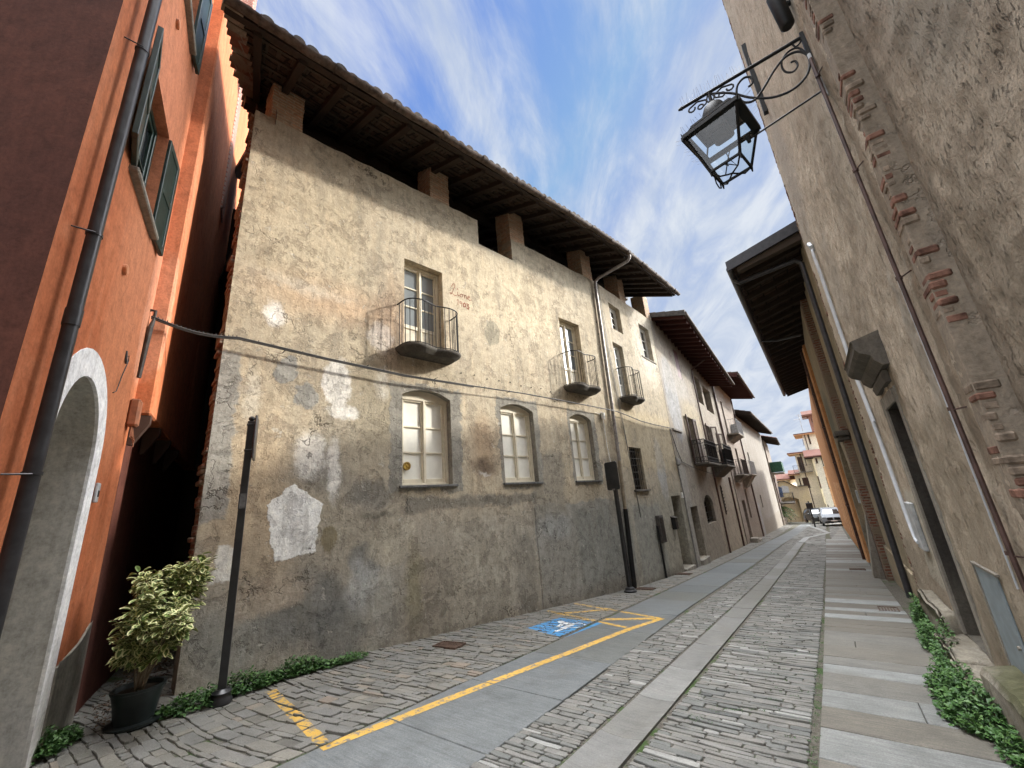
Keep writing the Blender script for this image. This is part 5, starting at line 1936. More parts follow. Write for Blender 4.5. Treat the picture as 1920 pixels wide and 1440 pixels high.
mb = MB()
mb.tube([(4.92, .03, 2.9), (5.0, .04, 1.5), (5.02, .04, -1.15)], .028, 8)
mb.tube([(4.85, .03, 4.0), (4.88, .03, 3.0), (4.94, .05, 2.75)], .012, 6)
mb.lathe([(.03, 2.55), (.09, 2.62), (.07, 2.80), (.03, 2.85)], 10, (4.95, .08))
tag(mb.build('conduit', M_WIREG, None, F2.M, smooth=True), 'grey conduit running down beside the pale doorway', 'conduit')
# second doorway step etc. belongs to the next house

# manhole covers
for i, (x, y, a, b, rz, lab) in enumerate(((-5.0, 4.85, .20, .15, .2, 'small rusty rectangular drain grate on the near cobbles by the wall'),
                                            (-4.28, 11.2, .22, .16, .05, 'rusty cover plate in the cobbles beyond the second sign post'),
                                            (-4.25, 14.6, .24, .18, .03, 'dark cover plate in the cobbles before the pale doorway'),
                                            (0.42, 10.3, .14, .22, 0, 'small iron drain grate at the edge of the right pavement'),
                                            (0.25, 17.0, .2, .2, 0, 'distant square cover in the right pavement'))):
    M = Matrix.Translation((x, y, gz(x, y) + .012)) @ Matrix.Rotation(math.atan(-.065), 4, 'X') @ Matrix.Rotation(rz, 4, 'Z')
    mb = MB(False)
    mb.box(-a, a, -b, -b + .02, -.03, .012); mb.box(-a, a, b - .02, b, -.03, .012)
    mb.box(-a, -a + .02, -b + .02, b - .02, -.03, .012); mb.box(a - .02, a, -b + .02, b - .02, -.03, .012)
    mb.box(-a + .02, a - .02, -b + .02, b - .02, -.03, -.002)
    k = -a + .05
    while k < a - .04:
        mb.box(k, k + .015, -b + .03, b - .03, -.002, .008); k += .04
    tag(mb.build('drain_cover', metal('rusty_grate', (.085, .055, .04), .8, .2, 0, .4), None, M), lab, 'drain cover', 'drain covers in the paving')

# ---- potted shrub
PP = Vector((-5.72, 1.42, gz(-5.72, 1.42)))
MP = T(PP.x, PP.y, PP.z)
plant = thing('potted_shrub', 'variegated cream and green leafy shrub in a dark plastic pot at the alley mouth', 'potted plant', MP)
mb = MB(False)
mb.lathe([(.205, .0), (.215, .012), (.215, .03), (.17, .035)], 28)
mb.build('saucer', M_POT, plant, MP, smooth=True)
mb = MB(False)
mb.lathe([(.15, .03), (.175, .19), (.195, .26), (.195, .285), (.21, .29), (.21, .31), (.185, .31), (.175, .27)], 32)
mb.build('pot', M_POT, plant, MP, smooth=True)
mb = MB(False); mb.lathe([(.02, .25), (.176, .272), (.10, .28)], 20); mb.build('soil', M_SOIL, plant, MP)
R = random.Random(33)
stems, tips = MB(False), []


def grow(base, d, L, r, lvl):
    pts = [base]
    p = base.copy()
    dd = d.normalized()
    n = 5
    for i in range(n):
        dd = (dd + Vector((R.uniform(-.28, .28), R.uniform(-.28, .28), R.uniform(-.05, .25)))).normalized()
        p = p + dd * (L / n)
        pts.append(p.copy())
        if lvl < 2 and i >= 1:
            for _ in range(2 if lvl == 0 else 1):
                s_ = Vector((R.uniform(-1, 1), R.uniform(-1, 1), R.uniform(-.1, .8)))
                grow(p.copy(), (dd * .4 + s_).normalized(), L * R.uniform(.28, .5), r * .55, lvl + 1)
        if lvl >= 1 or i >= 3:
            tips.append((p.copy(), dd.copy()))
    stems.tube(pts, [r * (1 - .12 * i) for i in range(len(pts))], 5)


for k, (dx, dy, L) in enumerate(((-.3, .1, .72), (.05, .0, .80), (.45, .05, .82), (.2, .2, .80), (-.12, -.15, .72), (.65, .1, .72), (-.6, 0, .55), (.35, -.25, .68), (-.05, .25, .72), (-.8, .1, .42))):
    grow(Vector((dx * .12, dy * .12, .26)), Vector((dx, dy, 1)), L, .010, 0)
stems.build('stems', M_STEM, plant, MP)
lv = MB(False)


def leaf(mb, c, d, L, W, t_edge, t_mid, R, droop=.25):
    d = d.normalized()
    sx = d.cross(Vector((R.uniform(-.4, .4), R.uniform(-.4, .4), 1))).normalized()
    up = sx.cross(d).normalized()
    P = lambda a, b, h=0: c + d * (L * a) + sx * (W * b) + up * (-droop * L * a * a + h * W)
    o = [P(0, 0), P(.25, .38, .12), P(.62, .5, .16), P(.9, .28, .1), P(1.0, 0), P(.9, -.28, .1), P(.62, -.5, .16), P(.25, -.38, .12)]
    i = [P(.12, 0), P(.30, .20, .06), P(.58, .28, .08), P(.82, .12, .05), P(.88, 0), P(.82, -.12, .05), P(.58, -.28, .08), P(.30, -.20, .06)]
    if t_mid is None:
        a = [mb.V(x) for x in (o[0], o[2], o[4], o[6])]
        m_ = [mb.V(P(.5, 0, -.02))]
        for k in range(4):
            mb.face([a[k], a[(k + 1) % 4], m_[0]])
            mb.cols.append(t_edge)
        return
    A = [mb.V(x) for x in o]
    B = [mb.V(x) for x in i]
    for k in range(8):
        mb.face([A[k], A[(k + 1) % 8], B[(k + 1) % 8], B[k]])
        mb.cols.append(t_edge)
    mb.face(B[:5]); mb.cols.append(t_mid)
    mb.face([B[4], B[5], B[6], B[7], B[0]]); mb.cols.append(t_mid)


for p, d in tips:
    for _ in range(R.choice([2, 3, 4])):
        v = Vector((R.uniform(-1, 1), R.uniform(-1, 1), R.uniform(-.35, .7)))
        c = p + v * .03
        L = R.uniform(.055, .098)
        leaf(lv, c, v, L, L * R.uniform(.5, .66), R.uniform(.5, 1) if R.random() < .85 else R.uniform(.3, .45), R.uniform(0, .42), R)
lv.build('leaves', M_VAR, plant, MP)


# ---- weeds
def weeds(name, spots, label, seed, size=.045, n=900, hgt=.25, stemmy=True):
    R = random.Random(seed)
    mb = MB(False)
    for (x, y, rx, ry, hh, k) in spots:
        for _ in range(k):
            a, q_ = R.uniform(0, 6.283), math.sqrt(R.random())
            X, Y = x + rx * q_ * math.cos(a), y + ry * q_ * math.sin(a)
            top = hh * (1 - q_ ** 2 * .75) * (0.75 + .5 * mnoise.noise(Vector((X * 7, Y * 7, seed))))
            Z = R.uniform(.02, max(.05, top))
            d = Vector((R.uniform(-1, 1), R.uniform(-1, 1), R.uniform(-.2, .8)))
            L = size * R.uniform(.6, 1.4)
            hk = Z / max(.05, top)
            leaf(mb, Vector((X, Y, gz(X, Y) + Z)), d, L, L * .62, min(1, max(0, .25 + .5 * hk + R.uniform(-.3, .3))), None, R)
        for _ in range(0):
            X, Y = x + rx * R.uniform(-.8, .8), y + ry * R.uniform(-.8, .8)
            mb_z = gz(X, Y)
            pts = [Vector((X, Y, mb_z)), Vector((X + R.uniform(-.05, .05), Y + R.uniform(-.05, .05), mb_z + hh * .9))]
            k0 = len(mb.f)
            mb.tube(pts, .0025, 3, cap=False)
            mb.cols += [.3] * (len(mb.f) - k0)
    return tag(mb.build(name, M_LEAF), label, 'weeds', 'clumps of weeds at the foot of the walls')


weeds('weeds', [(-5.62, 1.85, .16, .30, .22, 900), (-5.70, 2.35, .13, .40, .26, 1600), (-5.72, 2.95, .10, .45, .24, 1600), (-5.64, 3.55, .09, .35, .13, 600)],
      'leafy green weeds around the black sign post below the beige wall', 41, .04)
weeds('weeds', [(-5.55, .80, .14, .14, .30, 800), (-5.75, .95, .14, .12, .22, 500), (-5.45, .60, .1, .1, .16, 300)],
      'weeds growing against the foot of the orange archway', 42, .038)
weeds('weeds', [(.60, 5.3, .25, .45, .34, 2300), (.55, 5.85, .20, .4, .36, 1700), (.70, 4.7, .16, .3, .22, 900)], 'big dark clump of weeds spreading onto the right pavement', 43, .042)
weeds('weeds', [(.70, 6.9, .15, .45, .58, 1900), (.64, 7.6, .12, .3, .42, 1000), (.62, 6.4, .12, .3, .36, 700)], 'weeds sprouting between the stone steps under the right door', 44, .036)
weeds('weeds', [(.76, 8.9, .14, .5, .62, 2000), (.66, 8.0, .10, .5, .3, 700), (.80, 9.6, .10, .3, .5, 500)], 'tall leafy weeds by the dark pipe at the brick corner', 45, .05)
weeds('weeds', [(.75, 3.9, .10, .3, .12, 350), (.70, 3.2, .08, .3, .1, 200)], 'thin weeds at the foot of the mossy ledge', 46, .03)
# moss tufts in the joints
R = random.Random(71)
mb = MB(False)
for _ in range(260):
    y = R.uniform(2.3, 9)
    x = -0.49 + R.uniform(-.02, .02) if R.random() < .45 else R.uniform(-1.5, -.6)
    if x < -.55 and mnoise.noise(Vector((x * 2, y * 1.2, 3))) < .12: continue
    for _k in range(14):
        leaf(mb, Vector((x + R.uniform(-.05, .05), y + R.uniform(-.015, .015), gz(x, y) - .008 + R.uniform(0, .014))), Vector((R.uniform(-1, 1), R.uniform(-1, 1), .7)), .012, .008, R.uniform(.1, .7), None, R)
tag(mb.build('moss', M_LEAF), 'moss tufts growing in the joints of the setts', kind='stuff')
# dead leaves and litter in the alley
mb = MB(False)
for _ in range(900):
    s_ = R.uniform(0, 3)
    x, y = -5.95 - s_ * .9 + R.uniform(-.2, .25), 1.35 + s_ * .3 + R.uniform(-.25, .25)
    L = R.uniform(.02, .05)
    leaf(mb, Vector((x, y, gz(x, y) + R.uniform(.0, .03))), Vector((R.uniform(-1, 1), R.uniform(-1, 1), R.uniform(-.2, .3))), L, L * .6, R.random(), None, R)
m, t, b = new_mat('dead_leaf'); at = t.new('ShaderNodeAttribute', attribute_name='tint')
t.put(b.inputs['Base Color'], t.ramp(at.outputs['Fac'], [(0, (.03, .018, .010)), (1, (.14, .08, .045))]))
tag(mb.build('leaf_litter', m), 'dead leaves and rubble on the floor of the dark alley', kind='stuff')


# ================================================================ further houses on the left
def plain_roof(par, F, u0, u1, ze, ov, pitch, back, beam, soff, tiles, thick=.12, raf=.45, zin=None, gut=True, verge=0.0, rw=.10, rh=.13):
    tp = math.tan(rad(pitch))
    mb = MB()
    a, b = (ov, ze), (-back, ze + (ov + back) * tp)
    mb.prism_x([a, (a[0], a[1] + thick), (b[0], b[1] + thick), b], u0 - verge, u1 + verge)
    rf = mb.build('roof', soff, par, F.M)
    mb = MB()
    u = u0 - verge
    RS = random.Random(int(u0 * 10))
    while u < u1 + verge - .1:
        for k in range(4):
            s0, s1 = -0.05 + k * .4, .45 + k * .4
            mbp = lambda s_, dz: (ov - s_, ze + thick + s_ * tp + dz)
            p0, p1 = mbp(s0, .03), mbp(s1, .01)
            r0 = []
            r1 = []
            for q_ in range(7):
                th = math.pi * q_ / 6
                r0.append(mb.V((u + .1 + .095 * math.cos(th), p0[0], p0[1] + .09 * math.sin(th))))
                r1.append(mb.V((u + .1 + .075 * math.cos(th), p1[0], p1[1] + .075 * math.sin(th))))
            for q_ in range(6): mb.face([r0[q_], r0[q_ + 1], r1[q_ + 1], r1[q_]])
            mb.face(r0)
        u += .205
    mb.quad((u0 - verge, ov, ze + thick + .01), (u1 + verge, ov, ze + thick + .01), (u1 + verge, -back, b[1] + thick + .01), (u0 - verge, -back, b[1] + thick + .01))
    mb.quad((u0 - verge, -back, b[1] + thick), (u1 + verge, -back, b[1] + thick), (u1 + verge, -back * 2 - ov, ze), (u0 - verge, -back * 2 - ov, ze))
    mb.build('roof_tiles', tiles, rf, F.M)
    mb = MB()
    u = u0 - verge + .02
    while u < u1 + verge - .05:
        c0 = (ov - .06, ze + .06 * tp - .005)
        c1 = (-.3, ze + (ov + .3) * tp - .005)
        mb.prism_x([(c0[0], c0[1] - rh), (c0[0], c0[1]), c1, (c1[0], c1[1] - rh)], u, u + rw)
        u += raf
    mb.build('rafters', beam, rf, F.M)
    if gut:
        mb = MB()
        mb.tube([(u0 - verge, ov + .05, ze + .03), (u1 + verge, ov + .05, ze + .03)], .07, 10)
        mb.build('gutter', M_ZINCD, rf, F.M, smooth=True)
    return rf


H2 = thing('streaked_house', 'tall house with deep red timber eaves, two open loft windows and twin black iron balconies', 'house', F3.sub(6).M)
o2 = [dict(u0=3.45, u1=4.30, z0=7.0, z1=8.48, depth=.06), dict(u0=7.35, u1=8.95, z0=6.35, z1=7.98, depth=1.3, back=True), dict(u0=9.50, u1=11.95, z0=6.20, z1=7.75, depth=1.3, back=True),
      dict(u0=7.9, u1=9.0, z0=2.95, z1=5.1, depth=.2), dict(u0=10.6, u1=11.3, z0=2.75, z1=4.9, depth=.2),
      dict(u0=0.70, u1=1.90, z0=-.95, z1=.98, depth=.4), dict(u0=3.35, u1=5.35, z0=.12, z1=1.36, rise=.35, depth=.35), dict(u0=3.3, u1=4.4, z0=2.75, z1=5.0, depth=.2)]
mb = MB()
wall_mesh(.02, 6.9, -4, 8.49, [q_ for q_ in o2 if q_['u1'] < 6.9], mb=mb, ends=(True, False))
wall_mesh(6.9, 13.25, -4, 8.0, [q_ for q_ in o2 if q_['u0'] > 6.9], mb=mb, ends=(False, True))
parapet(mb, [(.02, 9.12), (6.9, 8.78)], 8.49)
parapet(mb, [(6.9, 8.78), (13.25, 8.44)], 8.0)
mb.build('wall', M_H2, H2, F3.M)
mb = MB(); mb.box(.05, 13.2, -6, -.36, -4, 6.0); mb.build('inner_wall', M_H2, H2, F3.M)
F3T = Frame(F3.q, F3.A)
F3T.M = F3.M @ Matrix.Translation((0.3, 0, 8.78)) @ Matrix.Rotation(rad(2.9), 4, 'Y') @ Matrix.Translation((-0.3, 0, -8.78))
rf = plain_roof(H2, F3T, 0.32, 13.0, 8.78, 1.35, 15, 5.5, M_REDW, M_REDW, M_TILE, raf=.62, rw=.12, rh=.17)
mb = MB(); mb.prism_x([(1.40, 8.70), (1.40, 8.92), (-5.4, 10.74), (-5.4, 10.52)], .26, .315); mb.build('verge_board', M_IRONW, rf, F3T.M)
mb = MB(); mb.box(3.46, 4.29, -.05, -.01, 7.01, 8.47); mb.build('shutter', M_REDS, H2, F3.M)
for (a, b, z0, z1) in ((3.3, 4.4, 2.75, 5.0), (7.9, 9.0, 2.95, 5.1), (10.6, 11.3, 2.75, 4.9)):
    mb = MB(); mb.box(a, b, -.22, -.19, z0, z1); dd = mb.build('balcony_door', M_GLASSB, H2, F3.M)
shutter_leaf(H2, F3, 3.30, 2.76, 5.0, .55, 172, 1, M_BROWNS, .05, True)
shutter_leaf(H2, F3, 4.42, 2.76, 5.0, .55, 176, -1, M_BROWNS, .05, True)
shutter_leaf(H2, F3, 7.90, 2.96, 5.1, .55, 172, 1, M_BROWNS, .05, True)
shutter_leaf(H2, F3, 9.0, 2.96, 5.1, .5, 150, -1, M_BROWNS, .05, True)
shutter_leaf(H2, F3, 11.3, 2.76, 4.9, .4, 150, -1, M_BROWNS, .05, True)
mb = MB(); mb.box(.70, 1.90, -.44, -.41, -.95, .98); dd = mb.build('door', M_BROWNS, H2, F3.M)
mb = MB(); mb.box(.66, 1.94, -.41, .12, -1.25, -.952, bev=.01); mb.build('doorstep', M_CONC, dd, F3.M)
mb = MB()
mb.box(3.35, 5.35, -.36, -.33, .12, 1.36)
gw = mb.build('arched_window', M_DARK, H2, F3.M)
mb = MB()
for k in range(7): mb.tube([(3.5 + k * .28, -.12, .13), (3.5 + k * .28, -.12, 1.3)], .012, 5)
for k in range(4): mb.tube([(3.35, -.12, .3 + k * .28), (5.35, -.12, .3 + k * .28)], .012, 5)
mb.build('grille', M_IRON, gw, F3.M)


def scroll_balcony(par, F, u0, u1, dp_, zf, hr, slab, th=.10, fancy=True, iron=None, n=None):
    iron = iron or M_IRON
    mb = MB()
    mb.box(u0, u1, 0, dp_, zf - th, zf, bev=.02)
    bl = mb.build('balcony', slab, par, F.M)
    mb = MB()
    i_ = .03
    path = [(u0 + i_, 0), (u0 + i_, dp_ - i_), (u1 - i_, dp_ - i_), (u1 - i_, 0)]
    for h_ in (hr, .06) + ((hr - .18, .24) if fancy else ()):
        mb.tube([(u, p, zf + h_) for u, p in path], .014 if h_ == hr else .010, 5)
    for (a, b) in zip(path, path[1:]):
        L = math.hypot(b[0] - a[0], b[1] - a[1])
        k = max(2, int(L / .13))
        for i in range(k + 1):
            u, p = a[0] + (b[0] - a[0]) * i / k, a[1] + (b[1] - a[1]) * i / k
            mb.tube([(u, p, zf), (u, p, zf + hr)], .009, 4)
            if fancy and i < k:
                du, dq = (b[0] - a[0]) / L, (b[1] - a[1]) / L
                c = (u + du * .065, p + dq * .065)
                for zc in (zf + hr - .09, zf + .15):
                    mb.tube([(c[0] + du * .05 * math.cos(t_), c[1] + dq * .05 * math.cos(t_), zc + .07 * math.sin(t_)) for t_ in [k2 * math.pi / 4 for k2 in range(8)]], .007, 4, closed=True)
    mb.build('railing', iron, bl, F.M)
    return bl


scroll_balcony(H2, F3, 3.05, 5.9, .62, 2.78, 1.02, M_CONCD)
b2 = scroll_balcony(H2, F3, 6.9, 9.7, .80, 2.78, 1.05, M_CONCD, th=.12)
mb = MB(); mb.prism_x([(0, 2.2), (.12, 2.2), (.74, 2.66), (0, 2.66)], 7.0, 9.5); mb.build('balcony_box', M_CONCD, b2, F3.M)
mb = MB(); mb.box(9.1, 9.66, .73, .75, 2.86, 3.78); mb.box(9.655, 9.675, .1, .73, 2.86, 3.78); mb.build('dark_screen', M_IRON, b2, F3.M)
mb = MB()
mb.tube([(6.55, 1.30, 8.58), (6.6, .9, 8.45), (6.65, .12, 8.05), (6.68, .08, 7.8), (6.75, .08, 3.0), (6.70, .08, -1.7)], .045, 8)
mb.build('downpipe', M_PIPEB, H2, F3.M, smooth=True)
mb = MB()
for k in range(8): mb.tube([(8.05 + .1 * (k % 2), .03, .3 + .17 * k), (8.05 + .1 * ((k + 1) % 2), .1, .45 + .17 * k)], .02, 5)
mb.tube([(8.0, .04, .25), (8.0, .04, 1.75)], .015, 5); mb.tube([(8.2, .04, .25), (8.2, .04, 1.75)], .015, 5)
mb.build('iron_trellis', M_IRONW, H2, F3.M)
mb = MB()
mb.tube([(-.2, .03, 4.0), (.25, .03, 3.2), (.7, .03, 2.75), (2.2, .06, 2.58), (4.5, .06, 2.45), (6.5, .06, 2.35)], .014, 5)
tag(mb.build('cable', M_WIRE, None, F3.M), 'sagging dark cable pinned under the black iron balconies', 'cable')
mb = MB(); mb.box(.25, 1.7, .0, .06, 4.02, 4.09); mb.build('string_course', M_CONC, H2, F3.M)
mb = MB(); mb.tube([(11.62, .06, 2.2), (11.6, .06, -1.9)], .05, 8); mb.build('downpipe', M_PIPEB, H2, F3.M)

# ---- third house
F4 = F3.sub(13.25, 0.05, 0)
H3 = thing('rosy_house', 'narrow pinkish house with a small railed balcony high under its eaves', 'house', F4.sub(4).M)
o3 = [dict(u0=2.2, u1=3.0, z0=5.25, z1=7.75, depth=.2), dict(u0=.9, u1=1.9, z0=2.4, z1=4.4, depth=.2), dict(u0=4.2, u1=5.2, z0=2.4, z1=4.4, depth=.2), dict(u0=1.6, u1=3.0, z0=-2.0, z1=.7, depth=.3), dict(u0=4.0, u1=5.0, z0=-.6, z1=1.4, depth=.2)]
mb = MB(); wall_mesh(0, 9.6, -4, 9.2, o3, mb=mb); mb.build('wall', M_H3, H3, F4.M)
mb = MB(); mb.box(.1, 9.5, -6, -.36, -4, 9); mb.build('inner_wall', M_DARK, H3, F4.M)
plain_roof(H3, F4, -.1, 9.6, 8.80, 1.7, 12, 5, M_REDW, M_REDW, M_TILE, raf=.55)
for o_ in o3:
    mb = MB(); mb.box(o_['u0'], o_['u1'], -.3, -.19, o_['z0'], o_['z1']); mb.build('window' if o_['z0'] > -1.5 else 'door', M_BROWNS if o_['z0'] < 0 else M_GLASSB, H3, F4.M)
b3 = scroll_balcony(H3, F4, 1.9, 5.0, .75, 5.25, .98, M_CONC, th=.12, fancy=False, iron=M_GBOX)
mb = MB(); mb.prism_x([(0, 4.75), (.2, 4.85), (.7, 5.12), (0, 5.12)], 2.2, 4.7); mb.build('console', M_CONC, b3, F4.M)
mb = MB(); mb.box(4.96, 4.99, .0, .7, 5.3, 6.25); mb.build('screen', M_GBOX, b3, F4.M)
b4 = scroll_balcony(H3, F4, .6, 3.0, .65, 2.38, .98, M_CONC, th=.10, fancy=False, iron=M_IRONW)
mb = MB(); mb.prism_x([(0, 1.9), (.15, 1.95), (.6, 2.27), (0, 2.27)], .8, 2.8); mb.build('console', M_CONC, b4, F4.M)
b5 = scroll_balcony(H3, F4, 4.0, 7.6, .75, 2.42, .98, M_CONC, th=.10, fancy=False, iron=M_GBOX)
mb = MB(); mb.prism_x([(0, 1.5), (.15, 1.55), (.7, 2.31), (0, 2.31)], 4.6, 6.6); mb.build('console', M_CONC, b5, F4.M)
for pts_ in ([(-.15, .06, 8.9), (-.1, .06, 3.2)], [(8.6, .07, 8.9), (8.7, .07, -2.6)]):
    mb = MB(); mb.tube(pts_, .055, 8); mb.build('downpipe', M_PIPEB, H3, F4.M)
for a, b, z in ((1.2, 2.0, -1.62), (2.6, 3.8, -1.85)):
    mb = MB(); mb.box(a, b, .02, .45, -2.4, z, bev=.03); mb.build('doorstep', M_CONC, H3, F4.M)

# ---- fourth, pale house
F5 = F4.sub(9.6, 0.02, 1.0)
H4 = thing('pale_house', 'pale plain walled house with grey base and small slot window before the bend', 'house', F5.sub(8).M)
mb = MB(); wall_mesh(0, 18.2, -5, 7.6, [dict(u0=3.3, u1=4.0, z0=-.3, z1=.75, depth=.15), dict(u0=1.8, u1=2.6, z0=2.3, z1=4.5, depth=.15)], mb=mb); mb.build('wall', M_H4, H4, F5.M)
mb = MB(); mb.box(.1, 18, -6, -.2, -5, 7.4); mb.build('inner_wall', M_H4, H4, F5.M)
plain_roof(H4, F5, -.5, 18.3, 7.45, 1.2, 19, 5, M_BEAM, M_BEAM, M_TILE, raf=.6)
for a, b, z0, z1 in ((3.3, 4.0, -.3, .75), (1.8, 2.6, 2.3, 4.5)):
    mb = MB(); mb.box(a, b, -.16, -.13, z0, z1); mb.build('window', M_BROWNS, H4, F5.M)

# ---- fifth house with the green screened balcony
F6 = F5.sub(18.8, .10, -2.0)
H5 = thing('corner_house', 'shadowy house at the bend with tiled roof and green screened balcony', 'house', F6.sub(2).M)
mb = MB(); mb.box(0, 9, -6, 0, -6, 6.9); mb.build('wall', M_H3, H5, F6.M)
plain_roof(H5, F6, -.3, 9.0, 6.75, 1.4, 19, 5, M_BEAM, M_BEAM, M_TILER, raf=.6)
bb5 = scroll_balcony(H5, F6, .3, 6.0, 1.25, 2.9, 1.15, M_CONC, th=.14, fancy=False)
mb = MB(); mb.box(.3, 6.0, 1.21, 1.24, 2.95, 4.15); mb.box(.31, .34, 0, 1.22, 2.95, 4.15); mb.build('green_screen', M_GREENNET, bb5, F6.M)
mb = MB(); mb.box(.8, 3.4, .01, .10, -.6, 2.3); mb.build('shutter', M_BROWNS, H5, F6.M)
bb6 = scroll_balcony(H5, F6, 2.0, 7.0, 1.5, -.7, 1.1, M_CONCD, th=.14, fancy=False)
c = at_dist(1457, 918, 66)
mb = MB(False)
n = 7
for k in range(n):
    a0, a1 = k / n, (k + 1) / n
    X0, X1 = c.x - .55 + 1.1 * a0, c.x - .55 + 1.1 * a1
    y0, y1 = c.y + .08 * math.sin(a0 * 9), c.y + .08 * math.sin(a1 * 9)
    mb.box(X0, X1, y0, y0 + .03, c.z - 1.0, c.z + .55 - .1 * abs(k - 3))
tag(mb.build('laundry', metal('blue_cloth', (.11, .17, .30), .9, .1, 0, .5)), 'blue cloth hanging over the low balcony at the bend', 'laundry')

# ---- palm-like shrub at the bend
c = at_dist(1462, 975, 61)
MP_ = T(c.x, c.y, gz(c.x, c.y))
pt = thing('palm_shrub', 'drooping bright green palm like shrub beside the grey based house', 'shrub', MP_)
mb = MB(False); mb.tube([(0, 0, 0), (.05, 0, 1.5)], [.12, .08], 8); mb.build('trunk', M_STEM, pt, MP_)
mb = MB(False)
R = random.Random(8)
for k in range(60):
    a = R.uniform(0, 6.28)
    L = R.uniform(1.4, 2.4)
    p0 = Vector((R.uniform(-.3, .3), R.uniform(-.3, .3), R.uniform(.8, 2.0)))
    el = R.uniform(.3, 1.2)
    for s_ in range(10):
        f = s_ / 9
        p = p0 + Vector((math.cos(a) * math.cos(el) * L * f, math.sin(a) * math.cos(el) * L * f, math.sin(el) * L * f - 1.3 * f * f * L * .6))
        for sd in (-1, 1):
            leaf(mb, p, Vector((math.cos(a + sd * .9), math.sin(a + sd * .9), -.4)), .42, .10, R.uniform(.0, .9), None, R)
mb.build('fronds', M_PALM, pt, MP_)

# ================================================================ background beyond the bend
# arched gateway
c0 = Vector((-4.95, 71.0, 0))
FA = Frame((-6.1, 70.2), 72.0)
g = thing('arched_gateway', 'yellow grey arched gateway wall with curved top closing the street', 'gateway', FA.M)
mb = MB()
zg = -4.6
wall_mesh(0, 4.6, zg, -.1, [dict(u0=.8, u1=3.1, z0=zg, z1=-.35, rise=.35, depth=.6)], thick=.6, mb=mb)
mb.quad((0, 0, -.1), (4.6, 0, -.1), (4.6, 0, 1.0), (0, 0, 1.0))
top = [(4.6, 1.0), (3.2, 1.0), (2.9, 1.15), (2.3, 1.6), (1.8, 1.85), (1.3, 1.85), (.7, 1.5), (.3, 1.05), (0, 1.0)]
mb.prism_y(list(reversed(top)), -.6, 0.003)
mb.build('wall', M_ARCHW, g, FA.M)
mb = MB()
tt = [(0, 1.0), (.3, 1.05), (.7, 1.5), (1.3, 1.85), (1.8, 1.85), (2.3, 1.6), (2.9, 1.15), (3.2, 1.0), (4.6, 1.0)]
for (a, b), (c, d) in zip(tt, tt[1:]): mb.bar((a, -.28, b + .06), (c, -.28, d + .06), .8, .09)
mb.build('coping_tiles', M_TILE, g, FA.M)
mb = MB(); mb.prism_y([(1.05, .25), (2.2, .25), (2.25, 1.1), (1.6, 1.3), (1.0, 1.05)], .004, .01); mb.build('worn_patch', M_GBOX, g, FA.M)
mb = MB(); mb.box(3.12, 3.5, .01, .02, zg, -2.6); mb.build('brick_patch', M_BRICKT, g, FA.M)


def far_house(name, label, q, A, L, z0, z1, depth, wallm, wins, roofm=M_TILER, ov=.7, soff=M_PEACH, pitch=16, downp=(), cat='house'):
    F = Frame(q, A)
    h = thing(name, label, cat, F.M)
    ops = [dict(u0=a, u1=b, z0=c, z1=d, depth=.18) for a, b, c, d, *_ in wins]
    mb = MB(); wall_mesh(0, L, z0, z1, ops, mb=mb); mb.box(0.01, L - .01, -depth, -.36, z0, z1); mb.build('wall', wallm, h, F.M)
    for wv in wins:
        a, b, c, d = wv[:4]
        k = wv[4] if len(wv) > 4 else 'g'
        mb = MB(); mb.box(a, b, -.2, -.16, c, d); wd = mb.build('window', M_GLASSB if k != 's' else M_BROWNS, h, F.M)
        mb = MB(); mb.box(a - .06, b + .06, -.05, .08, c - .07, c - .002); mb.build('sill', M_CONC, wd, F.M)
        if k == 'o':
            w_ = (b - a) / 2
            shutter_leaf(wd, F, a, c, d, w_, 175, 1, M_BROWNS, .04, True)
            shutter_leaf(wd, F, b, c, d, w_, 175, -1, M_BROWNS, .04, True)
        if k == 'c':
            mb = MB(); mb.box(a + .01, b - .01, -.06, -.02, c + .01, d - .01); mb.box((a + b) / 2 - .01, (a + b) / 2 + .01, -.02, -.012, c, d); mb.build('shutter', M_BROWNS, wd, F.M)
    tp = math.tan(rad(pitch))
    mb = MB()
    for lay, mm in ((0, None),):
        mb.prism_x([(ov, z1 - .02), (ov, z1 + .14), (-depth / 2, z1 + .14 + (ov + depth / 2) * tp), (-depth - ov, z1 + .14), (-depth - ov, z1 - .02)], -ov, L + ov)
    rf = mb.build('roof', roofm, h, F.M)
    mb = MB(); mb.box(-ov + .02, L + ov - .02, -depth - ov + .02, ov - .02, z1 - .10, z1 - .021); mb.build('soffit', soff, rf, F.M)
    mb = MB()
    for u in downp: mb.tube([(u, .05, z1), (u, .05, z0)], .06, 6)
    if downp: mb.build('downpipe', M_PIPEB, h, F.M)
    return h, F




def on(F, px, py, p=0.0):
    r = ray(px, py)
    q_ = F.q + F.n * p
    h_ = CAM + r * ((q_ - CAM).dot(F.n) / r.dot(F.n))
    return ((h_ - F.q).dot(F.d), h_.z)


def rects(F, lst):
    o_ = []
    for x0, y0, x1, y1, k in lst:        # top left and bottom right corner as seen
        a, c = on(F, x0, y0), on(F, x1, y1)
        o_.append((min(a[0], c[0]), max(a[0], c[0]), min(a[1], c[1]), max(a[1], c[1]), k))
    return o_


def far_at(name, label, px, d, A, right_px, base_y, top_y, wins, wallm, depth=6, **kw):
    """a house whose left front corner is seen at px at distance d"""
    p_ = at_dist(px, top_y, d)
    A = A + 28.0
    F = Frame((p_.x, p_.y), A)
    L = on(F, right_px, top_y)[0]
    return far_house(name, label, (p_.x, p_.y), A, max(2.0, L), -7.0, p_.z, depth, wallm, rects(F, wins), **kw)


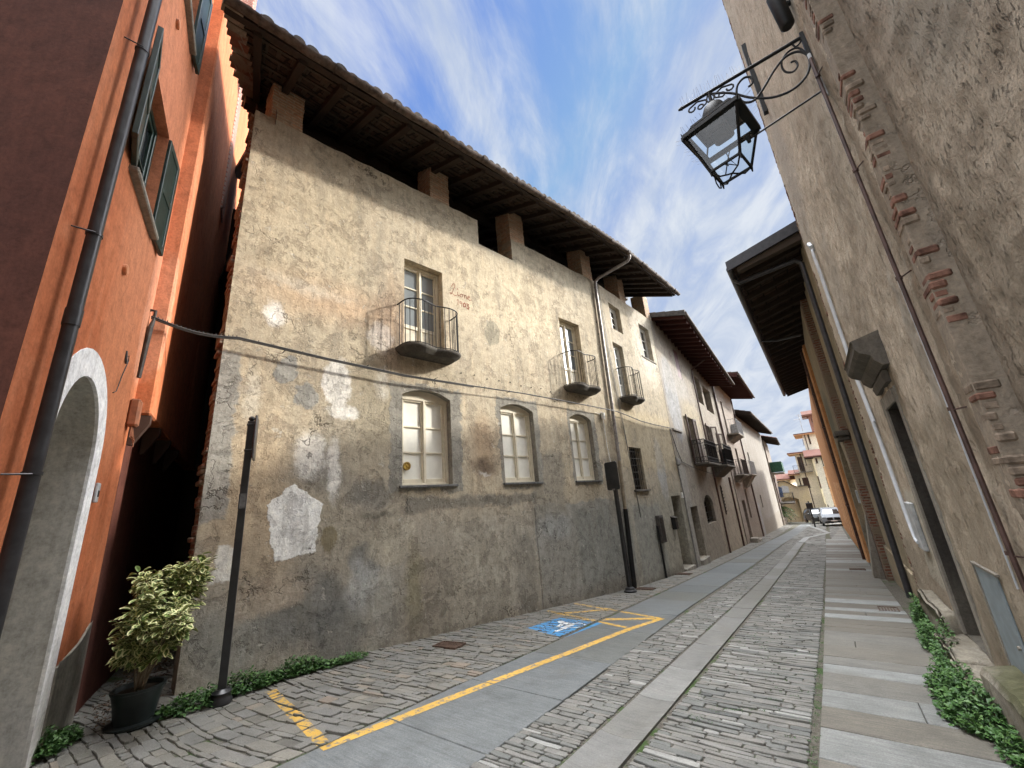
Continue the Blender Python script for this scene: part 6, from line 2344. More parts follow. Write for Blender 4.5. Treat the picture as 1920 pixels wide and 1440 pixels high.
h, F = far_at('tall_cream_house', 'tallest cream house with yellow eaves, slit windows and an aerial on its roof', 1503, 80, 62, 1560, 985, 815,
              [(1513, 815, 1521.5, 832, 's'), (1504, 823, 1508, 834, 's'), (1531, 893, 1546, 915, 's'), (1524, 878, 1530, 892, 's'), (1532, 919, 1542, 937, 's'), (1515, 936, 1524, 956, 's'), (1529, 936, 1536, 956, 's'), (1545, 945, 1551, 956, 's')], M_CREAMG, depth=5, ov=1.1, downp=(.35,), pitch=3)
h2_, F2_ = far_at('cream_house', 'cream house beyond the gateway with yellow soffit, balcony and brown shutters', 1489, 76, 62, 1511, 985, 851,
              [(1496, 857, 1509, 886, 'o'), (1506, 853, 1513, 872, 's'), (1503, 896, 1520, 914, 's'), (1514, 938, 1519, 956, 's')], M_CREAMW, depth=4, ov=.9, downp=(.7,), pitch=4)
u_, z_ = on(F2_, 1494, 886)
scroll_balcony(h2_, F2_, u_ - .3, u_ + 2.0, .8, z_, 1.0, M_CONC, fancy=False, iron=M_IRONW)
h3_, F3_ = far_at('annex_house', 'small cream annex with red pyramid roof left of the cream house', 1489, 83, 62, 1502, 985, 890,
              [(1497, 897, 1503, 909, 's')], M_CREAMW, depth=3, ov=.8, pitch=16)
a_ = at_dist(1503, 800, 82)
b_ = at_dist(1497, 777, 82)
mb = MB(False)
mb.tube([a_ - Vector((0, 0, .8)), b_], .04, 5)
for k, (dz, w_) in enumerate(((-.1, .9), (-.35, .7), (-.8, 1.8))):
    p = b_ + Vector((0, 0, dz))
    mb.tube([p - Vector((w_ / 2, .1, 0)), p + Vector((w_ / 2, -.1, 0))], .025, 4)
tag(mb.build('roof_aerial', M_ZINC), 'television aerial on a mast above the tallest cream house', 'aerial')
h, F = far_at('lean_to_house', 'peach and cream house with red canopy roof over dark upper windows beside the cars', 1524, 73, 62, 1580, 985, 857,
              [(1528, 859, 1534, 868, 's'), (1538, 855, 1545, 873, 's'), (1547, 853, 1554, 871, 's'), (1548, 895, 1556, 915, 's'), (1557, 894, 1565, 914, 's'), (1563, 948, 1567, 955, 's'), (1551, 946, 1556, 957, 's')], M_CREAMG, depth=3, ov=1.0, soff=M_BEAM, pitch=22)
u_, z_ = on(F, 1543, 875)
mb = MB(); mb.box(u_, 9, .0, .02, -7, z_); mb.build('peach_front', M_PEACH, h, F.M)
h, F = far_at('brick_tower_house', 'red brick tower top rising behind the cream houses', 1514, 100, 62, 1560, 985, 779, [(1520, 783, 1524, 792, 's')], M_BRICKT, depth=4, ov=1.0, soff=M_BRICKT, pitch=20)
h, F = far_at('low_red_roof_house', 'low house with red roof behind the gateway', 1440, 84, 72, 1476, 985, 902, [], M_CREAMW, depth=7, ov=.6, pitch=12)
h, F = far_at('far_balcony_house', 'yellowish house with balcony seen through the gateway', 1468, 88, 40, 1500, 985, 930, [(1475, 934, 1479, 946, 's'), (1480, 951, 1484, 968, 's'), (1473, 952, 1477, 962, 's'), (1487, 950, 1491, 962, 's'), (1493, 936, 1497, 946, 's')], M_CREAMW, depth=5, ov=.4)
scroll_balcony(h, F, 1.0, 5.0, .9, on(F, 1480, 949)[1], 1.0, M_CONC, fancy=False)
# far sign post with square plate
c = at_dist(1527, 983, 52)
MS = T(c.x, c.y, gz(c.x, c.y), rad(10))
sp = thing('sign_post', 'distant black post with square plate standing before the cream house', 'sign post', MS)
mb = MB(False); mb.box(-.06, .06, -.06, .06, 0, 2.5); mb.build('pole', M_POST, sp, MS)
mb = MB(False); mb.box(-.28, .28, -.09, -.06, 1.75, 2.35, bev=.03); mb.build('sign_plate', M_POST, sp, MS)
mb = MB(False)
c = at_dist(1534, 946, 76)
mb.box(c.x - .2, c.x + .35, c.y, c.y + .05, c.z - .5, c.z + .2, bev=.02); mb.bar(c + Vector((-.3, 0, .3)), c + Vector((.45, 0, .1)), .05, .05)
tag(mb.build('flag', metal('magenta_cloth', (.35, .02, .10), .8)), 'small magenta flag hanging on the cream house front', 'flag')


# ---- cars
def car(name, label, loc, rz, body_c, sc=1.0):
    M = T(loc[0], loc[1], loc[2], rz) @ Matrix.Scale(sc, 4)
    c = thing(name, label, 'car', M, 'parked cars at the end of the street')
    bm_, tt_, bb_ = new_mat(name + '_paint_' + str(int(loc[1])))
    bb_.inputs['Base Color'].default_value = body_c
    bb_.inputs['Roughness'].default_value = .3
    bb_.inputs['Metallic'].default_value = .0
    bb_.inputs['Coat Weight'].default_value = .6
    # side outline (y, z), front at -y; loft across x with narrowing towards the roof
    prof = [(-2.30, .32), (-2.36, .62), (-2.28, .86), (-1.95, .98), (-1.05, 1.06), (-.45, 1.52), (.1, 1.66), (1.2, 1.66), (1.9, 1.50), (2.25, 1.05), (2.35, .6), (2.25, .32)]
    mb = MB(False)
    xs = [(-.94, 0), (-.90, 1), (-.5, 1), (0, 1), (.5, 1), (.90, 1), (.94, 0)]
    rings = []
    for x, f in xs:
        ring = []
        for (y, z) in prof:
            s_ = 1.0
            if z > 1.0: s_ = 1 - (z - 1.0) * .34
            zz_ = z if f else (z * .94 + .02)
            yy = y * (1 if f else .985) * (1 - .025 * abs(x) ** 3)
            ring.append(mb.V((x * s_, yy, zz_)))
        rings.append(ring)
    n = len(prof)
    for a, b in zip(rings, rings[1:]):
        for k in range(n): mb.face([a[k], b[k], b[(k + 1) % n], a[(k + 1) % n]])
    mb.face(rings[0]); mb.face(list(reversed(rings[-1])))
    mb.build('body', bm_, c, M, smooth=True)
    mb = MB(False)
    mb.quad((-.72, -1.02, 1.10), (.72, -1.02, 1.10), (.60, -.50, 1.50), (-.60, -.50, 1.50))
    mb.build('windscreen', M_GLASSB, c, M)
    mb = MB(False)
    for s_ in (-1, 1):
        mb.poly([(s_ * .925, -.85, 1.06), (s_ * .925, 1.7, 1.10), (s_ * .78, 1.5, 1.5), (s_ * .78, -.35, 1.5)])
    mb.build('side_window', M_GLASSB, c, M)
    mb = MB(False)
    for s_ in (-1, 1):
        mb.prism_y([(s_ * .06, .60), (s_ * .50, .62), (s_ * .56, .74), (s_ * .46, .84), (s_ * .06, .84)], -2.40, -2.34)
    mb.build('grille', M_IRON, c, M)
    mb = MB(False)
    mb.prism_y([(-.78, .34), (.78, .34), (.70, .48), (-.70, .48)], -2.36, -2.30)
    mb.build('lower_intake', M_IRON, c, M)
    for s_ in (-1, 1):
        mb = MB(False)
        mb.prism_y([(s_ * .58, .76), (s_ * .90, .74), (s_ * .90, .86), (s_ * .60, .87)], -2.34, -2.26)
        mb.build('headlight', M_GLASS, c, M)
        mb = MB(False); mb.box(s_ * .93, s_ * 1.10, -.85, -.72, 1.02, 1.16, bev=.03); mb.build('mirror', bm_, c, M)
    mb = MB(False); mb.box(-.26, .26, -2.42, -2.405, .48, .58); mb.build('number_plate', M_PAINTW, c, M)
    for sx in (-1, 1):
        for y in (-1.45, 1.42):
            mb = MB(False); mb.tube([(sx * .80, y, .35), (sx * .97, y, .35)], .36, 20); w_ = mb.build('wheel', M_IRON, c, M)
            mb = MB(False); mb.tube([(sx * .965, y, .35), (sx * .98, y, .35)], .24, 14); mb.build('rim', M_ZINC, w_, M)
    return c


def gpt(px, py, d):
    p = at_dist(px, py, d); return (p.x, p.y, gz(p.x, p.y))


car('parked_car', 'silver white car facing up the street by the right wall', (-.08, 55.3, gz(0, 53)), rad(4), (.26, .28, .30, 1))
car('parked_car', 'dark grey car half hidden behind the silver white one', (-1.35, 61.5, gz(0, 61)), rad(14), (.03, .032, .03, 1))

# ================================================================ right hand side
RW = thing('roughcast_building', 'towering roughcast building with smooth jamb, hooded doorway and ledge on the right', 'building', T(1.5, 5, 0))
ops = [dict(u0=-7.02, u1=-6.28, z0=-.16, z1=2.40, depth=.30)]


def rough_face(mb, u0, u1, z0, z1, p, holes, step=.055, amp=.016, seed=0):
    """front of the roughcast wall, really uneven"""
    us = [u0]
    while us[-1] < u1 - step * .6: us.append(us[-1] + step)
    us[-1] = u1
    zs = [z0]
    while zs[-1] < z1 - 1e-6:
        zs.append(min(z1, zs[-1] + step * (1.0 if zs[-1] < 6.5 else 3.0)))
    for h in holes:
        for v, arr in ((h['u0'], us), (h['u1'], us), (h['z0'], zs), (h['z1'], zs)):
            k = min(range(len(arr)), key=lambda i: abs(arr[i] - v)); arr[k] = v
    I = {}
    for j, z in enumerate(zs):
        for i, u in enumerate(us):
            e = min(1, min(abs(u - u0), abs(u - u1)) / .12)
            for h in holes + [dict(u0=-5.5, u1=-4.8, z0=-.25, z1=.85), dict(u0=-8.1, u1=-7.6, z0=.6, z1=1.2)]:
                if h['u0'] - .1 < u < h['u1'] + .1 and h['z0'] - .1 < z < h['z1'] + .1: e = 0
            d = mnoise.noise(Vector((u * 2.1, z * 1.3, seed))) * 1.5 + mnoise.noise(Vector((u * 7, z * 4.5, seed + 4))) + .7 * mnoise.noise(Vector((u * 17, z * 11, seed + 9)))
            I[i, j] = mb.V((u, p + d * amp * e, z))
    for j in range(len(zs) - 1):
        for i in range(len(us) - 1):
            um, zm = (us[i] + us[i + 1]) / 2, (zs[j] + zs[j + 1]) / 2
            if any(h['u0'] < um < h['u1'] and h['z0'] < zm < h['z1'] for h in holes): continue
            mb.face([I[i, j], I[i + 1, j], I[i + 1, j + 1], I[i, j + 1]])


mb = MB()
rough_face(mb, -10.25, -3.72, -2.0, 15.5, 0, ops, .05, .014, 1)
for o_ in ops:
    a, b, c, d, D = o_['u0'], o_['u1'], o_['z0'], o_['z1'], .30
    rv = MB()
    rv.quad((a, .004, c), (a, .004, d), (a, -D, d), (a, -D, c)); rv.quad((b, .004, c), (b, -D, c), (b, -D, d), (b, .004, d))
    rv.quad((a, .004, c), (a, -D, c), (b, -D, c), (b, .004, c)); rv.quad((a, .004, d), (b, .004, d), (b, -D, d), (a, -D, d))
    rv.build('door_reveal', plaster('shaded_doorway', (.055, .05, .043, 1), (.04, .036, .032, 1), (.07, .06, .05, 1), [('b', (-8, -6, -1, .35), (.12, .11, .09, 1), .6, .3)], crack=0, flake=0), RW, FR.M)  # inner shade of the doorway put into the reveal's dark colour
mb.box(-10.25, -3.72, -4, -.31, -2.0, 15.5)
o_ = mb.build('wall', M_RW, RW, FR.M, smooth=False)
for p_ in o_.data.polygons: p_.use_smooth = True
mb = MB()
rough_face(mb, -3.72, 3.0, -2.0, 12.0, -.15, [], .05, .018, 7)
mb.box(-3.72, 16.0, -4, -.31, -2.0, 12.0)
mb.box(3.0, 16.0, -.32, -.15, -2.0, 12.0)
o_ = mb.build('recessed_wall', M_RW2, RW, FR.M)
for p_ in o_.data.polygons: p_.use_smooth = True
# smooth return (jamb) between the two, with its brick corner
mb = MB()
mb.quad((-3.715, -.30, -2), (-3.715, 0.0, -2), (-3.715, 0.0, 12), (-3.715, -.30, 12))
mb.box(-3.90, -3.712, -.30, .004, -2, 15.4, bev=.004)
mb.build('jamb', M_BAND, RW, FR.M)
BR_A = metal('broken_brick', (.16, .085, .062), .95, .1, 0, .6, .9)
BR_B = metal('dusty_brick', (.21, .165, .125), .95, .1, 0, .5, .9)
RS = random.Random(6)


def brick_run(z0, z1, u_edge, sgn, f, thr, s0):
    z, mbq = z0, None
    while z < z1:
        h = RS.uniform(.058, .072)
        on = mnoise.noise(Vector((z * f, s0, 0))) > thr
        if on:
            mbq = mbq or MB()
            ll = RS.uniform(.09, .22)
            e = u_edge + sgn * RS.uniform(-.008, .012)
            mbq.box(e, u_edge - sgn * ll, -RS.uniform(.05, .13), .001 + RS.uniform(.0, .012), z + .001, z + h, mi=0 if RS.random() < .5 else 1, bev=.016)
        if mbq and (not on or z + h >= z1):
            mbq.build('exposed_bricks', [BR_A, BR_B], RW, FR.M)
            mbq = None
        z += h


brick_run(1.2, 8.6, -3.708, 1, 1.1, -.30, 2.0)
brick_run(-.3, 15.3, -10.26, -1, .9, -.42, 7.0)
# doorway surround, door and hood
mb = MB()
mb.box(-7.19, -7.022, -.02, .030, -.16, 2.56, bev=.006); mb.box(-6.26, -6.13, -.02, .010, -.16, 2.56, bev=.004); mb.box(-7.02, -6.262, -.02, .026, 2.402, 2.56, bev=.006)
sr = mb.build('door_surround', M_CONC, RW, FR.M)
mb = MB(); mb.box(-7.02, -6.28, -.30, -.26, -.16, 2.40); drr = mb.build('door', M_BEAM, RW, FR.M)
mb = MB()
mb.prism_x([(0, 2.62), (.05, 2.62), (.07, 2.70), (.05, 2.76), (0, 2.76)], -7.15, -6.15)
mb.prism_x([(0, 2.77), (.06, 2.77), (.12, 2.84), (.13, 2.90), (.22, 2.95), (.25, 3.0), (.25, 3.08), (.27, 3.10), (0, 3.17)], -7.38, -5.88)
mb.build('door_hood', M_CONCD, RW, FR.M)
mb = MB(); mb.box(-5.42, -4.86, .0, .014, -.25, .80, bev=.004); pn = mb.build('meter_door', M_DOORG, RW, FR.M)
mb = MB(); mb.box(-5.47, -4.81, .0, .024, .802, .82); mb.box(-5.45, -5.422, 0, .022, -.25, .8); mb.tube([(-4.93, .01, .3), (-4.93, .03, .3)], .015, 8); mb.build('frame', M_CONC, pn, FR.M)
# steps and mossy ledge
M_MOSSL = plaster('mossy_ledge', (.22, .20, .16, 1), (.12, .105, .08, 1), (.30, .28, .25, 1), [('b', (-7, 0, .02, .6), (.05, .055, .018, 1), .75, .05)], streak=.3, bump=.9, crack=.2, flake=.5, amp=.1)
mb = MB()
RS = random.Random(19)
uu = [-5.35 + .15 * i for i in range(0, 26)]
pr = None
for i, u in enumerate(uu):
    y_ = -u
    zt = .02 + (5.35 - y_) * .09 + RS.uniform(-.015, .015)
    pw = .21 + RS.uniform(-.015, .015)
    row = [mb.V((u, pw + .03, -1.2)), mb.V((u, pw + .01, zt - .05)), mb.V((u, pw - .02, zt)), mb.V((u, .10, zt + .02 + RS.uniform(-.01, .01))), mb.V((u, -.05, zt + .05))]
    if pr:
        for k in range(4): mb.face([pr[k], row[k], row[k + 1], pr[k + 1]])
    else: mb.face(list(reversed(row)))
    pr = row
mb.build('ledge', M_MOSSL, RW, FR.M)


def shaken(o_, cuts, amp, seed):
    bm = bmesh.new(); bm.from_mesh(o_.data)
    bmesh.ops.remove_doubles(bm, verts=bm.verts, dist=1e-5)
    bmesh.ops.subdivide_edges(bm, edges=[e for e in bm.edges if e.calc_length() > .05], cuts=cuts, use_grid_fill=True)
    for v_ in bm.verts:
        c_ = v_.co
        v_.co += Vector((mnoise.noise(c_ * 9 + Vector((seed, 0, 0))), mnoise.noise(c_ * 9 + Vector((0, seed, 0))), mnoise.noise(c_ * 9 + Vector((0, 0, seed))))) * amp
    bm.to_mesh(o_.data); bm.free()
    for p_ in o_.data.polygons: p_.use_smooth = True

mb = MB()
mb.box(-6.25, -5.45, -.02, .30, -1.2, -.20, bev=.02)
mb.box(-7.1, -6.15, -.02, .27, -1.2, -.17, bev=.02)
mb.box(-8.7, -7.2, -.02, .16, -1.4, -.02, bev=.03)
o_ = mb.build('step', M_MOSSL, RW, FR.M)
shaken(o_, 7, .028, 5)
# grey box, conduits, pipes
mb = MB(); mb.box(-8.05, -7.62, .0, .05, .62, 1.22, bev=.008); tag(mb.build('utility_box', M_GBOX, None, FR.M), 'flat grey utility panel low on the roughcast wall beyond the hooded door', 'utility box')
mb = MB()
mb.tube([(-8.75, .03, 5.75), (-8.68, .05, 5.6), (-8.66, .045, 5.2), (-8.62, .045, 3.3), (-8.35, .045, 2.4), (-8.2, .045, .95), (-8.05, .05, .72), (-7.9, .05, .70)], .026, 8)
mb.tube([(-8.70, .04, 5.72), (-8.60, .06, 5.62), (-8.56, .045, 5.2), (-8.52, .045, 3.3), (-8.25, .045, 2.4)], .018, 8)
for z in (5.2, 4.6, 4.0, 3.3): mb.tube([(-8.65, .045, z), (-8.65, .045, z + .03)], .032, 8)
mb.tube([(-8.80, .02, 5.80), (-8.72, .06, 5.84), (-8.66, .05, 5.76), (-8.72, .03, 5.68)], .035, 8)
tag(mb.build('conduit', M_PIPEW, None, FR.M, smooth=True), 'pale plastic conduits running down the far end of the roughcast wall', 'conduit')
mb = MB()
mb.tube([(-4.12, .05, 5.45), (-4.11, .05, 3.5), (-4.08, .05, 1.4), (-4.05, .05, -.3)], .015, 8)
for z in (5.2, 4.1, 3.05, 2.0, 1.05, .3):
    mb.tube([(-4.11, .05, z), (-4.11, .05, z + .025)], .021, 8); mb.tube([(-4.08, .05, z), (-3.98, .0, z)], .006, 5)
tag(mb.build('standpipe', M_PIPEB, None, FR.M, smooth=True), 'thin dark brown pipe strapped vertically beside the brick corner on the right', 'pipe')
mb = MB()
mb.tube([(-4.32, .02, 5.45), (-4.30, .02, 3.5), (-4.32, .018, 2.2), (-4.4, .015, .8)], .007, 5)
mb.tube([(-4.22, .03, 5.6), (-4.20, .03, 5.35), (-4.16, .03, 5.0)], .016, 6)
tag(mb.build('cable', M_PIPEW, None, FR.M), 'thin pale cable running down beside the dark brown pipe', 'cable')

# ---- neighbouring building with the deep dark eave
FN = Frame((0.90, 0.0), 180.0)
NB = thing('eaved_building', 'lower building with deep dark overhanging eave, brick pier and arched niche beyond the roughcast wall', 'building', T(1.5, 16, 0))
mb = MB(); mb.box(-14.4, -10.27, -4, -.02, -3, 7.3); mb.build('wall', M_RN, NB, FN.M)
mb = MB(); mb.box(-14.9, -14.4, -.4, .15, -3, 6.9); mb.build('brick_pier', M_BRICKR, NB, FN.M)
mb = MB(); mb.box(-14.7, -10.27, -.018, .03, -3, -.1); mb.build('footing', M_RN, NB, FN.M)
mb = MB(); mb.box(-15.0, -14.2, .0, .32, 2.72, 2.86, bev=.02); mb.box(-14.95, -14.3, .0, .26, 2.60, 2.72, bev=.02); mb.build('impost', M_CONCD, NB, FN.M)
FN2 = Frame((0.74, 0.0), 180.0)
mb = MB()
wall_mesh(-19.5, -14.91, -3, 6.9, [dict(u0=-19.0, u1=-15.5, z0=-3, z1=2.85, rise=1.6, depth=.35, back=True)], mb=mb, arch_n=16)
mb.build('wall', M_RN, NB, FN2.M)
mb = MB(); mb.prism_x([(-.05, -3), (.24, -3), (.22, -.9), (-.0, .6), (-.05, .6)], -15.45, -14.91); mb.build('pier_foot', M_CONC, NB, FN2.M)
mb = MB(); mb.box(-15.35, -15.2, .0, .05, .9, 1.25, bev=.008); mb.build('number_plate', M_GBOX, NB, FN2.M)
mb = MB(); mb.box(-58, -19.5, -4, .08, -4, 7.0); mb.build('orange_front', M_ORFAR, NB, FN2.M)
mb = MB()
for u in (-22, -25, -28, -31, -34, -37):
    mb = MB(); mb.box(u, u + 1.1, .08, .10, -1.2, 1.4); mb.build('pilaster', M_PEACH, NB, FN2.M)
mb = MB(); mb.box(-20.0, -19.55, .08, .12, -3, 6.8); mb.build('trim', M_PEACH, NB, FN2.M)
mb = MB(); mb.box(-33, -14.95, -4, -.4, 6.9, 7.3); mb.build('loft', M_DARK, NB, FN2.M)
rf = plain_roof(NB, FN, -29.3, -10.42, 6.74, 1.42, 14, 3.5, M_BEAM, M_SOFFIT, M_TILE, raf=.70, gut=False, rw=.12, rh=.14)
mb = MB()
mb.tube([(-29.3, 1.50, 6.74), (-10.40, 1.50, 6.74)], .075, 10)
mb.build('gutter', M_PIPE, rf, FN.M, smooth=True)
mb = MB(); mb.prism_x([(1.55, 6.68), (1.55, 6.93), (-3.5, 8.19), (-3.5, 7.9)], -10.42, -10.36); mb.build('verge_flashing', M_PIPE, rf, FN.M)
mb = MB(); mb.prism_x([(1.35, 6.62), (1.35, 6.74), (0, 7.09), (0, 6.86)], -10.62, -10.44); mb.build('verge_beam', M_BATTEN, rf, FN.M)
mb = MB(); mb.tube([(-10.95, 1.48, 6.66), (-10.95, 1.40, 6.55), (-10.9, .20, 6.62), (-10.9, .09, 6.50), (-10.9, .09, 3.0), (-10.95, .09, -.6)], .055, 10)
mb.build('downpipe', M_PIPE, NB, FN.M, smooth=True)
mb = MB(); mb.tube([(-20.5, .16, 6.9), (-20.5, .16, 3), (-20.5, .16, -1.3)], .05, 8)
for z in (5, 3.6, 2.2, .6): mb.tube([(-20.5, .16, z), (-20.5, .16, z + .05)], .065, 8); mb.tube([(-20.5, .1, z), (-20.2, .2, z)], .015, 4)
mb.build('downpipe', M_PIPEB, NB, FN2.M, smooth=True)
for k, u in enumerate((-14.4, -18, -22)):
    pass
mb = MB(); mb.tube([(-16.8, 1.5, 6.68), (-16.8, 1.0, 6.55), (-16.5, .3, 6.45)], .04, 6); mb.build('brace', M_PIPE, rf, FN.M)

# speaker-like black case on the roughcast wall
mb = MB()
mb.prism_x([(.05, 5.95), (.32, 5.97), (.40, 6.35), (.40, 6.9), (.05, 6.9)], -4.55, -4.02)
c = Frame((0.9, 4.28), 180.0)
lsp = MB()
lsp.tube([(.0, .085, 6.12), (.0, .085, 6.14), (.0, .10, 6.6)], [.05, .065, .075], 20)
lsp.tube([(.0, .0, 6.4), (.0, .08, 6.4)], .03, 8)
fl_ = lsp.build('floodlight', M_IRON, None, c.M, smooth=True)
tag(fl_, 'dark rounded lamp housing cut by the top edge above the lantern bracket', 'floodlight')

# ================================================================ street lantern on its bracket
ZB = 5.90
FLn = Frame((0.90, 4.28), 180.0)     # u is -y, p reaches out over the street
LP = 0.90                             # distance of lantern from wall
lant = thing('street_lantern', 'black wrought iron lantern with glass panes hanging from a scrolled wall bracket', 'street lantern', FLn.sub(0, LP).M @ Matrix.Translation((0, 0, 5.0)))
mb = MB()
mb.tube([(0, .02, ZB), (0, 1.20, ZB)], .019, 10)
mb.tube([(0, 1.19, ZB), (0, 1.235, ZB)], [.026, .012], 8)
mb.box(-.02, .02, .0, .03, ZB - .75, ZB + .05)


def spiral(cp, cz, r0, r1, a0, a1, n=16): return [(0, cp + (r0 + (r1 - r0) * i / n) * math.cos(rad(a0 + (a1 - a0) * i / n)), cz + (r0 + (r1 - r0) * i / n) * math.sin(rad(a0 + (a1 - a0) * i / n))) for i in range(n + 1)]


# the long S scroll under the arm
def sc(pts, k=4):
    P_ = [Vector((0, a * .72, ZB + b)) for a, b in pts]
    o_ = []
    for i in range(len(P_) - 1):
        p0, p1, p2, p3 = P_[max(0, i - 1)], P_[i], P_[i + 1], P_[min(len(P_) - 1, i + 2)]
        for j in range(k):
            t_ = j / k
            o_.append(.5 * ((2 * p1) + (p2 - p0) * t_ + (2 * p0 - 5 * p1 + 4 * p2 - p3) * t_ * t_ + (3 * p1 - p0 - 3 * p2 + p3) * t_ ** 3))
    return o_ + [P_[-1]]


mb.tube(sc([(1.26, -.02), (1.10, -.10), (.95, -.20), (.78, -.36), (.55, -.50), (.32, -.54), (.14, -.48), (.05, -.36), (.04, -.24), (.12, -.14), (.26, -.12), (.42, -.20), (.60, -.34), (.74, -.42), (.86, -.38), (.92, -.26), (.88, -.13), (.78, -.08), (.70, -.12), (.70, -.20), (.76, -.22)]), .012, 8)
mb.tube(sc([(.04, -.24), (.10, -.10), (.22, -.08), (.32, -.16), (.32, -.28), (.24, -.34), (.17, -.30), (.18, -.23), (.23, -.22)]), .010, 7)
mb.tube(sc([(.03, .0), (.06, -.05), (.12, -.07), (.14, -.02)]), .009, 6)
for s_ in (-1, 1):
    mb.tube([(0, LP + s_ * .02, ZB - .14), (0, LP + s_ * .05, ZB - .07), (0, LP + s_ * .13, ZB - .035), (0, LP + s_ * .20, ZB - .06)] + [(0, LP + s_ * (.20 + .035 * math.sin(rad(t_))), ZB - .095 + .035 * math.cos(rad(t_))) for t_ in range(0, 320, 40)], .010, 6)
    mb.tube([(0, LP + s_ * .02, ZB - .03), (0, LP + s_ * .05, ZB - .12), (0, LP + s_ * .11, ZB - .155)] + [(0, LP + s_ * (.11 + .03 * math.sin(rad(180 - t_))), ZB - .125 + .03 * math.cos(rad(180 - t_))) for t_ in range(0, 300, 40)], .009, 6)
mb.tube([(0, LP, ZB), (0, LP, ZB - .17)], .018, 8)
br = mb.build('bracket', M_IRON, lant, FLn.M, smooth=True)
mb = MB()
RS = random.Random(3)
for k in range(26):
    p = .48 + k * .028
    mb.tube([(RS.choice([-.01, .01]), p, ZB + .02), (RS.uniform(-.05, .05), p + RS.uniform(-.015, .015), ZB + .14)], .0012, 3)
mb.build('bird_spikes', M_ZINC, lant, FLn.M)
ML = FLn.sub(0, LP).M @ Matrix.Translation((0, 0, ZB - .17)) @ Matrix.Rotation(rad(-13), 4, 'Z')
mb = MB(False)
mb.lathe([(.03, .0), (.05, -.01), (.075, -.05), (.10, -.06), (.125, -.12), (.135, -.20), (.125, -.26), (.105, -.29)], 24)
mb.build('cap', M_IRON, lant, ML, smooth=True)


def sq(mb, s0, z0, s1, z1, mi=0):
    a = [(-s0, -s0, z0), (s0, -s0, z0), (s0, s0, z0), (-s0, s0, z0)]
    b = [(-s1, -s1, z1), (s1, -s1, z1), (s1, s1, z1), (-s1, s1, z1)]
    for k in range(4): mb.quad(a[k], a[(k + 1) % 4], b[(k + 1) % 4], b[k], mi)


ZT, ZE, ZL = -.30, -.43, -.92        # roof top, widest frame, bottom
S0, S1, S2_ = .205, .285, .148
mb = MB(False)
C = ((-1, -1), (1, -1), (1, 1), (-1, 1))
for (s_, z, w_) in ((S0, ZT, .026), (S1, ZE, .045), (S2_, ZL, .022)):
    for k in range(4):
        a, b = C[k], C[(k + 1) % 4]
        mb.bar((a[0] * s_, a[1] * s_, z), (b[0] * s_, b[1] * s_, z), w_, w_)
for (sx, sy) in C:
    mb.bar((sx * S0, sy * S0, ZT), (sx * S1, sy * S1, ZE), .014, .014)
    mb.bar((sx * (S1 - .012), sy * (S1 - .012), ZE), (sx * S2_, sy * S2_, ZL), .022, .022)
    mb.tube([(sx * S2_, sy * S2_, ZL + .02), (sx * S2_, sy * S2_, ZL - .06)], [.018, .006], 6)
    mb.tube([(sx * S1, sy * S1, ZE), (sx * (S1 + .008), sy * (S1 + .008), ZE + .06)], [.01, .004], 5)
    mb.tube([(sx * S2_, sy * S2_, ZL), (sx * .09, sy * .09, ZL - .07), (sx * .03, sy * .03, ZL - .06), (0, 0, ZL - .05)], .009, 5)
for k in range(4):                      # inner flanges make the broad dark frame
    a, b = C[k], C[(k + 1) % 4]
    i_ = .06
    mb.poly([(a[0] * S1, a[1] * S1, ZE - .012), (b[0] * S1, b[1] * S1, ZE - .012), (b[0] * (S1 - i_), b[1] * (S1 - i_), ZE - .012), (a[0] * (S1 - i_), a[1] * (S1 - i_), ZE - .012)])
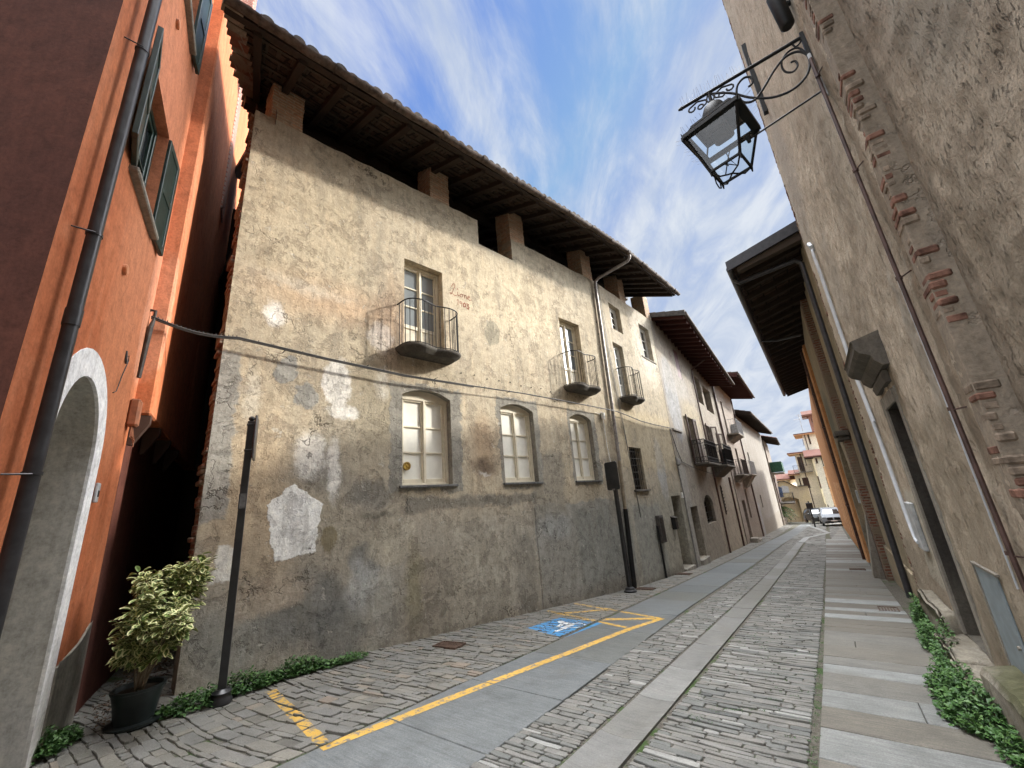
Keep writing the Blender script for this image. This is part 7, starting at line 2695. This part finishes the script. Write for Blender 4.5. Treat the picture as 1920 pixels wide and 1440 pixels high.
mb.tube([(-.07, -S2_, ZL), (-.06, -S2_, ZL - .10), (0, -S2_, ZL - .13), (.06, -S2_, ZL - .10), (.07, -S2_, ZL)], .007, 5)
mb.tube([(-.16, -.10, ZL + .10), (.0, .0, ZL + .14), (.16, .08, ZL + .11)], .006, 5)
mb.tube([(.0, .0, ZL + .22), (.03, .02, ZL + .1), (-.06, .05, ZL + .05), (.02, -.06, ZL + .12), (.05, 0, ZL + .02)], .006, 5)
mb.build('frame', M_IRON, lant, ML)
mb = MB(False)
sq(mb, S1 - .02, ZE, S2_, ZL)
mb.build('glass', M_LGLASS, lant, ML)
mb = MB(False)
sq(mb, S0, ZT, S1 - .01, ZE)
mb.build('glass', M_LGLASS, lant, ML)
mb = MB(False)
mb.box(-S0, S0, -S0, S0, ZT + .002, ZT + .02)
mb.box(-.14, .14, -.10, .10, ZE - .03, ZE + .08, bev=.02)
mb.prism([(-.11, -.07), (.11, -.07), (.11, .07), (-.11, .07)], ZE - .045, ZE - .031)
mb.build('lamp_unit', M_IRONW, lant, ML)
mb = MB(False)
for k in range(4):
    a, b = C[k], C[(k + 1) % 4]
    for i in range(15):
        f = (i + .5) / 15
        x_, y_ = a[0] * S1 + (b[0] - a[0]) * S1 * f, a[1] * S1 + (b[1] - a[1]) * S1 * f
        nx, ny = (a[0] + b[0]) / 2, (a[1] + b[1]) / 2
        mb.tube([(x_, y_, ZE), (x_ + nx * .10 + RS.uniform(-.02, .02), y_ + ny * .10 + RS.uniform(-.02, .02), ZE + .05)], .0012, 3)
mb.build('bird_spikes', M_ZINC, lant, ML)
# stay rod from lantern to wall
mb = MB()
mb.tube([(0, LP - .20, ZB - .85), (0, .02, ZB - .72)], .010, 6)
mb.tube([(0, LP - .22, ZB - .78), (0, LP - .22, ZB - .88)], .018, 6)
mb.build('stay_rod', M_IRON, lant, FLn.M)
mb = MB()
mb.box(-8.72, -8.60, .0, .08, 9.0, 10.95)
tag(mb.build('wall_bar', M_IRON, None, FR.M), 'upright black iron bar fixed high on the roughcast wall behind the lantern bracket', 'iron bar')
